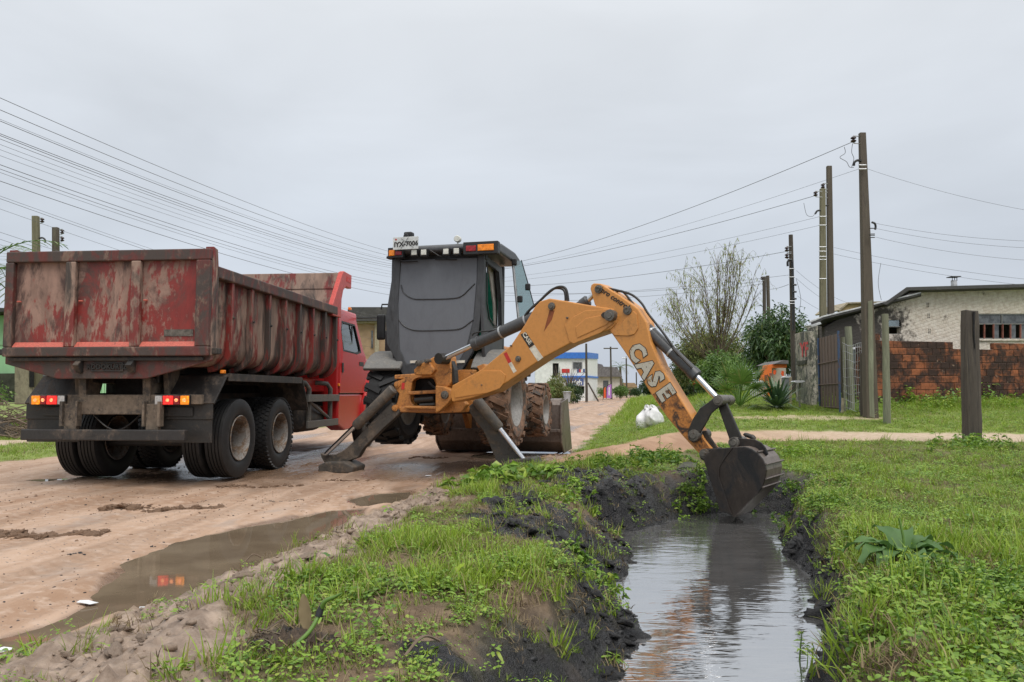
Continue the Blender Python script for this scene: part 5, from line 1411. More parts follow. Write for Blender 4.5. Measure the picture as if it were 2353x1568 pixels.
def pole(name, label, base, top, Y, w0, w1, mat, square=False, cat='utility pole', group=None, bury=0.5, bend=0.0):
    b, t = at(*base, Y), at(*top, Y)
    o = thing(name, label, cat, (b.x, b.y, b.z), 0, group)
    inv = root_inv(o)
    d = (t - b).normalized()
    n = 9; P = []; Rr = []
    for k in range(n + 1):
        f = k / n
        p = b - d * bury + (t - b + d * bury) * f
        P.append(p + Vector((math.sin(f * 5) * bend, 0, 0))); Rr.append((w0 + (w1 - w0) * f) / 2)
    mb = MB()
    if square:
        pts = []; fs = []
        for k, p in enumerate(P):
            for dx, dy in ((-1, -1), (1, -1), (1, 1), (-1, 1)):
                pts.append(p + Vector((dx * Rr[k], dy * Rr[k] * 0.8, 0)))
        for k in range(n):
            for q in range(4):
                r2 = (q + 1) % 4
                fs.append((k * 4 + q, k * 4 + r2, k * 4 + 4 + r2, k * 4 + 4 + q))
        fs += [(3, 2, 1, 0), tuple(range(n * 4, n * 4 + 4))]
        mb.add(pts, fs).obj('shaft', mat, o, local=inv, bevel=0.012)
    else:
        mb.tube(P, Rr, 10).obj('shaft', mat, o, local=inv, smooth=50)
    return o
def insulator(o, px, py, Y, side=-1, n=1, gap=22, arm=0.22):
    inv = root_inv(o)
    for k in range(n):
        p = at(px, py + k * gap, Y - 0.05)
        mb = MB().lathe([(0, -0.07), (0.035, -0.07), (0.065, -0.045), (0.065, -0.025), (0.03, -0.01), (0.03, 0.01), (0.065, 0.025), (0.065, 0.045), (0.035, 0.07), (0, 0.07)], p, (0, 0, 1), 12)
        mb.obj('insulator', M['ceramic'], o, local=inv, smooth=50)
        q = Vector((-side * arm, 0.05, 0))
        MB().tube([p + Vector((0, 0, 0.09)), p + Vector((0, 0, 0.09)) + q], 0.012, 6).obj('bracket', M['galv'], o, local=inv)
        MB().tube([p - Vector((0, 0, 0.09)), p - Vector((0, 0, 0.09)) + q], 0.012, 6).obj('bracket', M['galv'], o, local=inv)
def curl(o, pts, Y, r=0.02, mat='black', nm='cable_bend'):
    MB().tube(smoothpath([at(x, y, Y) for x, y in pts], 5), r, 6).obj(nm, M[mat], o, local=root_inv(o), smooth=60)

# right hand poles
BR = (1 / 1.088)
p1 = pole('utility_pole', 'tallest weathered utility pole, standing in the grass before the brick wall', (2001, 962), (1981, 306), 18.9, 0.30, 0.145, M['wood_pole'], True)
insulator(p1, 1961, 321, 18.9, -1)
curl(p1, [(1979, 371), (1970, 369), (1963, 374), (1962, 381)], 18.85, 0.03)
curl(p1, [(2003, 511), (2010, 514), (2012, 521), (2011, 528)], 18.85, 0.025)
for yy in (525, 538, 541, 546):
    MB().tube([at(1998, yy, 18.7), at(2010, yy, 18.7)], 0.012, 6).obj('hook', M['black'], p1, local=root_inv(p1))
for yy in (380, 389):
    MB().tube([at(1973.5, yy, 18.75), at(1990.5, yy, 18.75)], 0.02, 6).obj('strap', M['galv'], p1, local=root_inv(p1))
wslab(VPlane((0, 18.78), 0.0), [(1995, 693), (2005, 690), (2008, 800), (2008, 905), (2011, 962), (1998, 958), (1996, 860)], 0.0, 0.10, 'splint_board', M['wood_moss'], p1, 0.012)
p2 = pole('utility_pole', 'greenish square concrete pole joined to a dark pole behind the lean-to', (1892, 960), (1890, 434), 24.6, 0.22, 0.155, M['concrete_pole'], True)
insulator(p2, 1874, 446, 24.5, -1)
curl(p2, [(1886, 484), (1878, 485), (1873, 492)], 24.5, 0.03)
for yy in (498, 518, 568, 578, 590, 597, 641):
    MB().tube([at(1882, yy, 24.4), at(1899, yy, 24.4)], 0.018, 6).obj('strap', M['galv'], p2, local=root_inv(p2))
p3 = pole('utility_pole', 'bare dark timber pole strapped beside the greenish concrete pole', (1912, 960), (1905, 382), 24.8, 0.21, 0.15, M['wood_pole'], True)
insulator(p3, 1891, 428, 24.7, -1, 2, 20, 0.16)
curl(p3, [(1903, 472), (1896, 474), (1892, 482)], 24.7, 0.025)
p4 = pole('utility_pole', 'thin black pole rising past the mango tree with a hooked conduit', (1826, 938), (1817, 540), 25.2, 0.19, 0.13, M['wood_dark'])
insulator(p4, 1808, 573, 25.1, -1, 2, 16, 0.16)
curl(p4, [(1810, 612), (1810, 602), (1815, 598), (1820, 603), (1822, 640), (1823, 760)], 25.05, 0.035, 'black')
for yy in (618, 637, 692, 698):
    MB().tube([at(1813, yy, 25.0), at(1826, yy, 25.0)], 0.016, 6).obj('strap', M['galv'], p4, local=root_inv(p4))
for yy in (655, 671, 687):
    MB().tube([at(1822, yy, 25.0), at(1830, yy, 25.0)], 0.03, 6).obj('hook', M['black'], p4, local=root_inv(p4))
p5 = pole('utility_pole', 'black leaning pole of the pair beyond the mango tree', (1757, 800), (1756, 636), 38.0, 0.17, 0.16, M['wood_dark'])
p6 = pole('utility_pole', 'brown pole of the pair beyond the mango tree', (1768, 800), (1764, 634), 38.4, 0.18, 0.16, M['wood_pole'])
insulator(p5, 1751, 640, 37.9, -1, 1, 16, 0.12)
# far poles along the street
f1 = pole('utility_pole', 'dark wooden pole in front of the white and blue shop', (1348, 921), (1347, 790), 100, 0.36, 0.26, M['wood_dark'])
pole('pole_strut', 'slanting timber strut propping the pole by the shop', (1371, 916), (1351, 880), 104, 0.22, 0.2, M['wood_dark'], cat='pole strut')
f2 = pole('utility_pole', 'far street pole with a wide crossarm', (1405, 910), (1403, 797), 128, 0.34, 0.26, M['wood_dark'])
MB().tube([at(1387, 801, 127.8), at(1420, 801, 127.8)], 0.10, 6).obj('crossarm', M['wood_pole'], f2, local=root_inv(f2))
f3 = pole('utility_pole', 'slim far pole beside the grey-roofed house', (1440, 908), (1439, 820), 150, 0.34, 0.26, M['wood_dark'])
MB().tube([at(1430, 823, 149.8), at(1440, 823, 149.8)], 0.09, 6).obj('lamp_arm', M['galv'], f3, local=root_inv(f3))
pole('utility_pole', 'short far pole behind the hedge at the street end', (1463, 906), (1462, 856), 200, 0.36, 0.3, M['wood_dark'])
# left hand poles
l1 = pole('utility_pole', 'squared olive concrete pole left of the truck bed, with one insulator', (88, 905), (82, 497), 26.0, 0.24, 0.19, M['concrete_pole'], True)
insulator(l1, 97, 507, 25.9, 1, 1, 20, 0.12)
curl(l1, [(90, 548), (98, 547), (103, 551), (104, 558)], 25.9, 0.03)
l2 = pole('utility_pole', 'mossy square pole behind the truck bed, with two insulators', (130, 905), (128, 523), 26.6, 0.22, 0.185, M['wood_pole'], True)
insulator(l2, 143, 533, 26.5, 1, 2, 17, 0.12)
hub = at(1010, 640, 42.0)
hp_ = pole('utility_pole', 'street pole hidden behind the grey backhoe cab', (1010, 950), (1006, 596), 42.0, 0.28, 0.2, M['wood_pole'])

# wires
def wire(a, b, sag, label, r=0.011, group=None):
    n = 26
    P = [a + (b - a) * (k / n) - Vector((0, 0, 4 * sag * (k / n) * (1 - k / n))) for k in range(n + 1)]
    o = MB().tube(P, r * 0.62, 5).obj('overhead_cable', M['wire'], None, smooth=60)
    return tag(o, label, 'cable', group or 'overhead cables')
LBL = 'dark overhead cable slanting down from the upper sky towards the backhoe cab'
for y0, y1, Y, sg, r in ((212, 600, 13.5, 0.36, .0095), (240, 606, 13.5, 0.40, .010), (262, 613, 13.8, 0.40, .0055), (266, 616, 13.8, 0.42, .010), (296, 620, 14, 0.42, .010),
                      (300, 623, 14, 0.46, .010), (308, 628, 14, 0.44, .008), (321, 638, 14.5, 0.40, .006), (333, 643, 14.5, 0.42, .006), (347, 650, 15, 0.40, .006),
                      (368, 664, 15, 0.42, .011), (378, 668, 15, 0.44, .009), (386, 674, 15.2, 0.44, .007), (406, 690, 15.5, 0.40, .011)):
    wire(at(-30, y0, Y), at(985, y1, 41.6), sg, LBL, r)
LBL2 = 'low thin cable passing behind the tailgate of the truck'
for y0, y1, Y, x1, r in ((440, 735, 18, 900, .007), (446, 742, 18, 900, .009), (470, 760, 21, 900, .008), (524, 780, 22, 860, .009), (540, 800, 22, 860, .009), (552, 820, 22, 860, .007)):
    wire(at(-30, y0, Y), at(x1, y1, 46), 0.25, LBL2, r, 'cables behind the truck')
RW = 'cable strung from the tall right pole towards the backhoe cab'
wire(at(1960, 326, 18.9), at(1040, 628, 41.6), 0.55, 'thick ' + RW, .012, 'cables across the street')
wire(at(1975, 388, 18.9), at(1040, 630, 41.6), 0.45, 'thin ' + RW, .006, 'cables across the street')
wire(at(1873, 450, 24.5), at(1040, 633, 41.6), 0.35, 'cable strung from the top insulator of the greenish concrete pole to the cab', .013, 'cables across the street')
for yy, ye in ((498, 648), (518, 655)):
    wire(at(1884, yy, 24.4), at(1040, ye, 41.6), 0.35, 'thin cable strung from a strap of the greenish concrete pole', .007, 'cables across the street')
wire(at(1808, 578, 25.1), at(1040, 660, 41.6), 0.35, 'cable strung from the insulators of the thin black pole', .012, 'cables across the street')
wire(at(1815, 632, 25.0), at(1040, 676, 41.6), 0.30, 'thin cable strung from the strap of the thin black pole', .008, 'cables across the street')
for yy, ye in ((646, 668), (652, 690)):
    wire(at(1756, yy, 38.0), at(1040, ye, 41.6), 0.35, 'cable strung from the pole pair beyond the mango tree', .012, 'cables across the street')
wire(at(1812, 654, 25.0), at(1762, 665, 38.0), 0.05, 'short cable between the thin black pole and the pole pair', .012, 'cables across the street')
for yy, x0, Yw, ye in ((388, 1992, 18.8, 494), (512, 2005, 18.8, 556), (525, 2011, 18.7, 572), (545, 2011, 18.7, 602)):
    wire(at(x0, yy, Yw), at(2420, ye, 17.0), 0.10, 'thin cable leaving the tallest pole over the house roof', .0055, 'cables over the house')
for yy, ye in ((569, 650), (584, 664)):
    wire(at(1916, yy, 24.6), at(2440, ye, 22.0), 0.12, 'thin cable from the timber pole dipping to the house roof', .007, 'cables over the house')
for (xa, ya), (xb, yb) in (((1830, 622), (1960, 700)), ((1830, 640), (1960, 720)), ((1832, 680), (1960, 735))):
    wire(at(xa, ya, 25.0), at(xb, yb, 26.5), 0.15, 'slack drop cable between the thin black pole and the lean-to', .006, 'slack drop cables')
def drop(pts, Y, label, r=.007):
    o = MB().tube(smoothpath([at(x, y, Y) for x, y in pts], 6), r, 5).obj('drop_wire', M['wire'], None, smooth=60)
    tag(o, label, 'cable', 'loose drop wires')
drop([(1940, 338), (1942, 352), (1930, 362), (1945, 372), (1952, 384), (1962, 385)], 18.9, 'loose looping drop wire beside the tallest pole')
drop([(1959, 330), (1957, 350), (1962, 365), (1957, 384)], 18.9, 'loose hanging tail wire beside the tallest pole')
drop([(1847, 467), (1852, 490), (1858, 497), (1868, 497), (1874, 488)], 24.4, 'loose looping drop wire beside the greenish concrete pole')
drop([(1829, 640), (1836, 665), (1840, 690), (1836, 720)], 25.0, 'tangled drop wire hanging beside the thin black pole')
drop([(2024, 605), (2018, 650), (2025, 690)], 23.5, 'thin pair of service wires running down to the lean-to roof')

# ------------------------------------------------------------------ house plot on the right
WA, WB_ = at(1975, 900, 22.5), at(2353, 900, 24.1)
w_ang = math.atan2(WB_.y - WA.y, WB_.x - WA.x)
WP = VPlane((WA.x, WA.y), w_ang)
HP = VPlane((WA.x - WP.n.x * 1.5, WA.y - WP.n.y * 1.5), w_ang)
# brick wall
bwall = thing('brick_wall', 'unfinished wall of blackened red hollow bricks in front of the white house', 'brick wall', (WA.x, WA.y, 0.75), w_ang)
def brick_mat():
    t = MT('stained hollow brick')
    geo = t.n('ShaderNodeNewGeometry'); oi = t.n('ShaderNodeObjectInfo')
    P = geo.outputs['Position']; rnd = oi.outputs['Random']
    c = t.mix(rnd, (0.36, 0.125, 0.052), (0.21, 0.074, 0.036))
    n1 = t.noise(1.1, 6, 0.65, 0.8, P); n2 = t.noise(7, 5, 0.7, 0.3, P)
    f = t.math('ADD', t.math('MULTIPLY', n1, 0.60), t.math('ADD', t.math('MULTIPLY', n2, 0.40), t.math('MULTIPLY', rnd, 0.07)))
    sz = t.n('ShaderNodeSeparateXYZ'); t.t.links.new(P, sz.inputs[0])
    c = t.mix(t.ramp(f, 0.40, 0.58), c, (0.046, 0.026, 0.020))
    c = t.mix(t.ramp(t.noise(9, 4, 0.6, 0, P), 0.66, 0.74), c, (0.36, 0.26, 0.19))
    t.bump(t.noise(30, 4, 0.6, 0, P), 0.4, 0.01)
    return t.done(c, 0.9)
M['brick'] = brick_mat()
bL, bH, bT, jt = 0.285, 0.185, 0.13, 0.014
bm_ = MB()
prof = [(0, 0)]
zz = 0.0
for k in range(5):
    z0 = bH * k / 5
    prof += [(-0.004 if k else 0.0, z0 + 0.004), (-0.010, z0 + 0.010), (-0.010, z0 + bH / 5 - 0.008), (-0.002, z0 + bH / 5 - 0.002)]
prof += [(0, bH), (bT, bH), (bT, 0)]
bm_.prism([(0, y, z) for y, z in prof], (bL, 0, 0))
brick_me = bm_.mesh('brick', M['brick'])
half_me = MB().prism([(0, y, z) for y, z in prof], (bL * 0.47, 0, 0)).mesh('brick', M['brick'])
rows_top = lambda u: 8 if u < 0.35 else (9 if u < 0.75 else (9 if 0.75 <= u < 3.2 else (8 if u < 4.75 else 9)))
rr = random.Random(5)
nb = 0
for r_ in range(11):
    off = 0 if r_ % 2 else -(bL + jt) / 2
    u = off
    while u < 6.55:
        top = 10 if 0.7 < u + 0.1 < 0.9 and False else rows_top(u + bL / 2) + 1
        if r_ < top and u + bL > 0.02:
            o = link('brick', half_me if u < -0.01 else brick_me, bwall)
            o.location = (max(u, 0.0), rr.uniform(-0.006, 0.006), -0.12 + r_ * (bH + jt))
            o.rotation_euler = (0, rr.uniform(-0.006, 0.006), rr.uniform(-0.012, 0.012))
            nb += 1
        u += bL + jt
o = link('brick', brick_me, bwall); o.location = (0.45, 0, -0.12 + 10 * (bH + jt))
mo = MB()
segs = [(0.0, 3.1, 9), (3.1, 4.7, 8), (4.7, 6.5, 9)]
pts = [(0.01, 0.012, -0.3)]
pts = [(0.01, 0.012, -0.4), (6.5, 0.012, -0.4), (6.5, 0.012, -0.13 + 10 * 0.199), (4.85, 0.012, -0.13 + 10 * 0.199), (4.85, 0.012, -0.13 + 9 * 0.199), (3.3, 0.012, -0.13 + 9 * 0.199), (3.3, 0.012, -0.13 + 10 * 0.199), (0.4, 0.012, -0.13 + 10 * 0.199), (0.4, 0.012, -0.13 + 9 * 0.199), (0.01, 0.012, -0.13 + 9 * 0.199)]
mo.prism(pts, (0, 0.10, 0)).obj('mortar', M['mortar'], bwall)

# white house with lean-to
house = thing('white_house', 'limewashed brick house with dark sloping roof and open window panes', 'house', (HP.p.x, HP.p.y, 0.8), 0)
def limewash(name, stain):
    t = MT(name)
    geo = t.n('ShaderNodeNewGeometry'); P = geo.outputs['Position']
    br = t.n('ShaderNodeTexBrick'); br.inputs['Scale'].default_value = 1.0
    br.inputs['Brick Width'].default_value = 0.26; br.inputs['Row Height'].default_value = 0.105; br.inputs['Mortar Size'].default_value = 0.018; br.inputs['Mortar Smooth'].default_value = 0.4
    mp = t.n('ShaderNodeMapping'); mp.inputs['Rotation'].default_value = (-math.pi / 2, 0, -w_ang)
    tc = t.n('ShaderNodeTexCoord'); t.t.links.new(tc.outputs['Object'], mp.inputs['Vector']); 
    nz = t.n('ShaderNodeTexNoise'); nz.inputs['Scale'].default_value = 2.5; t.t.links.new(P, nz.inputs['Vector'])
    ad = t.n('ShaderNodeVectorMath', operation='MULTIPLY_ADD'); t.t.links.new(nz.outputs['Color'], ad.inputs[0]); ad.inputs[1].default_value = (0.16, 0.07, 0.0); t.t.links.new(mp.outputs[0], ad.inputs[2])
    t.t.links.new(ad.outputs[0], br.inputs['Vector'])
    n1 = t.noise(0.9, 6, 0.62, 0.5, P); n2 = t.noise(7, 5, 0.65, 0.2, P)
    c = t.mix(t.ramp(n2, 0.35, 0.7), (0.68, 0.625, 0.545), (0.53, 0.455, 0.375))
    c = t.mix(t.ramp(br.outputs['Fac'], 0.3, 0.9, 0, 0.10), c, (0.38, 0.32, 0.26))
    sz = t.n('ShaderNodeSeparateXYZ'); t.t.links.new(P, sz.inputs[0])
    if stain:
        f = t.math('ADD', t.math('MULTIPLY', n1, 0.6), t.math('MULTIPLY', n2, 0.3))
        g = t.ramp(sz.outputs['X'], 9.3, 13.2, 0.14, -0.09)
        c = t.mix(t.ramp(t.math('ADD', f, g), 0.40, 0.52), c, (0.065, 0.058, 0.052))
    h = t.math('ADD', t.math('MULTIPLY', br.outputs['Fac'], -0.5), t.math('MULTIPLY', n2, 1.2))
    t.bump(h, 0.7, 0.02)
    return t.done(c, 0.92)
M['limewash'] = limewash('limewashed brick', True)
win_big = rect(2243, 721, 2438, 779); win_small = rect(2041, 735, 2071, 768)
wslab(HP, [(1895, 960), (1895, 752), (1925, 735), (2030, 705), (2086, 664), (2353, 657), (2620, 652), (2640, 960)], 0.0, 0.18, 'wall', M['limewash'], house, holes=(win_big, win_small))
# roofs
wslab(HP, [(2028, 699), (2083, 660), (2620, 645), (2620, 653), (2088, 668), (2037, 701)], 0.45, 5.0, 'main_roof', M['roof_dark'], house, 0.01, vec=Vector((0.48, 0.9, 0.0)) * 5)
wslab(HP, [(1862, 741), (1893, 729), (2117, 674), (2117, 678), (1893, 734), (1866, 748)], 0.35, 3.0, 'lean_to_roof', M['roof_dark'], house, 0.006, vec=Vector((0.45, 0.9, 0.0)) * 2.2)
wslab(HP, [(1861, 738), (1893, 726), (2117, 671), (2117, 674), (1893, 729), (1862, 742)], 0.37, 0.06, 'roof_edge', M['roof_edge'], house, 0.004)
wslab(HP, [(1863, 748), (1885, 740), (1888, 745), (1866, 752)], 0.40, 0.3, 'eave_sheet', M['roof_edge'], house, 0.004)
ch = HP.hit(2192, 650, -2.0)
MB().cyl(ch - Vector((0, 0, 0.2)), ch + Vector((0, 0, 0.08)), 0.10, 10).obj('chimney', M['roof_edge'], house, local=root_inv(house))
MB().box(ch + Vector((0, 0, 0.2)), (0.34, 0.34, 0.025)).obj('chimney_cap', M['roof_dark'], house, local=root_inv(house))
for dx in (-0.08, 0.0, 0.08):
    MB().cyl(ch + Vector((dx, -0.05, 0.06)), ch + Vector((dx, -0.05, 0.2)), 0.012, 6).obj('cap_leg', M['black'], house, local=root_inv(house))
# windows: frame, fixed panes above, swung panes below
def wbar(x0, y0, x1, y1, mat, par, near=0.02, depth=0.06, nm='window_bar'):
    return wslab(HP, rect(x0, y0, x1, y1), near, depth, nm, mat, par)
M['frame_red'] = plain('faded red window frame', (0.23, 0.085, 0.06), 0.7)
M['frame_grey'] = plain('grey window frame', (0.16, 0.16, 0.155), 0.7)
wf = wslab(HP, rect(2243, 721, 2438, 779), -0.02, 0.05, 'window', M['frame_grey'], house, holes=(rect(2245.5, 724, 2301, 743), rect(2304, 724, 2370, 743), rect(2373, 724, 2435, 743), rect(2245.5, 746, 2435, 777)))
for x0, x1 in ((2245, 2302), (2303, 2371), (2372, 2436)):
    wslab(HP, rect(x0, 723, x1, 744), -0.045, 0.006, 'pane', M['glass_dirty'], wf)
for i, x0 in enumerate((2245, 2262, 2283, 2304, 2322, 2345, 2366, 2387, 2408)):
    wbar(x0, 745, x0 + 2.0, 778, M['frame_red'], wf, 0.0, 0.05)
    if i in (2, 4, 5, 7):
        wslab(HP, rect(x0 + 2, 746, x0 + 12, 777), -0.05, 0.006, 'pane', M['glass_dirty'], wf)
wslab(HP, rect(2240, 779, 2440, 783), 0.06, 0.2, 'sill', M['limewash'], house)
wf2 = wslab(HP, rect(2041, 735, 2071, 768), -0.03, 0.05, 'window', M['frame_grey'], house, holes=(rect(2042, 736.5, 2070, 750), rect(2042, 752, 2070, 767)))
wslab(HP, rect(2041.5, 736, 2070.5, 751), -0.045, 0.006, 'pane', M['glass'], wf2)
wslab(HP, rect(2030, 733, 2445, 790), -1.6, 0.05, 'room_shade', M['dark'], house)  # near-black sheet whose colour gives the unlit room behind the windows
for vx, vy in ((2132, 756 - 55), (2134, 756 - 30), (2136, 789 - 28)):
    vb = wslab(HP, rect(vx - 3.5, vy - 6, vx + 3.5, vy + 6), 0.004, 0.02, 'vent_block', M['limewash'], house)
    for a in (-1.6, 1.6):
        for b in (-3.8, 0, 3.8):
            wslab(HP, rect(vx + a - 0.9, vy + b - 1.2, vx + a + 0.9, vy + b + 1.2), 0.007, 0.01, 'vent_hole_shade', M['dark'], vb)  # raised near-black blocks, their colour giving the shade of the holes
# side wing walls with mossy pillar
pil = thing('mossy_pillar', 'cracked grey-green pillar at the corner of the lean-to, beside the gate', 'pillar', at(1877, 945, 22.1))
wslab(VPlane((0, 22.1), 0.05), [(1866, 950), (1864, 752), (1880, 748), (1884, 950)], 0.12, 0.3, 'shaft', M['render_old'], pil, 0.02)
wslab(VPlane((0, 22.1), 0.05), [(1884, 950), (1882, 750), (1888, 750), (1891, 950)], 0.02, 0.2, 'side_strip', M['limewash'], pil, 0.01)
# old rendered wall along the plot with red painted letters
GA = Vector((8.44, 21.95, 0.0)); GB = Vector((8.20, 20.0, 0.0))
cwa, cwb = at(1864, 935, 22.25), at(1829, 935, 23.4)
cwall = thing('rendered_wall', 'crumbling mossy rendered wall with red painted letters, beside the mango tree', 'wall', (cwa.x, cwa.y, 0.7))
ci = root_inv(cwall)
top_a, top_b = at(1864, 762, 22.25).z, at(1829, 768, 23.4).z
inw = Vector((0.18, 0.04, 0))
MB().prism([(cwa.x, cwa.y, 0.5), (cwb.x, cwb.y, 0.5), (cwb.x, cwb.y, top_b), ((cwa.x + cwb.x) / 2, (cwa.y + cwb.y) / 2, (top_a + top_b) / 2 + 0.03), (cwa.x, cwa.y, top_a)], inw).obj('wall', M['render_old'], cwall, local=ci, bevel=0.02)
xd = (cwa - cwb); xd.z = 0
mid_ = cwb + xd * 0.66
text_obj('lettering', 'YF', 0.56, M['decal_red'], cwall, ci @ Vector((mid_.x - 0.012, mid_.y - 0.004, at(1852, 805, 22.6).z)), xd, (0, 0, 1), 0.004, 0.012)
MB().box(cwb * 0.5 + cwa * 0.5 + Vector((-0.02, 0, at(1845, 893, 22.8).z)), (0.05, 0.7, 0.12)).obj('ledge', M['stone_dark'], cwall, local=ci)
# gate of rusty sheet
gate = thing('sheet_gate', 'rusty corrugated sheet-metal gate with faded blue edge', 'gate', (GB.x, GB.y, hz(GB.x, GB.y)))
gi = root_inv(gate)
zb, zt0, zt1 = hz(GB.x, GB.y) + 0.03, at(1930, 766, 20.0).z, at(1886, 778, 21.95).z
ns = 13
gd = (GA - GB); gn = Vector((-gd.y, gd.x, 0)).normalized()
if gn.x > 0: gn = -gn
for k in range(ns):
    a = GB + gd * (k / ns); b = GB + gd * ((k + 0.93) / ns)
    z1 = zt0 + (zt1 - zt0) * k / ns; z2 = zt0 + (zt1 - zt0) * (k + 1) / ns
    o_ = gn * (0.012 if k % 2 else 0.0)
    MB().prism([(a.x + o_.x, a.y + o_.y, zb + 0.06), (b.x + o_.x, b.y + o_.y, zb + 0.06), (b.x + o_.x, b.y + o_.y, z2), (a.x + o_.x, a.y + o_.y, z1)], -gn * 0.006).obj('sheet', M['rust_gate'], gate, local=gi)
M['gate_blue'] = layered('faded blue frame', (0.055, 0.10, 0.20), (0.14, 0.085, 0.06), (0.07, 0.05, 0.04), 0.5, 0.6, 0.6, 0.7, 3, (1, 1, 1), 0.6)
for a, z1 in ((GB, zt0 + 0.06), (GA, zt1)):
    MB().cyl(Vector((a.x, a.y, zb - 0.1)) + gn * 0.02, Vector((a.x, a.y, z1)) + gn * 0.02, 0.03, 8).obj('gate_post', M['gate_blue'], gate, local=gi, smooth=40)
for f in (0.05, 0.36, 0.66):
    MB().tube([Vector((GB.x, GB.y, zb + f * 1.95)) + gn * 0.03, Vector((GA.x, GA.y, zb + f * 1.9)) + gn * 0.03], 0.018, 6).obj('gate_rail', M['rust_gate'], gate, local=gi)
# fence posts
def timber(name, label, px, y0, y1, Y, w, mat, lean=0.0, cat='post', group=None, square=False, flare=1.0):
    b, t = at(px, y1, Y), at(px + lean, y0, Y)
    n = 8; P = []; rs = []
    for k in range(n + 1):
        f = k / n
        P.append(b + (t - b) * f + Vector((random.uniform(-1, 1), random.uniform(-1, 1), 0)) * w * 0.035 - (Vector((0, 0, 0.3)) if k == 0 else Vector()))
        rs.append(w / 2 * (flare + (1 - flare) * f) * random.uniform(0.95, 1.05))
    o = MB().tube(P, rs, 4 if square else 9).obj(name, mat, None, smooth=None if square else 50, bevel=0.015 if square else 0)
    return tag(o, label, cat, group)
FP = 'fence posts by the gate'
timber('fence_post', 'thin greenish post tied beside the rusty gate', 1940, 775, 955, 20.3, 0.10, M['wood_moss'], -3, 'fence post', FP)
timber('fence_post', 'tallest lichen-covered fence post between gate and tallest pole', 1956, 751, 950, 20.8, 0.17, M['wood_moss'], -7, 'fence post', FP)
timber('fence_post', 'dark squat stump post touching the foot of the tallest pole', 1988, 812, 955, 19.3, 0.24, M['wood_dark'], 0, 'fence post', FP)
timber('fence_post', 'pale slim post just behind the tallest pole', 2011, 790, 950, 19.8, 0.07, M['wood_moss'], -2, 'fence post', FP)
timber('fence_post', 'grey weathered fence post standing alone before the brick wall', 2038, 722, 974, 17.5, 0.145, M['wood_moss'], -4, 'fence post', flare=1.1)
bigpost = thing('timber_post', 'thick dark split timber post standing by the footpath', 'post', ground_at(2234, 1030))
pb = at(2234, 1032, 13.6); pt_ = at(2227, 714, 13.6)
mb = MB(); n = 10; pts = []; fs = []
for k in range(n + 1):
    f = k / n; c = pb + (pt_ - pb) * f; w = 0.130 - 0.012 * f
    if k == 0: c.z -= 0.3
    if k == n: w *= 0.92
    ring = [(-1, -0.8), (-0.2, -1), (0.55, -0.95), (1, -0.7), (1, 0.7), (0.6, 1), (-0.7, 1), (-1, 0.6)]
    for dx, dy in ring:
        pts.append(c + Vector((dx * w * random.uniform(0.95, 1.05), dy * w * random.uniform(0.95, 1.05), random.uniform(-0.02, 0.02) if k == n else 0)))
for k in range(n):
    for q in range(8):
        r2 = (q + 1) % 8; fs.append((k * 8 + q, k * 8 + r2, k * 8 + 8 + r2, k * 8 + 8 + q))
fs.append(tuple(range(n * 8, n * 8 + 8)))
mb.add(pts, fs).obj('shaft', M['wood_dark'], bigpost, local=root_inv(bigpost), bevel=0.01)
MB().tube([pb + (pt_ - pb) * 0.72 + Vector((0.008, -0.131, 0)), pb + (pt_ - pb) * 0.86 + Vector((-0.004, -0.128, 0)), pb + (pt_ - pb) * 0.985 + Vector((0.010, -0.126, 0))], [0.006, 0.014, 0.020], 6).obj('split', M['dark'], bigpost, local=root_inv(bigpost))
# wire mesh between gate and pole
fence = thing('wire_fence', 'slack rusty wire strands strung from the gate to the tallest pole', 'wire fence', at(1940, 950, 20.1))
fi2 = root_inv(fence)
fa, fb = at(1936, 905, 20.1), at(1992, 905, 19.3)
for k in range(9):
    z = 0.75 + k * 0.20
    P = [Vector((fa.x + (fb.x - fa.x) * t, fa.y + (fb.y - fa.y) * t - 0.06, z + 0.03 * math.sin(t * 9 + k) - 0.05 * math.sin(math.pi * t))) for t in np.linspace(0, 1, 9)]
    MB().tube(P, 0.006, 4).obj('strand', M['galv'], fence, local=fi2)
for k in range(12):
    t = (k + 0.5) / 12
    P = [Vector((fa.x + (fb.x - fa.x) * (t + 0.03 * math.sin(j * 1.3 + k)), fa.y + (fb.y - fa.y) * t - 0.06, 0.7 + j * 0.27)) for j in range(7)]
    MB().tube(P, 0.005, 4).obj('strand', M['galv'], fence, local=fi2)
mb_ = thing('meter_box', 'grey electric meter box on a short post between gate and tallest pole', 'meter box', at(1978, 950, 20.0))
wslab(VPlane((0, 20.0), 0.3), rect(1966, 803, 1984, 838), 0.1, 0.22, 'box', M['meter'], mb_, 0.015)
wslab(VPlane((0, 20.0), 0.3), [(1964, 803), (1976, 797), (1987, 802), (1986, 806)], 0.13, 0.28, 'lid', M['roof_edge'], mb_, 0.006)
MB().cyl(at(1978, 960, 20.02), at(1978, 836, 20.02), 0.05, 8).obj('post', M['wood_dark'], mb_, local=root_inv(mb_))
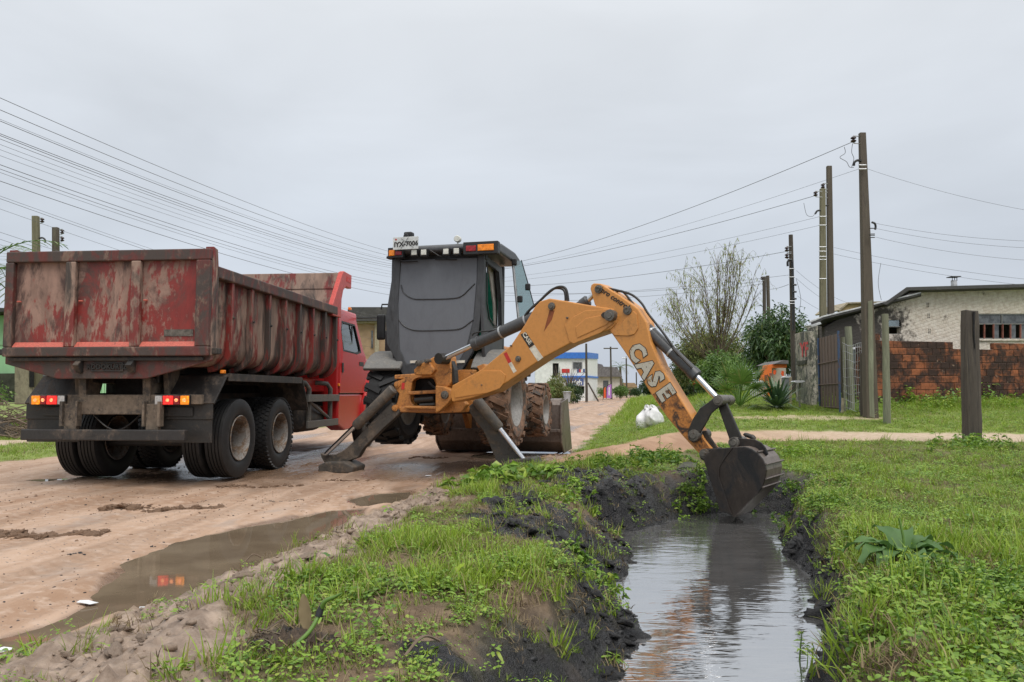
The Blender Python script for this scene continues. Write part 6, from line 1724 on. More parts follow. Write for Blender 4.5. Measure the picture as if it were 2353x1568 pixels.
# pale post with dark meter cabinet, bird table
cab_ = thing('meter_cabinet', 'dark narrow meter cabinet on a pale concrete post before the mossy wall', 'meter cabinet', at(1813, 936, 22.6))
wslab(VPlane((0, 22.6), 0.0), rect(1813, 866, 1820, 936), 0.05, 0.1, 'post', M['plaster_tan'], cab_, 0.01)
wslab(VPlane((0, 22.6), 0.0), rect(1801, 868, 1813, 918), 0.12, 0.2, 'cabinet', M['meter'], cab_, 0.01)
wslab(VPlane((0, 22.6), 0.0), [(1799, 868), (1806, 864), (1816, 866), (1813, 869)], 0.14, 0.24, 'lid', M['roof_edge'], cab_, 0.004)
bt = thing('bird_table', 'little board on a thin stake in the grass by the mossy wall', 'bird table', at(1838, 942, 21.6))
wslab(VPlane((0, 21.6), 0.0), [(1825, 878), (1829, 875), (1848, 875), (1851, 878), (1840, 880), (1828, 880)], 0.15, 0.3, 'board', M['roof_edge'], bt, 0.006)
MB().tube([at(1838, 948, 21.6), at(1837, 910, 21.6), at(1838, 879, 21.6)], 0.025, 7).obj('stake', M['wood_moss'], bt, local=root_inv(bt))
timber('tree_stub', 'short pale stub of wood leaning on the blue edge of the gate', 1934, 915, 955, 20.0, 0.09, M['plaster_tan'], 2, 'stub')

# buff brick building behind
buff = thing('buff_building', 'unplastered buff brick building showing above the lean-to roof', 'building', at(1980, 900, 31))
wslab(VPlane((0, 31), 0.1), [(1930, 960), (1930, 712), (1948, 698), (2032, 694), (2070, 694), (2070, 960)], 0.0, 0.2, 'wall', M['brick_buff'], buff)
wslab(VPlane((0, 31), 0.1), [(1926, 713), (1948, 695), (2072, 691), (2072, 694), (1949, 698), (1930, 715)], 0.15, 2.0, 'coping', M['plaster_tan'], buff)
# orange house
oh = thing('orange_house', 'bright orange porch house with red flags, behind the fan palm', 'house', at(1785, 905, 27.5))
oi_ = VPlane((0, 27.5), 0.0)
wslab(oi_, [(1752, 925), (1752, 850), (1760, 848), (1760, 840), (1770, 838), (1808, 836), (1808, 845), (1774, 846), (1774, 925)], 0.1, 0.4, 'porch_wall', M['orange_wall'], oh, 0.01)
wslab(oi_, rect(1774, 846, 1806, 925), -0.9, 0.1, 'back_wall', M['beige'], oh)
wslab(oi_, [(1778, 837), (1800, 828), (1812, 829), (1812, 837)], 0.2, 2.0, 'roof', M['tile_grey'], oh, 0.01)
wslab(oi_, rect(1757, 862, 1764, 890), 0.103, 0.02, 'window', M['frame_red'], oh)
wslab(oi_, rect(1768, 858, 1774, 890), 0.103, 0.02, 'shutter', M['frame_red'], oh)
for fx, fy in ((1779, 850), (1797, 852), (1799, 862), (1748, 875), (1796, 885)):
    fl = MB().prism([oi_.hit(fx, fy, 0.3), oi_.hit(fx + 5, fy + 2, 0.3), oi_.hit(fx + 4, fy + 10, 0.25), oi_.hit(fx + 1, fy + 12, 0.3), oi_.hit(fx - 2, fy + 8, 0.33)], (0.0, 0.03, 0)).obj('cloth_flag', M['orange_cloth'])
    tag(fl, 'small orange-red cloth hanging at the orange house', 'flag', 'orange cloths')
wf_ = MB()
for gx_, gy_, r_ in ((1742, 884, .10), (1749, 881, .10), (1746, 888, .09)):
    o = MB().lathe([(0, -r_), (r_ * .7, -r_ * .7), (r_, 0), (r_ * .7, r_ * .7), (0, r_)], oi_.hit(gx_, gy_, 0.45), (0, 0, 1), 10).obj('white_ball', M['white'], None, smooth=60)
    tag(o, 'white round ornament hanging left of the orange porch', 'ornament', 'white ornaments')
# roadside fence behind the palm
gf = thing('picket_fence', 'low pale picket fence between the palm and the orange house', 'fence', at(1735, 915, 26))
for k in range(9):
    x = 1725 + k * 4.2
    wslab(VPlane((0, 26), 0.0), rect(x, 880, x + 1.6, 925), 0.0, 0.04, 'picket', M['roof_edge'], gf)
wslab(VPlane((0, 26), 0.0), rect(1722, 886, 1762, 888.5), -0.04, 0.04, 'rail', M['roof_edge'], gf)

# ------------------------------------------------------------------ far end of the street
shop = thing('shop_building', 'white two-storey shop with bright blue parapet band', 'shop', at(1300, 918, 118))
S1 = VPlane((at(1349, 900, 112).x, 112), R(8)); 
wx = [rect(1316, 832, 1338, 849), rect(1270, 835, 1284, 868)]
wslab(S1, [(1230, 925), (1230, 822), (1350, 820), (1350, 925)], 0.0, 0.3, 'front_wall', M['white'], shop, holes=wx + [rect(1325, 888, 1343, 905)])
wslab(S1, rect(1260, 828, 1345, 908), -0.35, 0.1, 'shop_shade', M['dark'], shop)  # near-black sheet painting shade behind the shop openings
for h_ in wx[:1]:
    w_ = wslab(S1, rect(1315, 831, 1339, 850), 0.05, 0.1, 'window', M['roof_edge'], shop, holes=(rect(1317, 833, 1337, 848),))
    wslab(S1, rect(1317, 833, 1337, 848), -0.05, 0.02, 'pane', M['glass_dirty'], w_)
sr = S1.hit(1350, 900, 0.0); S2 = VPlane((sr.x, sr.y), R(80))
q = at(1373, 900, 125)
for nm, pts, mt in (('side_wall', [(1350, 925), (1350, 820), (1373, 822), (1373, 925)], 'white'),):
    P = []
    for x, y in pts:
        YY = 112 + (x - 1350) / 23 * 10
        P.append(at(x, y, YY if x > 1355 else S1.hit(1350, y, 0).y))
    MB().prism(P, (-0.3, 0.1, 0)).obj(nm, M[mt], shop, local=root_inv(shop))
wslab(S1, rect(1228, 810, 1351, 824), 0.35, 0.35, 'parapet', M['blue_paint'], shop)
P = [at(1351, 810, 111.6), at(1375, 813, 122), at(1375, 825, 122), at(1351, 824, 111.6)]
MB().prism(P, (-0.35, 0.1, 0)).obj('parapet', M['blue_paint'], shop, local=root_inv(shop))
wslab(S1, rect(1290, 864, 1351, 868), 0.3, 0.3, 'floor_band', M['blue_paint'], shop)
P = [at(1351, 864, 111.6), at(1375, 866, 122), at(1375, 869.5, 122), at(1351, 868, 111.6)]
MB().prism(P, (-0.3, 0.1, 0)).obj('floor_band', M['blue_paint'], shop, local=root_inv(shop))
sg_ = wslab(S1, rect(1302, 870, 1341, 886), 0.45, 0.15, 'shop_sign', M['sign_blue'], shop)
c = S1.hit(1322, 879, 0.47)
text_obj('lettering', 'drigh', 0.95, M['white'], shop, root_inv(shop) @ c, S1.u, (0, 0, 1), 0.02, 0.02)
wslab(S1, rect(1291, 848, 1309, 857), 0.05, 0.04, 'wall_sign', M['decal_red'], shop)
for i_, mt in enumerate(('sign_blue', 'decal_red', 'white', 'sign_blue')):
    wslab(S1, rect(1326 + i_ * 4.5, 848, 1330.5 + i_ * 4.5, 856), 0.05, 0.04, 'wall_sign', M[mt], shop)
# grey roofed house
gh = thing('grey_roof_house', 'beige house with grey tiled roof beyond the shop', 'house', at(1400, 908, 140))
G1 = VPlane((0, 140), 0.0)
wslab(G1, [(1366, 912), (1366, 862), (1424, 862), (1424, 912)], 0.0, 8, 'wall', M['beige'], gh, holes=())
wslab(G1, [(1362, 866), (1366, 842), (1418, 844), (1430, 866)], 0.8, 10, 'roof', M['tile_grey'], gh)
wslab(G1, [(1366, 845), (1366, 834), (1384, 838), (1388, 845)], -2, 5, 'rear_roof', M['tile_grey'], gh)
wslab(G1, rect(1386, 875, 1398, 900), 0.05, 0.1, 'window', M['glass_dirty'], gh)
lowh = thing('low_house', 'low pale house far along the street behind the poles', 'house', at(1445, 905, 190))
G2 = VPlane((0, 190), 0.0)
wslab(G2, rect(1425, 888, 1462, 910), 0, 8, 'wall', M['beige'], lowh)
wslab(G2, [(1421, 890), (1430, 880), (1458, 880), (1466, 890)], 0.8, 9, 'roof', M['plaster_brown'], lowh)
# banners, bin, far truck, people
fb_ = thing('feather_banner', 'purple feather banner standing by the street', 'banner', at(1402, 915, 100))
FBp = VPlane((0, 100), 0.0)
wslab(FBp, [(1394, 915), (1394, 892), (1398, 886), (1405, 883), (1405, 915)], 0, 0.06, 'cloth', M['purple'], fb_)
MB().tube([at(1393, 917, 100), at(1393.5, 892, 100), at(1397, 885, 100), at(1405, 882, 100)], 0.04, 5).obj('staff', M['black'], fb_, local=root_inv(fb_))
wslab(FBp, rect(1398.5, 890, 1401, 909), 0.02, 0.02, 'print_band', M['white'], fb_)
ob = thing('feather_banner', 'orange feather banner beside the purple one', 'banner', at(1390, 915, 101))
wslab(VPlane((0, 101), 0.0), [(1387, 915), (1387, 894), (1391, 889), (1393, 915)], 0, 0.06, 'cloth', M['orange_cloth'], ob)
MB().tube([at(1386.5, 917, 101), at(1387, 892, 101), at(1391, 888, 101)], 0.04, 5).obj('staff', M['black'], ob, local=root_inv(ob))
bin_ = thing('litter_bin', 'pale grey plastic wheelie bin on the grass near the shop', 'bin', at(1303, 922, 74))
b0 = at(1303, 922, 74)
MB().lathe([(0, 0), (0.26, 0), (0.36, 0.85), (0.38, 0.86), (0.38, 0.92), (0.30, 0.98), (0, 1.0)], (0, 0, -0.1), (0, 0, 1), 12).obj('body', M['bin'], bin_, smooth=40)
MB().box((0, 0, 0.84), (0.82, 0.82, 0.05)).obj('rim', M['bin'], bin_, bevel=0.02)
vt = thing('white_truck', 'small white truck cab parked far off under the trees', 'truck', at(1588, 906, 70))
MB().prism([(-0.9, 0, 0.4), (-0.9, 0, 1.5), (-0.9, 0.3, 2.1), (-0.9, 1.6, 2.1), (-0.9, 1.6, 0.4)], (1.8, 0, 0)).obj('cab', M['white'], vt, bevel=0.08)
MB().bx(-0.75, 0.75, -0.012, 0.0, 1.3, 1.48).prism([(-0.75, 0.0, 1.50), (-0.75, 0.27, 2.0), (-0.75, 0.25, 2.0), (-0.75, -0.02, 1.50)], (1.5, 0, 0)).obj('windscreen', M['glass_dirty'], vt)
MB().bx(-0.9, 0.9, 1.7, 4.5, 0.7, 1.3).obj('bed', M['white'], vt)
for sx in (-0.75, 0.75):
    for sy in (0.7, 3.6):
        MB().lathe([(0, -0.12), (0.38, -0.12), (0.38, 0.12), (0, 0.12)], (sx, sy, 0.38), (1, 0, 0), 14).obj('wheel', M['tyre'], vt, smooth=40)
def person(label, px, py, Y, vest, turn=0.0):
    p = at(px, py, Y); p.z = hz(p.x, p.y)
    o = thing('person', label, 'person', p, turn)
    me = bpy.data.meshes.new('body')
    V = [(0, 0, .95), (0, 0, 1.15), (0, 0, 1.40), (0, 0, 1.50), (0, 0.02, 1.62), (0, 0.01, 1.74), (.17, 0, 1.40), (.24, .02, 1.13), (.25, -.06, .90), (-.17, 0, 1.40), (-.24, .02, 1.13), (-.25, -.04, .90), (.10, 0, .90), (.12, -.03, .50), (.12, .03, .08), (.12, -.10, .04), (-.10, 0, .90), (-.12, .05, .50), (-.12, .10, .08), (-.12, -.03, .04)]
    E = [(0, 1), (1, 2), (2, 3), (3, 4), (4, 5), (2, 6), (6, 7), (7, 8), (2, 9), (9, 10), (10, 11), (0, 12), (12, 13), (13, 14), (14, 15), (0, 16), (16, 17), (17, 18), (18, 19)]
    rd = [.15, .15, .16, .06, .10, .08, .07, .055, .045, .07, .055, .045, .10, .075, .055, .05, .10, .075, .055, .05]
    me.from_pydata(V, E, [])
    me.materials.append(M['cloth_dark'])
    b = link('body', me, o)
    sk = b.modifiers.new('skin', 'SKIN')
    sv = me.skin_vertices[0].data if me.skin_vertices else None
    if sv is None:
        bmx = bmesh.new(); bmx.from_mesh(me); bmx.verts.layers.skin.verify(); bmx.to_mesh(me); bmx.free()
        sv = me.skin_vertices[0].data
    for i, r_ in enumerate(rd):
        sv[i].radius = (r_, r_)
    sv[0].use_root = True
    ss = b.modifiers.new('sub', 'SUBSURF'); ss.levels = 1; ss.render_levels = 1
    MB().lathe([(0, .02), (.09, .03), (.115, .10), (.115, .16), (.08, .25), (0, .27)], (0, .01, 1.50), (0, 0, 1), 12).obj('head', M['skin'], o, smooth=60)
    MB().lathe([(.118, .12), (.122, .17), (.09, .26), (0, .285)], (0, .02, 1.50), (0, 0, 1), 12).obj('hair', M['black'], o, smooth=60)
    if vest:
        MB().lathe([(.20, 0), (.215, .2), (.22, .42), (.14, .50)], (0, 0, .95), (0, 0, 1), 14).obj('vest', M['orange_cloth'], o, smooth=60)
person('distant person in an orange work vest beside the street', 1447, 912, 185, True)
person('distant walker in dark clothes in the roadway', 1479, 912.5, 205, False, 0.4)
person('second distant walker in dark clothes, half behind the other', 1483, 912.5, 206, False, 0.2)
for px_, py_ in ((1553, 900), (1580 + 50 - 10, 885)):
    pass
for px_, py0, py1 in ((1553, 890, 904), (1594, 874, 900)):
    fo = thing('marker_flag', 'small red-orange marker flag on a stick under the far trees', 'flag', at(px_, py1, 45), 0, 'marker flags')
    wslab(VPlane((0, 45), 0), [(px_ - 3, py0), (px_ + 3, py0 + 1), (px_ + 4, py0 + 8), (px_ - 2, py0 + 11), (px_ - 4, py0 + 6)], 0.0, 0.04, 'cloth', M['orange_cloth'], fo)
    MB().tube([at(px_, py1 + 12, 45.03), at(px_, py0, 45.03)], 0.02, 5).obj('stick', M['wood_dark'], fo, local=root_inv(fo))

# ------------------------------------------------------------------ left hand side
gw = thing('green_house', 'pale green house behind the truck bed, with dark stone plinth', 'house', at(20, 905, 25))
L1 = VPlane((0, 25), R(4))
wslab(L1, [(-220, 860), (-220, 740), (10, 725), (82, 740), (82, 860)], 0.0, 0.3, 'wall', M['green_wall'], gw)
wslab(L1, [(-220, 925), (-220, 860), (80, 858), (80, 925)], 0.06, 0.3, 'plinth', M['stone_dark'], gw)
wslab(L1, [(-230, 742), (-180, 700), (10, 708), (90, 735), (88, 741), (8, 716), (-225, 748)], 0.5, 5.0, 'roof', M['roof_dark'], gw)
wslab(L1, rect(-220, 790, 82, 793), 0.03, 0.04, 'wall_band', M['green_wall'], gw)
tw = thing('plaster_gatepost', 'stained tan plaster gatepost wall left of the truck', 'gatepost', at(60, 920, 23.5))
L2 = VPlane((0, 23.5), R(3))
wslab(L2, [(33, 930), (33, 828), (70, 818), (74, 930)], 0.0, 0.4, 'pier', M['plaster_tan'], tw, 0.02)
wslab(L2, [(74, 930), (74, 826), (100, 826), (100, 930)], -0.15, 0.3, 'wing', M['concrete_pole'], tw, 0.02)
wslab(L2, rect(67, 845, 76, 890), 0.04, 0.06, 'niche_shade', M['dark'], tw)  # near-black slab on the pier face, painting the shade of a niche
mbx = thing('meter_box', 'pale grey meter box on the wall left of the truck', 'meter box', at(115, 880, 23.2))
wslab(VPlane((0, 23.2), R(3)), rect(98, 848, 137, 870), 0.0, 0.22, 'box', M['meter'], mbx, 0.015)
wslab(VPlane((0, 23.2), R(3)), rect(108, 850, 133, 868), 0.02, 0.02, 'door', M['roof_edge'], mbx, 0.004)
MB().cyl(at(106, 930, 23.3), at(106, 868, 23.3), 0.04, 8).obj('post', M['galv'], mbx, local=root_inv(mbx))
gp = thing('panel_fence', 'pale green ribbed fence glimpsed under the truck bed', 'fence', at(205, 905, 24.5))
for k in range(16):
    x = 150 + k * 7
    wslab(VPlane((0, 24.5), R(3)), rect(x, 862, x + 5.5, 930), 0.0, 0.05, 'board', M['green_wall'], gp)
# building between truck and backhoe
bb = thing('brown_building', 'brown plastered building with dark roof between truck cab and backhoe', 'building', at(860, 905, 46))
L3 = VPlane((0, 46), R(3))
wslab(L3, [(800, 915), (800, 732), (960, 732), (960, 915)], 0.0, 0.4, 'wall', M['plaster_brown'], bb)
wslab(L3, [(795, 738), (800, 706), (965, 706), (968, 738)], 0.5, 6, 'roof', M['roof_dark'], bb)
wslab(L3, [(861, 915), (861, 742), (871, 742), (871, 915)], 0.12, 0.2, 'pillar', M['plaster_tan'], bb)
wslab(L3, rect(853, 760, 857, 800), 0.06, 0.08, 'window', M['glass_dirty'], bb)
wslab(L3, rect(795, 739, 965, 743), 0.3, 0.3, 'eave', M['plaster_tan'], bb)
lh = thing('low_shed', 'low brown shed glimpsed beneath the truck cab', 'shed', at(870, 905, 60))
wslab(VPlane((0, 60), 0), rect(700, 880, 980, 912), 0, 0.3, 'wall', M['beige'], lh)
wslab(VPlane((0, 60), 0), [(690, 882), (710, 872), (970, 872), (990, 882)], 0.5, 4, 'roof', M['tile_grey'], lh)
# brushwood heap
bp_ = thing('brushwood_heap', 'heap of dry cut branches on the grass left of the truck', 'brushwood', at(20, 1000, 19.0))
bc = at(10, 1000, 19.0); bi = root_inv(bp_)
rb = random.Random(3)
core = MB()
for k in range(3):
    pass
for k in range(280):
    th = rb.uniform(0, math.pi); rr2 = rb.random() ** 0.5
    px_ = bc.x + rb.uniform(-2.6, 0.85); hgt = 1.02 * (1 - ((px_ - bc.x + 0.9) / 1.9) ** 2)
    if hgt < 0.05: continue
    z = hz(px_, bc.y) + rb.random() * hgt
    dy = rb.uniform(-0.8, 0.8) * (1 - 0.6 * (z / 1.1))
    L = rb.uniform(0.4, 1.3); d = Vector((rb.uniform(-1, 1), rb.uniform(-0.6, 0.6), rb.uniform(-0.28, 0.34))).normalized()
    c = Vector((px_, bc.y + dy, z)); bend = Vector((rb.uniform(-.1, .1), rb.uniform(-.1, .1), rb.uniform(-.1, .12)))
    r0 = rb.choice((0.008, 0.011, 0.014, 0.022))
    MB().tube(smoothpath([c - d * L / 2, c + bend, c + d * L / 2], 3), [r0, r0, r0 * .9, r0 * .8, r0 * .7, r0 * .6, r0 * .5], 5).obj('branch', M['brush'], bp_, local=bi)
MB().lathe([(0, 0), (1.05, 0.02), (0.9, 0.3), (0.55, 0.55), (0, 0.62)], (bc.x - 0.9, bc.y + 0.1, hz(bc.x, bc.y) - 0.05), (0, 0, 1), 14).obj('dark_core', M['wood_dark'], bp_, local=bi)
# sacks by the road
def sack(label, px, py, Y, w, d, h, seed, rz=0.0, lean=0.0):
    rs = random.Random(seed)
    p = at(px, py, Y); p.z = hz(p.x, p.y) - 0.02
    o = thing('woven_sack', label, 'sack', p, rz, 'sacks on the verge')
    nu, nv = 28, 14; V = []; F = []
    for j in range(nv + 1):
        v = j / nv
        for i in range(nu):
            a = 2 * math.pi * i / nu
            prof = (math.sin(math.pi * min(v * 0.86 + 0.14, 1)) ** 0.55) * (1 - 0.25 * v)
            fold = 1 + 0.06 * math.sin(a * 5 + seed + v * 3) + 0.05 * math.sin(a * 9 + v * 7) + 0.03 * math.sin(a * 14 - v * 11 + seed)
            V.append((math.cos(a) * w / 2 * prof * fold + lean * v * w, math.sin(a) * d / 2 * prof * fold, h * v + 0.03 * math.sin(a * 3 + v * 8) * (v > 0.05) + 0.10 * h * math.cos(a) * v))
    for j in range(nv):
        for i in range(nu):
            k = (i + 1) % nu
            F.append((j * nu + i, j * nu + k, (j + 1) * nu + k, (j + 1) * nu + i))
    F.append(tuple(range(nv * nu, nv * nu + nu)))
    mb = MB().add(V, F).obj('bag', M['sack'], o, smooth=180)
    nk = MB().tube([(lean * w - 0.02, 0, h * 0.94), (lean * w - 0.03, 0.01, h * 1.04), (lean * w + 0.0, 0, h * 1.09)], [0.05, 0.03, 0.045], 8).obj('tied_neck', M['sack'], o, smooth=60)
sack('larger white woven sack standing on the road verge', 1484, 982, 19.6, 0.58, 0.44, 0.52, 2, 0.2, 0.05)
sack('smaller white sack slumped against the larger sack', 1508, 981, 19.4, 0.50, 0.40, 0.45, 5, 0.3, -0.22)
lg = thing('fallen_log', 'dark rotten log lying on the verge beyond the sacks', 'log', ground_at(1505, 945))
lgp = [at(1483, 943, 31), at(1500, 941, 31), at(1520, 942, 31.2), at(1540, 943, 31.2)]
for p in lgp: p.z = hz(p.x, p.y) + 0.10
MB().tube(lgp, [0.09, 0.13, 0.11, 0.07], 8).obj('trunk', M['bark'], lg, local=root_inv(lg), smooth=50)
# ------------------------------------------------------------------ leaves and trees
def leaf_cards(centers, dirs, lens, wids, rng, bend=0.25, droop=0.0):
    """one folded diamond leaf (two quads) per centre"""
    n = len(centers)
    d = dirs / (np.linalg.norm(dirs, axis=1, keepdims=True) + 1e-9)
    r = rng.normal(size=(n, 3)); s = np.cross(d, r); s /= (np.linalg.norm(s, axis=1, keepdims=True) + 1e-9)
    nr = np.cross(d, s)
    L = lens[:, None]; W = wids[:, None]
    a = centers; m = centers + d * L * 0.5 + nr * L * bend * 0.4; e = centers + d * L
    e = e + np.array([0, 0, -1.0]) * L * droop
    lft = m + s * W * 0.5 - nr * W * 0.25; rgt = m - s * W * 0.5 - nr * W * 0.25
    V = np.stack([a, lft, m, rgt, e], 1).reshape(-1, 3)
    b = (np.arange(n) * 5)[:, None]
    F = np.concatenate([b + np.array([[0, 1, 2, 2]]), b + np.array([[0, 2, 3, 3]]), b + np.array([[1, 4, 2, 2]]), b + np.array([[2, 4, 3, 3]])], 0)
    tri = F[:, :3]
    return V, tri
def leaf_obj(name, V, F, mat, parent, inv):
    V = (np.c_[V, np.ones(len(V))] @ np.array(inv).T)[:, :3]
    return link(name, np_mesh(name, V, F, mat), parent)
def crown(parent, clumps, mat, n_per, leaf_l, leaf_w, rng, name='crown', droop=0.25, shell=0.75, flat=0.8, updir=0.2):
    inv = root_inv(parent)
    C = []; D = []
    for c, r in clumps:
        n = int(n_per * (r ** 2))
        p = rng.normal(size=(n, 3)); p /= np.linalg.norm(p, axis=1, keepdims=True)
        rad = r * (shell + (1 - shell) * rng.random(n) ** 0.5) * (0.75 + 0.5 * rng.random(n))
        rad *= 0.8 + 0.4 * np.array([math.sin(7 * a[0] + 5 * a[2] + c[0] * 9) for a in p]) * 0.6 + 0.1
        q = p * rad[:, None]; q[:, 2] *= flat
        C.append(np.array(c)[None, :] + q)
        d = p * 0.8 + rng.normal(size=(n, 3)) * 0.6; d[:, 2] += updir
        D.append(d)
    C = np.concatenate(C); D = np.concatenate(D)
    n = len(C)
    V, F = leaf_cards(C, D, leaf_l * rng.uniform(0.6, 1.3, n), leaf_w * rng.uniform(0.6, 1.3, n), rng, 0.25, droop)
    return leaf_obj(name, V, F, mat, parent, inv)
def clump_set(px0, px1, py0, py1, Y, n, r, rng, depth=None, shape=1.0):
    """clump centres spread through an egg-shaped crown that fills a photo rectangle at depth Y"""
    a, b = at(px0, py1, Y), at(px1, py0, Y)
    cx, cz = (a.x + b.x) / 2, (a.z + b.z) / 2; hx, hz_ = (b.x - a.x) / 2, (b.z - a.z) / 2
    dy = depth if depth else hx * 0.8
    out = []
    while len(out) < n:
        p = rng.uniform(-1, 1, 3)
        if abs(p[0]) ** 2 + abs(p[1]) ** 2 + abs(p[2]) ** 2 <= 1 and (p ** 2).sum() > 0.15:
            rr_ = r * rng.uniform(0.65, 1.25)
            out.append(((cx + p[0] * max(hx - r * .7, .05), Y + p[1] * dy, cz + p[2] * max(hz_ - r * .6, .05)), rr_))
    return out
def trunk_to(parent, base, clumps, r0, mat, rng, nlimb=7):
    inv = root_inv(parent)
    base = Vector(base)
    cs = [Vector(c) for c, _ in clumps]
    ctr = sum(cs, Vector()) / len(cs)
    fork = base + (ctr - base) * 0.5; fork.x = base.x + (ctr.x - base.x) * 0.35
    mb = MB().tube(smoothpath([base - Vector((0, 0, 0.2)), base + (fork - base) * 0.5 + Vector((r0 * 0.4, 0, 0)), fork], 4), [r0 * (1.25 - 0.55 * k / 8) for k in range(9)], 9)
    mb.obj('trunk', mat, parent, local=inv, smooth=60)
    order = rng.permutation(len(cs))[:nlimb]
    for k in order:
        e = cs[k]; m = fork + (e - fork) * 0.5 + Vector((rng.uniform(-.15, .15), rng.uniform(-.15, .15), rng.uniform(0, .25)))
        MB().tube(smoothpath([fork, m, e], 4), [r0 * (0.55 - 0.045 * q) for q in range(9)], 6).obj('limb', mat, parent, local=inv, smooth=60)
def tree(name, label, cat, base, box, Y, ncl, rcl, mat, n_per, ll, lw, r0, seed, droop=0.25, depth=None, group=None, limbs=7, updir=0.2, bark='bark'):
    rng = np.random.default_rng(seed)
    b = at(*base, Y); b.z = min(b.z, hz(b.x, b.y)) if abs(b.z - hz(b.x, b.y)) > 0.3 else b.z
    o = thing(name, label, cat, b, 0, group)
    cl = clump_set(*box, Y, ncl, rcl, rng, depth)
    crown(o, cl, mat, n_per, ll, lw, rng, droop=droop, updir=updir)
    if r0: trunk_to(o, b, cl, r0, M[bark], rng, limbs)
    return o
tree('mango_tree', 'dense dark green mango tree behind the mossy wall', 'tree', (1795, 930), (1712, 1872, 706, 880), 31.0, 60, 0.50, M['mango'], 620, 0.26, 0.065, 0.13, 21, 0.45, 1.5)
tree('olive_tree', 'broad olive-green tree behind the bare willow', 'tree', (1630, 925), (1540, 1712, 752, 905), 46.0, 54, 0.75, M['olive'], 560, 0.22, 0.08, 0.16, 22, 0.4, 2.0)
tree('garden_tree', 'bright green leafy tree in front of the olive tree', 'tree', (1668, 928), (1598, 1728, 800, 915), 36.0, 44, 0.46, M['bush'], 750, 0.19, 0.08, 0.09, 23, 0.3, 1.3)
tree('dark_tree', 'dark evergreen tree low behind the dipper arm', 'tree', (1572, 925), (1535, 1625, 815, 915), 52.0, 32, 0.62, M['darkbush'], 480, 0.24, 0.09, 0.12, 24, 0.3, 1.6)
for i, (x0, x1, y0, y1, Y, mt, lb) in enumerate((
    (1248, 1318, 866, 925, 78, 'olive', 'straggly olive shrub beside the pale bin'),
    (1290, 1345, 884, 924, 84, 'darkbush', 'low dark shrub between the bin and the shop pole'),
    (1370, 1400, 888, 915, 118, 'bush', 'green hedge clump left of the purple banner'),
    (1404, 1445, 886, 912, 122, 'bush', 'long green hedge clump right of the purple banner'),
    (1446, 1478, 892, 910, 150, 'darkbush', 'dark far hedge clump by the distant people'),
    (1462, 1520, 872, 908, 200, 'darkbush', 'hazy dark trees closing the end of the street'),
    (1500, 1560, 864, 908, 170, 'olive', 'olive trees right of the street end'),
    (1545, 1610, 876, 915, 60, 'olive', 'thin olive shrub under the dark evergreen'),
    (1395, 1440, 866, 905, 175, 'darkbush', 'far dark tree behind the grey-roofed house'),
    (1240, 1275, 878, 925, 66, 'bush', 'yellow-green shrub behind the front loader wheel'))):
    s = (x1 - x0) / FPX * Y
    tree('shrub', lb, 'shrub', ((x0 + x1) / 2, y1), (x0, x1, y0, y1), Y, 16, s * 0.20, M[mt], 420 / max(0.25, (s * 0.2) ** 2) * 0.5, s * 0.085, s * 0.036, s * 0.012, 40 + i, 0.3, s * 0.3, 'shrubs along the street', 4)

# bare willow: many long upswept shoots with few drooping leaves
def willow():
    rng = np.random.default_rng(77)
    Y = 42.0
    b = at(1652, 930, Y); b.z = hz(b.x, b.y)
    o = thing('willow_tree', 'tall half-bare willow with fine upswept twigs against the sky', 'tree', b)
    inv = root_inv(o)
    head = at(1650, 838, Y)
    MB().tube(smoothpath([b - Vector((0, 0, .3)), b + (head - b) * .5 + Vector((.15, 0, 0)), head], 4), [.26 - .012 * k for k in range(9)], 9).obj('trunk', M['bark'], o, local=inv, smooth=60)
    LC = []; LD = []
    for k in range(34):
        tx = 1648 + rng.normal() * 30 + (k - 17) * 6.4; ty = 578 + (abs(tx - 1655) / 118) ** 2.2 * 85 + rng.uniform(0, 60)
        tx = min(max(tx, 1508), 1765)
        e = at(tx, ty, Y + rng.uniform(-1.6, 1.6))
        m = head + (e - head) * 0.5 + Vector(((e.x - head.x) * 0.10, rng.uniform(-.3, .3), -0.15))
        P = smoothpath([head + Vector((rng.uniform(-.2, .2), rng.uniform(-.2, .2), rng.uniform(-.2, .1))), m, e], 6)
        r0 = rng.uniform(.022, .048)
        MB().tube(P, [r0 * (1 - .80 * q / (len(P) - 1)) for q in range(len(P))], 5).obj('limb', M['bark'], o, local=inv, smooth=60)
        tw = MB()
        for q in range(17):
            i = int(rng.integers(3, len(P) - 1)); s = P[i]
            d = (P[i + 1] - P[i - 1]).normalized() + Vector((rng.normal() * .55, rng.normal() * .55, rng.uniform(-.1, .6)))
            L = rng.uniform(.5, 1.5)
            e2 = s + d.normalized() * L; e3 = e2 + Vector((d.x * .25, d.y * .25, -rng.uniform(.05, .45)))
            tw.tube(smoothpath([s, (s + e2) / 2 + Vector((0, 0, .06)), e2, e3], 2), [.010, .009, .008, .007, .006, .005, .004], 3, cap=False)
            for t in rng.uniform(.35, 1.0, 4 if (e2.x < head.x - 0.6) else 2):
                LC.append(tuple(s + (e2 - s) * t)); LD.append((rng.normal() * .4, rng.normal() * .4, -1.0))
            for t in rng.uniform(0, 1.0, 2):
                LC.append(tuple(e2 + (e3 - e2) * t)); LD.append((rng.normal() * .4, rng.normal() * .4, -1.0))
        t_ = tw.obj('twigs', M['bark'], o, local=inv); t_['kind'] = 'stuff'
    LC = np.array(LC); LD = np.array(LD); n = len(LC)
    V, F = leaf_cards(LC, LD, rng.uniform(.10, .22, n), rng.uniform(.03, .055, n), rng, .15, .1)
    leaf_obj('crown', V, F, M['willow'], o, inv)
willow()
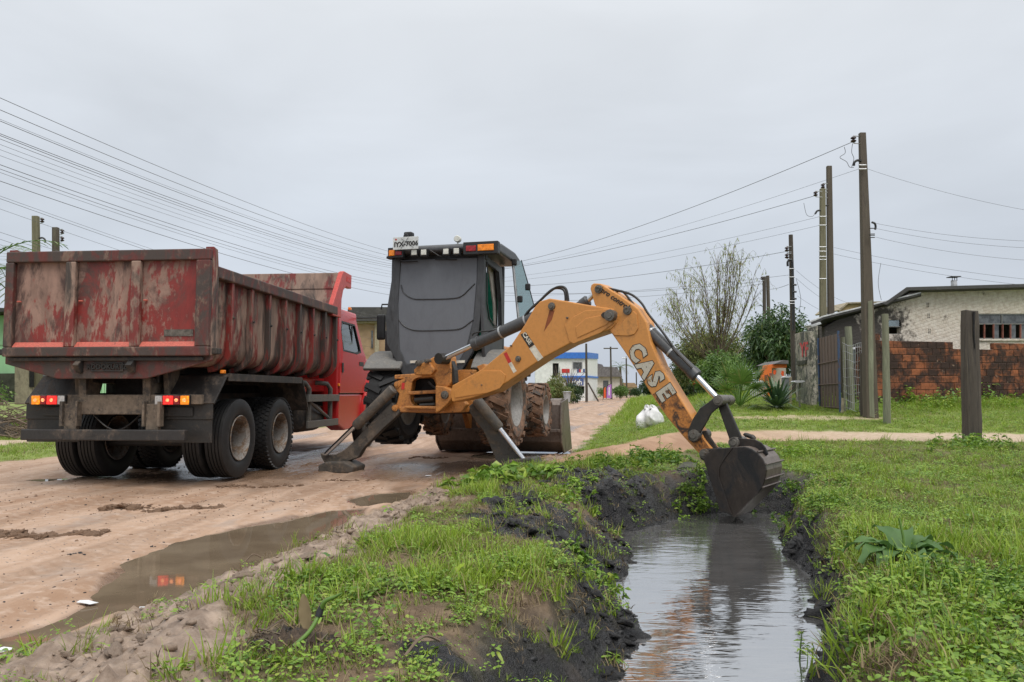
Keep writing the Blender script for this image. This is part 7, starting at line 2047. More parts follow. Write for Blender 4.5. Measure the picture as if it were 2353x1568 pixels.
def bare_shrub(label, px, y0, y1, Y, w, seed, n=26):
    rng = np.random.default_rng(seed)
    b = at(px, y1, Y); b.z = hz(b.x, b.y)
    o = thing('bare_tree', label, 'tree', b); inv = root_inv(o)
    h = at(px, y0, Y).z - b.z
    MB().tube([b, b + Vector((0, 0, h * .35))], [.03 * h, .022 * h], 7).obj('trunk', M['bark'], o, local=inv)
    for k in range(n):
        s = b + Vector((0, 0, h * rng.uniform(.15, .38))); a = rng.uniform(0, 2 * math.pi); q = rng.uniform(.2, 1)
        e = s + Vector((math.cos(a) * w * q, math.sin(a) * w * q, h * rng.uniform(.35, .68)))
        MB().tube(smoothpath([s, (s + e) / 2 + Vector((0, 0, h * .06)), e], 3), [.012 * h * (1 - .12 * z) for z in range(7)], 4).obj('limb', M['bark'], o, local=inv)
bare_shrub('leafless shrub spreading in front of the white shop', 1308, 842, 912, 96, 2.3, 5)
bare_shrub('thin leafless tree left of the shop wall', 1283, 836, 912, 98, 1.2, 6, 12)

# fan palm, agave, far palm
def blade(mb, base, d, up, L, w, segs=5, droop=0.5, fold=0.15):
    d = Vector(d).normalized(); s = d.cross(Vector(up)).normalized(); prev = None
    p = Vector(base); V = []; dirv = d.copy()
    for k in range(segs + 1):
        f = k / segs
        ww = w * (0.55 + 0.9 * f) * (1 - f) ** 0.6 if k < segs else 0.002
        V += [p - s * ww / 2, p + s * ww / 2]
        p = p + dirv * (L / segs); dirv = (dirv + Vector((0, 0, -droop / segs * (0.3 + f * 1.4)))).normalized()
    F = [(2 * k, 2 * k + 1, 2 * k + 3, 2 * k + 2) for k in range(segs)]
    mb.add(V, F)
def fan_palm():
    rng = random.Random(8)
    b = ground_at(1700, 938)
    o = thing('fan_palm', 'wide low fan palm on the lawn in front of the orange house', 'palm', b)
    for k in range(22):
        a = rng.uniform(0, 2 * math.pi); el = rng.uniform(0.35, 1.35)
        d = Vector((math.cos(a) * math.cos(el), math.sin(a) * math.cos(el), math.sin(el)))
        L = rng.uniform(.55, .85)
        hubp = Vector((0, 0, .12)) + d * L
        MB().tube(smoothpath([Vector((0, 0, .05)), d * L * .5 + Vector((0, 0, .12)), hubp], 3), 0.014, 5).obj('stalk', M['stem'], o, smooth=60)
        mb = MB()
        u = d.cross(Vector((0, 0, 1))).normalized(); v = u.cross(d).normalized()
        nseg = 19
        for q in range(nseg):
            t = (q / (nseg - 1) - .5) * R(210)
            dd = d * math.cos(t) + u * math.sin(t) + v * 0.12
            blade(mb, hubp, dd, v, rng.uniform(.48, .66) * (1 - .18 * abs(t)), .055, 5, .75)
        mb.obj('frond', M['palm'], o)
fan_palm()
def agave(label, px, py, L, seed, n=46):
    rng = random.Random(seed); b = ground_at(px, py)
    o = thing('agave_plant', label, 'agave', b)
    for k in range(n):
        a = k * 2.4; el = rng.uniform(0.15, 1.25)
        d = Vector((math.cos(a) * math.cos(el), math.sin(a) * math.cos(el), math.sin(el)))
        mb = MB(); blade(mb, Vector((math.cos(a) * .1, math.sin(a) * .1, .04 + .35 * el * L * .4)), d, (0, 0, 1), L * rng.uniform(.6, 1.05), .085 * L / .7, 6, rng.uniform(.8, 1.5))
        mb.obj('leaf', M['agave'], o)
agave('bushy blue-green agave on the lawn by the meter cabinet', 1786, 942, 0.85, 4, 74)
agave('small agave half hidden by the bucket link', 1625, 944, 0.34, 6, 26)
def palm_tree(label, px, py, Y, h, L, seed, n=16, base_z=None):
    rng = random.Random(seed); t = at(px, py, Y)
    b = Vector((t.x, t.y, hz(t.x, t.y)))
    o = thing('palm_tree', label, 'palm', b); inv = root_inv(o)
    MB().tube(smoothpath([b - Vector((0, 0, .3)), b + (t - b) * .5 + Vector((.1, 0, 0)), t], 4), [.16 * L / 2 * (1.2 - .04 * k) for k in range(9)], 8).obj('trunk', M['bark'], o, local=inv, smooth=60)
    for k in range(n):
        a = 2 * math.pi * k / n + rng.uniform(-.2, .2); el = rng.uniform(.1, 1.2)
        d = Vector((math.cos(a) * math.cos(el), math.sin(a) * math.cos(el), math.sin(el)))
        P = []; p = t.copy(); dv = d.copy()
        for q in range(9):
            P.append(p.copy()); p = p + dv * L / 8; dv = (dv + Vector((0, 0, -.22))).normalized()
        mb = MB().tube(P, [.02 * L / 2 * (1 - .1 * q) for q in range(9)], 4)
        for q in range(1, 9):
            for s_ in (-1, 1):
                for z in (0, .5):
                    pp = P[q - 1] + (P[q] - P[q - 1]) * z; tdir = (P[q] - P[q - 1]).normalized()
                    sd = tdir.cross(Vector((0, 0, 1))).normalized() * s_
                    blade(mb, pp, sd + tdir * .5 + Vector((0, 0, -.15)), (0, 0, 1), L * .30 * (1 - abs(q / 8 - .45)), .045 * L / 2, 3, .6)
        mb.xform(inv); link('frond', mb.mesh('frond', M['palm']), o)
palm_tree('distant palm tree beyond the grey-roofed house', 1425, 845, 165, 6, 3.2, 3, 14)
palm_tree('palm with long fronds at the edge beside the green house', -55, 640, 21, 4, 2.6, 9, 14)
tree('shrub', 'leafy plant at the foot of the green house', 'shrub', (8, 925), (-30, 32, 880, 935), 21.5, 8, 0.22, M['bush'], 300, 0.13, 0.05, 0.0, 90, 0.3, 0.3, 'shrubs along the street')
# ------------------------------------------------------------------ grass, weeds, clods
def proto_tuft(rng, n, h, w, spread, lean, segs=3, curl_=0.5):
    V = []; F = []
    for _ in range(n):
        a = rng.uniform(0, 2 * math.pi); r = spread * math.sqrt(rng.random())
        p = np.array([math.cos(a) * r, math.sin(a) * r, -0.01])
        b = rng.uniform(0, 2 * math.pi); l = rng.uniform(0.1, lean)
        hd = np.array([math.cos(b), math.sin(b), 0]); sd = np.array([-math.sin(b + rng.uniform(-.8, .8)), math.cos(b), 0])
        H = h * rng.uniform(0.45, 1.25); ww = w * rng.uniform(0.7, 1.3)
        base = len(V); d = np.array([hd[0] * l, hd[1] * l, 1.0]); d /= np.linalg.norm(d)
        for k in range(segs + 1):
            f = k / segs
            wk = ww * (1 - f ** 1.6) + 0.0006
            V += [p - sd * wk / 2, p + sd * wk / 2]
            p = p + d * H / segs
            d = d + hd * curl_ * l * 0.9 - np.array([0, 0, curl_ * 0.35 * f]); d /= np.linalg.norm(d)
        for k in range(segs):
            F.append((base + 2 * k, base + 2 * k + 1, base + 2 * k + 3, base + 2 * k + 2))
    return np.array(V), np.array(F)
def proto_leafy(rng, n, stem, leaf, w, spread, round_=False, flat=0.5):
    V = []; F = []
    for _ in range(n):
        a = rng.uniform(0, 2 * math.pi); r = spread * math.sqrt(rng.random())
        hgt = stem * rng.uniform(0.25, 1.1)
        c = np.array([math.cos(a) * r, math.sin(a) * r, hgt])
        b = a + rng.uniform(-1.0, 1.0)
        d = np.array([math.cos(b), math.sin(b), rng.uniform(-.35, .7) * (1 - flat) + .1]); d /= np.linalg.norm(d)
        s = np.cross(d, [0, 0, 1]); s /= np.linalg.norm(s); u = np.cross(s, d)
        L = leaf * rng.uniform(.6, 1.3); W = w * rng.uniform(.7, 1.25)
        base = len(V)
        prof = ((0, .12), (.3, .85), (.6, 1.0 if not round_ else 1.15), (.85, .62 if not round_ else .9), (1.0, .06))
        for f, k in prof:
            q = c + d * L * f - np.array([0, 0, 1]) * L * .35 * f * f
            V += [q - s * W * k / 2 + u * W * .12 * k, q + s * W * k / 2 + u * W * .12 * k]
        for k in range(4):
            F.append((base + 2 * k, base + 2 * k + 1, base + 2 * k + 3, base + 2 * k + 2))
    return np.array(V), np.array(F)
_prng = np.random.default_rng(5)
protos = bpy.data.collections.new('sward_kinds')
PK = {}
def reg(kind, VF, mat):
    i = len(protos.objects)
    nm = 'sward_%02d' % i
    o = bpy.data.objects.new(nm, np_mesh(nm, VF[0], VF[1], mat))
    protos.objects.link(o); PK.setdefault(kind, []).append(i)
for k in range(3): reg('fine', proto_tuft(_prng, 17, 0.050, 0.0042, 0.050, 0.95), M['grass'])
for k in range(3): reg('tall', proto_tuft(_prng, 14, 0.105, 0.0055, 0.040, 0.7, 4, 0.6), M['grass'])
for k in range(3): reg('lawn', proto_tuft(_prng, 22, 0.034, 0.0050, 0.075, 1.2), M['lawn'])
for k in range(3): reg('clover', proto_leafy(_prng, 20, 0.040, 0.017, 0.014, 0.060, True, .7), M['weed'])
for k in range(2): reg('broad', proto_leafy(_prng, 9, 0.030, 0.048, 0.017, 0.022, False, .4), M['weed'])
for k in range(2): reg('straw', proto_tuft(_prng, 14, 0.065, 0.0038, 0.06, 1.8, 3, 0.8), M['straw'])
for k in range(2): reg('bushy', proto_leafy(_prng, 34, 0.20, 0.055, 0.028, 0.10, False, .3), M['weed'])

def scatter_tree():
    g = bpy.data.node_groups.new('sward', 'GeometryNodeTree')
    g.interface.new_socket('Geometry', in_out='INPUT', socket_type='NodeSocketGeometry')
    g.interface.new_socket('Geometry', in_out='OUTPUT', socket_type='NodeSocketGeometry')
    n = g.nodes; L = g.links
    gi_ = n.new('NodeGroupInput'); go = n.new('NodeGroupOutput')
    iop = n.new('GeometryNodeInstanceOnPoints'); ci_ = n.new('GeometryNodeCollectionInfo')
    ci_.inputs['Collection'].default_value = protos
    ci_.inputs['Separate Children'].default_value = True; ci_.inputs['Reset Children'].default_value = True
    def named(nm, typ):
        a = n.new('GeometryNodeInputNamedAttribute'); a.data_type = typ; a.inputs['Name'].default_value = nm
        return a.outputs['Attribute']
    iop.inputs['Pick Instance'].default_value = True
    L.new(gi_.outputs[0], iop.inputs['Points']); L.new(ci_.outputs[0], iop.inputs['Instance'])
    L.new(named('kind_index', 'INT'), iop.inputs['Instance Index'])
    L.new(named('turn', 'FLOAT_VECTOR'), iop.inputs['Rotation'])
    L.new(named('size', 'FLOAT_VECTOR'), iop.inputs['Scale'])
    L.new(iop.outputs[0], go.inputs[0])
    return g
SCAT = scatter_tree()
def scatter(name, label, pts, kinds, size, rng, tilt=0.15):
    me = bpy.data.meshes.new(name)
    n = len(pts)
    me.vertices.add(n); me.vertices.foreach_set('co', np.asarray(pts, np.float32).ravel())
    a = me.attributes.new('kind_index', 'INT', 'POINT'); a.data.foreach_set('value', np.asarray(kinds, np.int32))
    rot = np.stack([rng.normal(size=n) * tilt, rng.normal(size=n) * tilt, rng.uniform(0, 6.283, n)], 1)
    a = me.attributes.new('turn', 'FLOAT_VECTOR', 'POINT'); a.data.foreach_set('vector', rot.astype(np.float32).ravel())
    s3 = np.stack([size, size, size * rng.uniform(.75, 1.3, n)], 1)
    a = me.attributes.new('size', 'FLOAT_VECTOR', 'POINT'); a.data.foreach_set('vector', s3.astype(np.float32).ravel())
    me.update()
    o = link(name, me)
    md = o.modifiers.new('sward', 'NODES'); md.node_group = SCAT
    tag(o, label, None, None, 'stuff')
    o['category'] = 'grass'
    return o
def pick(rng, n, weights):           # weights: kind -> array
    ks = list(weights); W = np.stack([np.broadcast_to(np.asarray(weights[k], float), n) for k in ks], 1)
    W = W / W.sum(1, keepdims=True); c = W.cumsum(1); u = rng.random(n)[:, None]
    ki = (u > c).sum(1).clip(0, len(ks) - 1)
    out = np.zeros(n, int)
    for j, k in enumerate(ks):
        m = ki == j; out[m] = rng.choice(PK[k], m.sum())
    return out
def points(x0, x1, y0, y1, dens, rng, side=None, boost=None):
    n = int((x1 - x0) * (y1 - y0) * dens)
    x = rng.uniform(x0, x1, n); y = rng.uniform(y0, y1, n)
    keep = np.abs(x) < (0.72 * y + 0.7)          # only land the picture can show, with a margin
    x, y = x[keep], y[keep]
    Z, e, gl, dl, dr, wob, far = zones(x, y)
    w = Z['grass'] ** 1.3
    if boost is not None: w = np.clip(w + boost(x, y, Z), 0, 1)
    if side is not None:
        m = x - 0.5 * (_dl(y) + _dr(y))
        w = w * ((m < 0) if side < 0 else (m >= 0))
    k = rng.random(len(x)) < w
    x, y = x[k], y[k]
    z = height(x, y)
    ok = z > WATER_Z + 0.02
    return x[ok], y[ok], z[ok]
grng = np.random.default_rng(99)
# spoil bank between road and ditch
def lboost(x, y, Z):
    return 0.10 * Z['bare'] + 0.12 * Z['mud'] * (fbm(x * 3, y * 3, 88, 2) > 0.55) + 0.10 * Z['black'] * (1 - Z['ditch'])
X, Yy, Zz = [], [], []
for y0, y1, d in ((1.7, 4, 1500), (4, 6.5, 1250), (6.5, 10, 900), (10, 13.5, 600)):
    a, b, c = points(-2.6, 2.4, y0, y1, d, grng, -1, lboost); X.append(a); Yy.append(b); Zz.append(c)
X, Yy, Zz = map(np.concatenate, (X, Yy, Zz))
p1n = fbm(X * 1.6, Yy * 1.6, 101, 3); p2n = fbm(X * 2.3, Yy * 2.3, 107, 3)
Zl, *_ = zones(X, Yy)
sparse = np.clip(Zl['bare'] + Zl['mud'] + Zl['black'], 0, 1)
w = {'fine': 1.0 + 0 * X, 'tall': 0.35 * sstep(.50, .62, p1n) * 2, 'clover': 1.3 * sstep(.45, .6, p2n), 'broad': 0.10 + 0.35 * sstep(.55, .65, p2n), 'straw': 0.42 + 1.6 * sparse}
sz = grng.uniform(.6, 1.2, len(X)) * (0.80 + 0.35 * sstep(.4, .65, p1n)) * np.where(Yy > 8, 1.1, 1.0)
scatter('grass', 'ragged grass and weeds on the spoil bank between road and ditch', np.stack([X, Yy, Zz - .004], 1), pick(grng, len(X), w), sz, grng, .25)
# right bank
X, Yy, Zz = [], [], []
for y0, y1, d in ((1.7, 4.5, 1300), (4.5, 7, 1000), (7, 10, 700), (10, 14.2, 420)):
    a, b, c = points(0.7, 11.5, y0, y1, d, grng, 1, lambda x, y, Z: 0.10 * Z['bare'] + 0.05 * Z['black'] * (1 - Z['ditch'])); X.append(a); Yy.append(b); Zz.append(c)
X, Yy, Zz = map(np.concatenate, (X, Yy, Zz))
p1n = fbm(X * 1.1, Yy * 1.1, 111, 3); p2n = fbm(X * 1.7, Yy * 1.7, 117, 3); near = sstep(6.5, 3.6, Yy); edge = sstep(.9, .2, X - _dr(Yy))
w = {'lawn': 1.2 * (1 - near) * (1 - edge) + .05, 'fine': 0.8 + 0 * X, 'tall': 0.05 + 1.5 * near * sstep(.40, .55, p1n) + .25 * sstep(.56, .66, p1n), 'clover': .25 + .9 * np.maximum(edge, near) * sstep(.44, .58, p2n) + .5 * sstep(.52, .6, p2n), 'broad': .08 + .10 * near, 'straw': .30 + 1.3 * sstep(.56, .66, fbm(X * .9, Yy * .9, 141, 3))}
sz = grng.uniform(.65, 1.15, len(X)) * (0.85 + .35 * sstep(.4, .65, p1n) + .50 * near) * np.where(Yy > 8, 1.1, 1.0)
scatter('grass', 'thick grass and clover covering the bank right of the ditch', np.stack([X, Yy, Zz - .004], 1), pick(grng, len(X), w), sz, grng, .25)
# lawn behind the path
a, b, c = points(0.8, 19, 13.2, 26.5, 170, grng)
p1n = fbm(a * .7, b * .7, 121, 3)
wallside = sstep(3.0, .6, (WA.y + (a - WA.x) * math.tan(w_ang)) - b) * (a > 8.5)
w = {'lawn': 1.0 * (1 - .7 * wallside) + 0 * a, 'fine': .45 + .2 * wallside, 'tall': .05 + 1.0 * wallside * sstep(.35, .6, p1n), 'clover': .15 + .3 * wallside, 'straw': .12 + 0 * a, 'bushy': .002 + .10 * wallside * sstep(.5, .6, p1n)}
scatter('grass', 'mown lawn between the footpath and the brick wall', np.stack([a, b, c], 1), pick(grng, len(a), w), grng.uniform(.9, 1.5, len(a)) * (1 + .5 * wallside), grng, .2)
a, b, c = points(-24, -5.5, 7, 30, 70, grng)
scatter('grass', 'grass verge on the far left behind the truck', np.stack([a, b, c], 1), pick(grng, len(a), {'lawn': 1.0 + 0 * a, 'fine': .5 + 0 * a, 'straw': .15 + 0 * a}), grng.uniform(1.1, 1.9, len(a)), grng, .2)
a, b, c = points(2, 30, 26.5, 60, 14, grng)
scatter('grass', 'rough grass along the far right side of the street', np.stack([a, b, c], 1), pick(grng, len(a), {'lawn': 1.0 + 0 * a, 'tall': .3 + 0 * a, 'fine': .5 + 0 * a}), grng.uniform(2.0, 3.6, len(a)), grng, .2)
a, b, c = points(-4, 26, 58, 130, 5, grng)
scatter('grass', 'rough grass around the distant shop and hedges', np.stack([a, b, c], 1), pick(grng, len(a), {'lawn': 1.0 + 0 * a, 'tall': .5 + 0 * a}), grng.uniform(4, 7, len(a)), grng, .2)

# leafy weeds round the pipe mouth and ditch head, single plants
def weed_clump(label, pts, hgt, leaf, w, n, seed, mat='weed', group='weed clumps by the ditch'):
    rng = np.random.default_rng(seed)
    V = []; F = []; b0 = 0
    c0 = pts[0]
    root = thing('weed_clump', label, 'weed', (c0[0], c0[1], hz(*c0)), 0, group)
    inv = root_inv(root)
    stems = MB()
    for (x, y) in pts:
        z = hz(x, y)
        for s in range(3):
            d = Vector((rng.normal() * .35, rng.normal() * .35, 1)).normalized(); H = hgt * rng.uniform(.6, 1.15)
            base = Vector((x + rng.normal() * .05, y + rng.normal() * .05, z - .02)); tip = base + d * H
            stems.tube([base, base + d * H * .5 + Vector((0, 0, .01)), tip], [.005, .004, .002], 4, cap=False)
            m = int(n / 3)
            t = rng.uniform(.15, 1.02, m); C = np.array([base + (tip - base) * q for q in t])
            A = rng.uniform(0, 6.283, m); D = np.stack([np.cos(A), np.sin(A), rng.uniform(-.1, .5, m)], 1)
            v, f = leaf_cards(C, D, leaf * rng.uniform(.6, 1.3, m), w * rng.uniform(.7, 1.2, m), rng, .2, .3)
            V.append(v); F.append(f + b0); b0 += len(v)
    leaf_obj('leaves', np.concatenate(V), np.concatenate(F), M[mat], root, inv)
    st = stems.obj('stems', M['stem'], root, local=inv); st['kind'] = 'stuff'
    return root
def gpt(px, py, z=0.1):
    p = gz(px, py, z); return (p.x, p.y)
wr = np.random.default_rng(12)
def around(px, py, z, n, sx, sy):
    c = gpt(px, py, z); return [(c[0] + wr.normal() * sx, c[1] + wr.normal() * sy) for _ in range(n)]
weed_clump('lush weeds overhanging the dark pipe mouth behind the bucket', around(1500, 1075, .12, 26, .32, .25), .22, .075, .032, 36, 1)
weed_clump('bright green creeping weeds hanging to the water left of the bucket', around(1600, 1135, .0, 22, .14, .22), .16, .05, .028, 42, 2)
weed_clump('leafy weeds left of the pipe mouth on the black spoil', around(1420, 1085, .15, 14, .35, .2), .17, .07, .032, 30, 3)
weed_clump('broad-leaved weeds on the crest above the stabiliser foot', around(1150, 1105, .2, 16, .22, .25), .17, .12, .06, 20, 4, 'weed')
weed_clump('tall weeds between the bucket and the footpath', around(1830, 1050, .2, 16, .4, .3), .20, .08, .03, 30, 5)
weed_clump('leafy weeds around the foot of the thick timber post', around(2230, 1040, .2, 18, .5, .35), .22, .09, .035, 30, 6)
weed_clump('creeping weeds spilling down the right bank beside the bucket', around(1830, 1135, .05, 22, .18, .35), .12, .038, .022, 44, 7)
weed_clump('fresh green weeds on the right ditch edge', around(1890, 1190, .05, 20, .25, .30), .11, .036, .020, 44, 8)
weed_clump('weeds among tall grass on the right ditch bank', around(2020, 1420, .1, 18, .28, .35), .15, .034, .014, 60, 9)
weed_clump('bright weeds crowding the right ditch bank near the dock plant', around(2210, 1420, .1, 18, .30, .30), .15, .036, .015, 60, 10)
weed_clump('sprawling weeds on the black mud halfway along the left bank', around(1330, 1150, .12, 14, .25, .3), .11, .055, .03, 34, 11)
weed_clump('small weeds low on the left bank above the water', around(1370, 1270, .05, 12, .12, .25), .10, .045, .028, 34, 12)
weed_clump('tall sprig with feathery leaves standing behind the black spoil', [gpt(1517, 1060, .15)], .34, .06, .018, 30, 13)
weed_clump('tall weed growing against the brick wall', [(WA.x + 1.55, WA.y + .30), (WA.x + 1.7, WA.y + .25)], .62, .16, .05, 30, 14)
weed_clump('low weeds along the foot of the brick wall', [(WA.x + t, WA.y + t * .28 - .25) for t in np.linspace(.4, 5.6, 22)], .30, .11, .045, 24, 15)

# big dock plant with single leaves
def big_leaf(name, base, d, up, L, W, parent, mat, droop=.6, inv=None, wave=.05):
    d = Vector(d).normalized(); s = d.cross(Vector(up)).normalized()
    V = []; F = []; p = Vector(base); dv = d.copy(); n = 11
    for k in range(n + 1):
        f = k / n
        w = W * (math.sin(math.pi * min(1, f * .93 + .03)) ** .7) * (1 - .25 * f) + .002
        u = s.cross(dv).normalized()
        rp = wave * W * math.sin(f * 17)
        V += [p - s * w / 2 + u * (w * .16 + rp), p - s * w * .25 + u * w * .05, p, p + s * w * .25 + u * w * .05, p + s * w / 2 + u * (w * .16 - rp)]
        p = p + dv * L / n; dv = (dv + Vector((0, 0, -droop / n * (.4 + 1.4 * f)))).normalized()
    for k in range(n):
        for q in range(4):
            a = k * 5 + q; F.append((a, a + 1, a + 6, a + 5))
    mb = MB().add(V, F)
    if inv is not None: mb.xform(inv)
    me = mb.mesh(name, mat, 180)
    return link(name, me, parent)
db = gz(2075, 1330, .12); db.z = hz(db.x, db.y)
dock = thing('dock_plant', 'large broad-leaved dock plant on the right ditch bank', 'plant', db)
for a, el, L, W, dr_ in ((200, 34, .32, .13, 1.9), (150, 36, .34, .13, 1.9), (100, 52, .30, .09, 1.5), (62, 50, .38, .12, 2.4), (35, 40, .36, .12, 1.9), (8, 32, .38, .12, 1.7), (-18, 26, .33, .12, 1.5), (-58, 26, .28, .14, 1.6), (-95, 30, .28, .15, 1.7), (-138, 28, .30, .13, 1.6), (178, 46, .28, .10, 2.0), (228, 36, .27, .12, 1.8), (-35, 46, .24, .09, 1.8), (-115, 48, .20, .09, 1.6)):
    a, el = R(a), R(el)
    lf = big_leaf('leaf', (0, 0, .03), (math.cos(a) * math.cos(el), math.sin(a) * math.cos(el), math.sin(el)), (0, 0, 1), L, W, dock, M['dock'], dr_, wave=.09)
    big_leaf('midrib', (0, 0, .033), (math.cos(a) * math.cos(el), math.sin(a) * math.cos(el), math.sin(el)), (0, 0, 1), L * .9, .007, lf, M['weed'], dr_, wave=0)
MB().tube(smoothpath([(0, 0, 0), (.01, 0, .12), (.0, .02, .24)], 4), [.007] * 9, 5).obj('stem', M['stem'], dock)
def single_leaf(label, px, py, z, L, W, az, el, mat, droop=.6):
    p = gz(px, py, z); p.z = hz(p.x, p.y) + .02
    o = big_leaf('fallen_leaf', p, (math.cos(az) * math.cos(el), math.sin(az) * math.cos(el), math.sin(el)), (0, 0, 1), L, W, None, mat, droop)
    tag(o, label, 'leaf')
single_leaf('bright yellow-green leaf standing in the bank grass', 1035, 1350, .2, .10, .05, .6, .7, M['yellow_leaf'], .3)
single_leaf('pale green leaf on the bank beside the black mud', 1140, 1285, .2, .10, .034, .1, .25, M['dock'], .8)
single_leaf('light leaf at the bank crest left of the mud', 760, 1285, .15, .09, .035, 2.6, .5, M['dock'], .8)
single_leaf('pale heart-shaped leaf at the very bottom of the bank', 1085, 1525, .2, .08, .05, 4.6, -.3, M['dock'], .4)
single_leaf('yellow-green leaf above the stabiliser foot', 1120, 1095, .25, .13, .055, .5, .9, M['yellow_leaf'], .4)
single_leaf('glossy leaf poking up beside the right stabiliser foot', 1205, 1085, .3, .15, .06, 1.0, .9, M['yellow_leaf'], .7)
# culvert
cv = gz(1568, 1098, -.02)
cul = thing('culvert_pipe', 'dark mouth of a buried pipe under the weeds behind the bucket', 'pipe', (2.12, 9.75, -.06))
MB().lathe([(0.24, 0), (0.29, 0), (0.29, .8), (0.24, .8)], (0, 0, 0), (.25, .95, 0), 24, closed=True).obj('ring', M['stone_dark'], cul, smooth=40)
MB().lathe([(0, .3), (0.24, .3)], (0, 0, 0), (.25, .95, 0), 24).obj('pipe_shade', M['dark'], cul)  # near-black disc closing the pipe, shade put into its colour

# ------------------------------------------------------------------ clods and heaps
def blob_mesh(name, rng, w, d, h, mat, n=3, rough=.35, freq=2.2):
    bmx = bmesh.new()
    bmesh.ops.create_icosphere(bmx, subdivisions=n, radius=1.0)
    o = rng.uniform(0, 50, 3)
    me = bpy.data.meshes.new(name); bmx.to_mesh(me); bmx.free()
    nv = len(me.vertices); co = np.empty(nv * 3, np.float32); me.vertices.foreach_get('co', co); c = co.reshape(-1, 3).astype(float)
    c /= np.linalg.norm(c, axis=1, keepdims=True)
    nn = ridged(c[:, 0] * freq + o[0] + c[:, 2] * 1.3, c[:, 1] * freq + o[1] - c[:, 2] * 1.1, 7, 4) - .45
    n2 = ridged(c[:, 0] * freq * 2.7 + o[1] - c[:, 2] * 2.3, c[:, 1] * freq * 2.7 + o[2] + c[:, 2] * 2.9, 17, 3) - .45
    c = c * (1 + rough * (nn * 1.8 + n2 * 0.7))[:, None] * np.array([w, d, h])[None, :]
    c[:, 2] = np.maximum(c[:, 2], -.3 * h)
    me.vertices.foreach_set('co', c.astype(np.float32).ravel()); me.update()
    me.shade_smooth(); me.materials.append(mat)
    return me
M['clod'] = layered('damp clay clod', (0.20, 0.115, 0.066), (0.30, 0.19, 0.12), (0.10, 0.06, 0.038), .46, .6, .54, .66, 9, (1, 1, 1), .7, bump=.6)
M['clod_tan'] = layered('tan mud clod', (0.26, 0.19, 0.14), (0.37, 0.285, 0.22), (0.14, 0.10, 0.075), .46, .6, .54, .66, 9, (1, 1, 1), .65, bump=.6)
M['clod_black'] = layered('black silt clod', (0.020, 0.020, 0.022), (0.062, 0.058, 0.057), (0.010, 0.010, 0.011), .5, .66, .5, .66, 10, (1, 1, 1), .34, bump=.7)
crng = np.random.default_rng(31)
_clodm = {}
def clod_meshes(mat):
    if mat.name not in _clodm:
        rg = np.random.default_rng(len(_clodm) + 3)
        _clodm[mat.name] = [blob_mesh('clod', rg, 1, .8, .6, mat, 3, .62, 1.9) for _ in range(6)]
    return _clodm[mat.name]
def strew(root, x, y, z, s, mat, rg, sx=(.8, 1.6)):
    ms = clod_meshes(mat); inv = root_inv(root)
    for k in range(len(x)):
        o = link('clod', ms[int(rg.integers(6))], root)
        o.location = inv @ Vector((x[k], y[k], z[k]))
        o.scale = (s[k] * rg.uniform(*sx), s[k] * rg.uniform(.7, 1.1), s[k] * rg.uniform(.55, 1.0))
        o.rotation_euler = (rg.normal() * .25, rg.normal() * .25, rg.uniform(0, 6.28) if sx[1] < 2 else rg.normal() * .25)
def heap(label, x0, x1, y0, y1, n, thick, s0, s1, mat, head=0.0, cat='mud'):
    a, b = gz(x0, y0, 0), gz(x1, y1, 0)
    rg = np.random.default_rng(int(abs(x0) + y0))
    t = rg.random(n) if not head else np.where(rg.random(n) < .35, rg.random(n) * .25, rg.random(n))
    off = rg.normal(size=n) * thick * (.6 + .7 * np.sin(t * 9 + x0))
    x = a.x + (b.x - a.x) * t + rg.normal(size=n) * .02; y = a.y + (b.y - a.y) * t + off
    s = s0 + (s1 - s0) * rg.random(n) ** 2.2
    s = s * (1 + head * np.exp(-t * 6)) * np.exp(-(off / (thick * 2.2)) ** 2)
    z = height(x, y) - s * .1
    root = thing('mud_heap', label, cat, (a.x, a.y, hz(a.x, a.y)))
    strew(root, x, y, z, s, mat, rg, (.8, 1.5))
    return root
heap('long low ridge of brown clay with a raised end, squeezed up on the road', 262, 505, 1170, 1166, 200, .085, .012, .055, M['clod'], .7)
heap('dark orange clay ridge squeezed up left of the long puddle', -40, 235, 1233, 1231, 220, .085, .013, .060, M['clod'], .3)
heap('flat clay ridge in front of the truck rear wheels', 510, 695, 1118, 1112, 140, .08, .010, .045, M['clod'], .3)
heap('thin clay smear between truck and stabiliser foot', 735, 862, 1104, 1105, 80, .07, .008, .03, M['clod'])
heap('clay ridge on the wet road under the backhoe', 945, 1025, 1054, 1053, 90, .08, .012, .055, M['clod'])
heap('muddy lump pile beside the loader bucket', 1235, 1325, 1052, 1041, 80, .10, .01, .04, M['clod'])
heap('faint trampled clay patch left of the small puddle', 585, 705, 1157, 1150, 40, .07, .006, .022, M['clod_tan'])
heap('small dark clods near the head of the long puddle', 765, 790, 1177, 1174, 8, .02, .012, .03, M['clod_black'])
heap('small grey clods on the road beside the puddle', 155, 185, 1279, 1277, 8, .015, .01, .025, M['clod_black'])
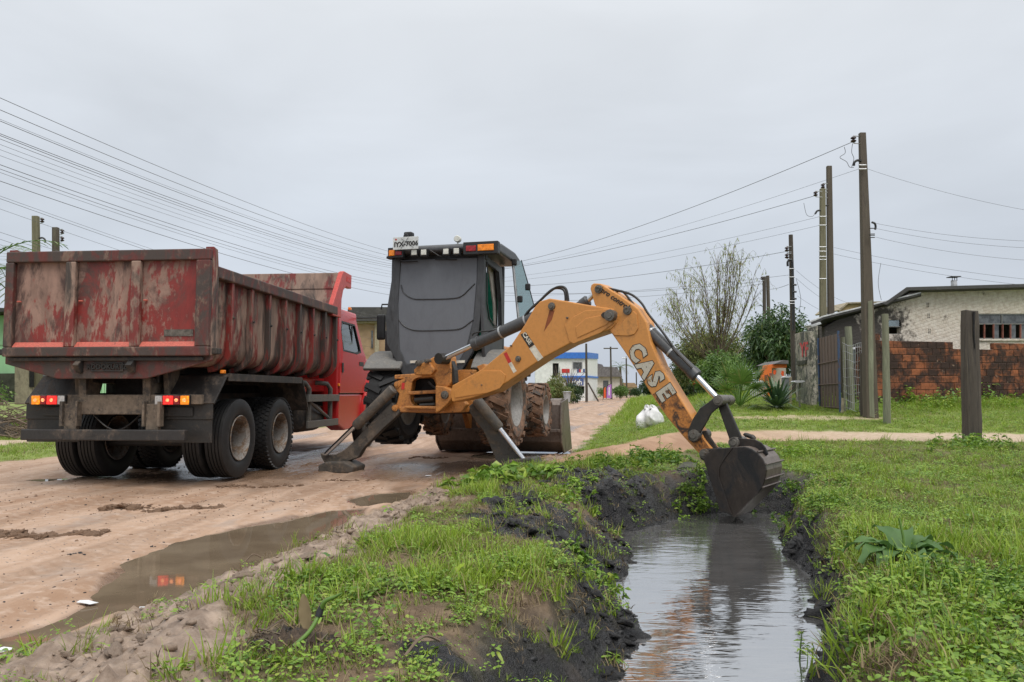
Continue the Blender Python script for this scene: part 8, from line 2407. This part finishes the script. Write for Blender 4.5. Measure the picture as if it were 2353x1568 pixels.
# spoil clods on the verge and bank: single clods as things would be too many, so group by place
def clod_field(label, poly, n, s0, s1, mat, zref, group=None, seed=0):
    rg = np.random.default_rng(seed)
    W = [gz(x, y, zref)[:2] for x, y in poly]
    xs = [w[0] for w in W]; ys = [w[1] for w in W]
    x = rg.uniform(min(xs), max(xs), n * 6); y = rg.uniform(min(ys), max(ys), n * 6)
    z = height(x, y)
    ok = (poly_sd(x, y, W) < 0) & (z > WATER_Z - .02)
    x, y, z = x[ok][:n], y[ok][:n], z[ok][:n]
    mx, my = sum(xs) / len(xs), sum(ys) / len(ys)
    root = thing('spoil_heap', label, 'mud', (mx, my, hz(mx, my)), 0, group)
    s = s0 + (s1 - s0) * rg.random(len(x)) ** 2.5
    strew(root, x, y, z, s, mat, rg)
    return root
clod_field('churned tan mud clods along the puddle edge', [(60, 1500), (480, 1350), (750, 1230), (850, 1190), (1000, 1130), (1040, 1110), (1000, 1200), (760, 1290), (540, 1420), (380, 1560), (60, 1570)], 190, .010, .050, M['clod_tan'], .08, seed=1)
clod_field('wet black silt clods heaped on the left ditch bank', [(1095, 1215), (1200, 1150), (1300, 1190), (1400, 1210), (1450, 1330), (1380, 1390), (1250, 1280), (1120, 1260)], 120, .015, .075, M['clod_black'], .08, seed=2)
clod_field('wet black silt clods dumped near the pipe mouth', [(1230, 1110), (1390, 1095), (1520, 1115), (1570, 1190), (1480, 1230), (1400, 1180), (1270, 1150)], 90, .02, .085, M['clod_black'], .1, seed=3)
clod_field('black silt clods sliding into the water from the left bank', [(1330, 1330), (1440, 1330), (1490, 1450), (1460, 1530), (1380, 1540), (1300, 1420)], 80, .012, .055, M['clod_black'], .0, seed=4)
clod_field('brown and black soil clods along the right water edge', [(1800, 1215), (1850, 1240), (1930, 1330), (1960, 1420), (1900, 1560), (1830, 1560), (1900, 1480), (1880, 1400), (1850, 1330), (1790, 1230)], 80, .012, .06, M['clod_black'], -.12, seed=5)
# torn root clump at the bottom
rc = gz(655, 1535, .15); rc.z = hz(rc.x, rc.y)
rclump = thing('root_clump', 'torn-out clump of dark roots with a cut green stem, on the bank', 'root clump', rc)
M['rooty'] = layered('rooty soil', (0.085, 0.058, 0.038), (0.17, 0.115, 0.07), (0.022, 0.017, 0.014), .48, .62, .5, .62, 14, (1, 1, 1), .8, bump=.9)
for dx, dy, s in ((0, 0, .11), (-.07, .05, .08), (.09, .03, .085), (.02, -.08, .08), (-.12, -.05, .06), (.15, -.04, .06)):
    o = link('soil_lump', blob_mesh('soil_lump', crng, s, s * .8, s * .62, M['rooty'], 4, .6, 2.6), rclump); o.location = (dx, dy, .01)
for k in range(46):
    a = crng.uniform(0, 6.28); r = crng.uniform(.04, .16)
    p = Vector((math.cos(a) * r, math.sin(a) * r * .8, crng.uniform(.0, .07)))
    q = p + Vector((crng.normal() * .05, crng.normal() * .05, crng.uniform(-.03, .05))); e = q + Vector((crng.normal() * .05, crng.normal() * .04, crng.uniform(-.05, .02)))
    MB().tube(smoothpath([p, q, e], 3), [.0035, .0033, .003, .0027, .0024, .002, .0015], 4).obj('root', M['straw'] if k % 2 else M['bark'], rclump)
MB().tube(smoothpath([(.045, -.06, .06), (.09, -.03, .10), (.115, .0, .145)], 5), [.008] * 11, 8).obj('cut_stem', M['stem'], rclump, smooth=60)
MB().tube(smoothpath([(.115, .0, .145), (.12, .005, .165), (.125, .005, .18)], 3), [.013, .013, .013, .012, .011, .010, .010], 8).obj('stem_joint', M['black'], rclump, smooth=60)
MB().tube(smoothpath([(.125, .005, .175), (.14, .0, .20), (.175, .0, .215), (.20, -.01, .23)], 4), [.010, .010, .009, .009, .008, .008, .007, .007, .006, .005, .004, .003, .002], 8).obj('young_shoot', M['stem'], rclump, smooth=60)
big_leaf('dry_leaf', (.06, .06, .08), (-.1, 0, 1), (0, -1, 0), .13, .05, rclump, M['straw'], .2)
# twigs and litter
for i, (a, b) in enumerate((((930, 1560), (1010, 1520)), ((1290, 1490), (1400, 1450)), ((1380, 1545), (1450, 1505)), ((560, 1285), (600, 1280)), ((1820, 1560), (1790, 1500)))):
    p, q = (gz(*a, .17), gz(*b, .17)) if i != 3 else (gz(*a, 0), gz(*b, 0))
    p.z = hz(p.x, p.y) + .03; q.z = hz(q.x, q.y) + .03; m = (p + q) / 2 + Vector((0, 0, .04))
    tag(MB().tube(smoothpath([p, m, q], 4), .005, 5).obj('twig', M['brush'], None, smooth=60), ('curved grey twig arching over the bottom of the bank', 'thin twig lying across the bank grass near the water', 'short twig on the black mud at the water edge', 'small dark twig floating in the long puddle', 'thin twig on the right water edge')[i], 'twig')
for i, (px, py, w) in enumerate(((200, 1380, .06), (330, 1402, .03), (2, 1500, .05), (1000, 1268 - 113, .05), (985, 1172 - 80, .05), (572, 1368, .02))):
    p = gz(px, py, .0); z = max(hz(p.x, p.y), PUDDLE_Z) + .006
    mb = MB(); n = 7
    pts = [(p.x + math.cos(2 * math.pi * k / n) * w * crng.uniform(.6, 1.1), p.y + math.sin(2 * math.pi * k / n) * w * .7 * crng.uniform(.6, 1.1), z + crng.uniform(0, .012)) for k in range(n)]
    tag(mb.prism(pts, (0, 0, .002)).obj('litter_scrap', M['litter'], None), ('crumpled white scrap at the left puddle shore', 'white scrap on the near puddle edge', 'white scrap at the low end of the puddle', 'tiny white scrap on the road near the small puddle', 'white scrap on the wet road behind the legs', 'tiny pale scrap on the muddy verge')[i], 'litter')

# loose gravel and crumbs of mud on the road and verge
def gravel(name, label, n, x0, x1, y0, y1, zone, s0, s1, mat, seed):
    rg = np.random.default_rng(seed)
    x = rg.uniform(x0, x1, n); y = rg.uniform(y0, y1, n)
    Z, *_ = zones(x, y)
    k = (Z[zone] > .5) & (rg.random(n) < sstep(.42, .62, fbm(x * 1.3, y * 1.3, 131 + seed, 3)) + .12) & (np.abs(x) < .75 * y + .5)
    x, y = x[k], y[k]; z = height(x, y); n = len(x)
    t = (1 + 5 ** .5) / 2
    B = np.array([(-1, t, 0), (1, t, 0), (-1, -t, 0), (1, -t, 0), (0, -1, t), (0, 1, t), (0, -1, -t), (0, 1, -t), (t, 0, -1), (t, 0, 1), (-t, 0, -1), (-t, 0, 1)]) / 1.9
    T = np.array([(0, 11, 5), (0, 5, 1), (0, 1, 7), (0, 7, 10), (0, 10, 11), (1, 5, 9), (5, 11, 4), (11, 10, 2), (10, 7, 6), (7, 1, 8), (3, 9, 4), (3, 4, 2), (3, 2, 6), (3, 6, 8), (3, 8, 9), (4, 9, 5), (2, 4, 11), (6, 2, 10), (8, 6, 7), (9, 8, 1)])
    s = s0 + (s1 - s0) * rg.random(n) ** 3
    V = B[None] * rg.uniform(.6, 1.3, (n, 12, 1)) * (s[:, None, None] * np.stack([rg.uniform(.8, 1.6, n), rg.uniform(.8, 1.4, n), rg.uniform(.4, .8, n)], 1)[:, None, :])
    V = V + np.stack([x, y, z + s * .15], 1)[:, None, :]
    F = (T[None] + (np.arange(n) * 12)[:, None, None]).reshape(-1, 3)
    o = link(name, np_mesh(name, V.reshape(-1, 3), F, mat))
    tag(o, label, 'gravel', None, 'stuff')
gravel('gravel', 'scattered grit and crumbs of clay on the near road', 4500, -9, -.5, 3, 13, 'road', .003, .013, M['clod'], 1)
gravel('gravel', 'dark grit speckling the road around the puddle', 1800, -6, -1, 3, 9, 'road', .003, .010, M['clod_black'], 2)
gravel('mud_crumbs', 'crumbled mud along the churned verge', 9000, -3, .6, 2, 13, 'mud', .005, .022, M['clod_tan'], 3)
gravel('mud_crumbs', 'wet black crumbs on the ditch banks', 9000, -1.2, 3.6, 2, 10, 'black', .005, .022, M['clod_black'], 4)
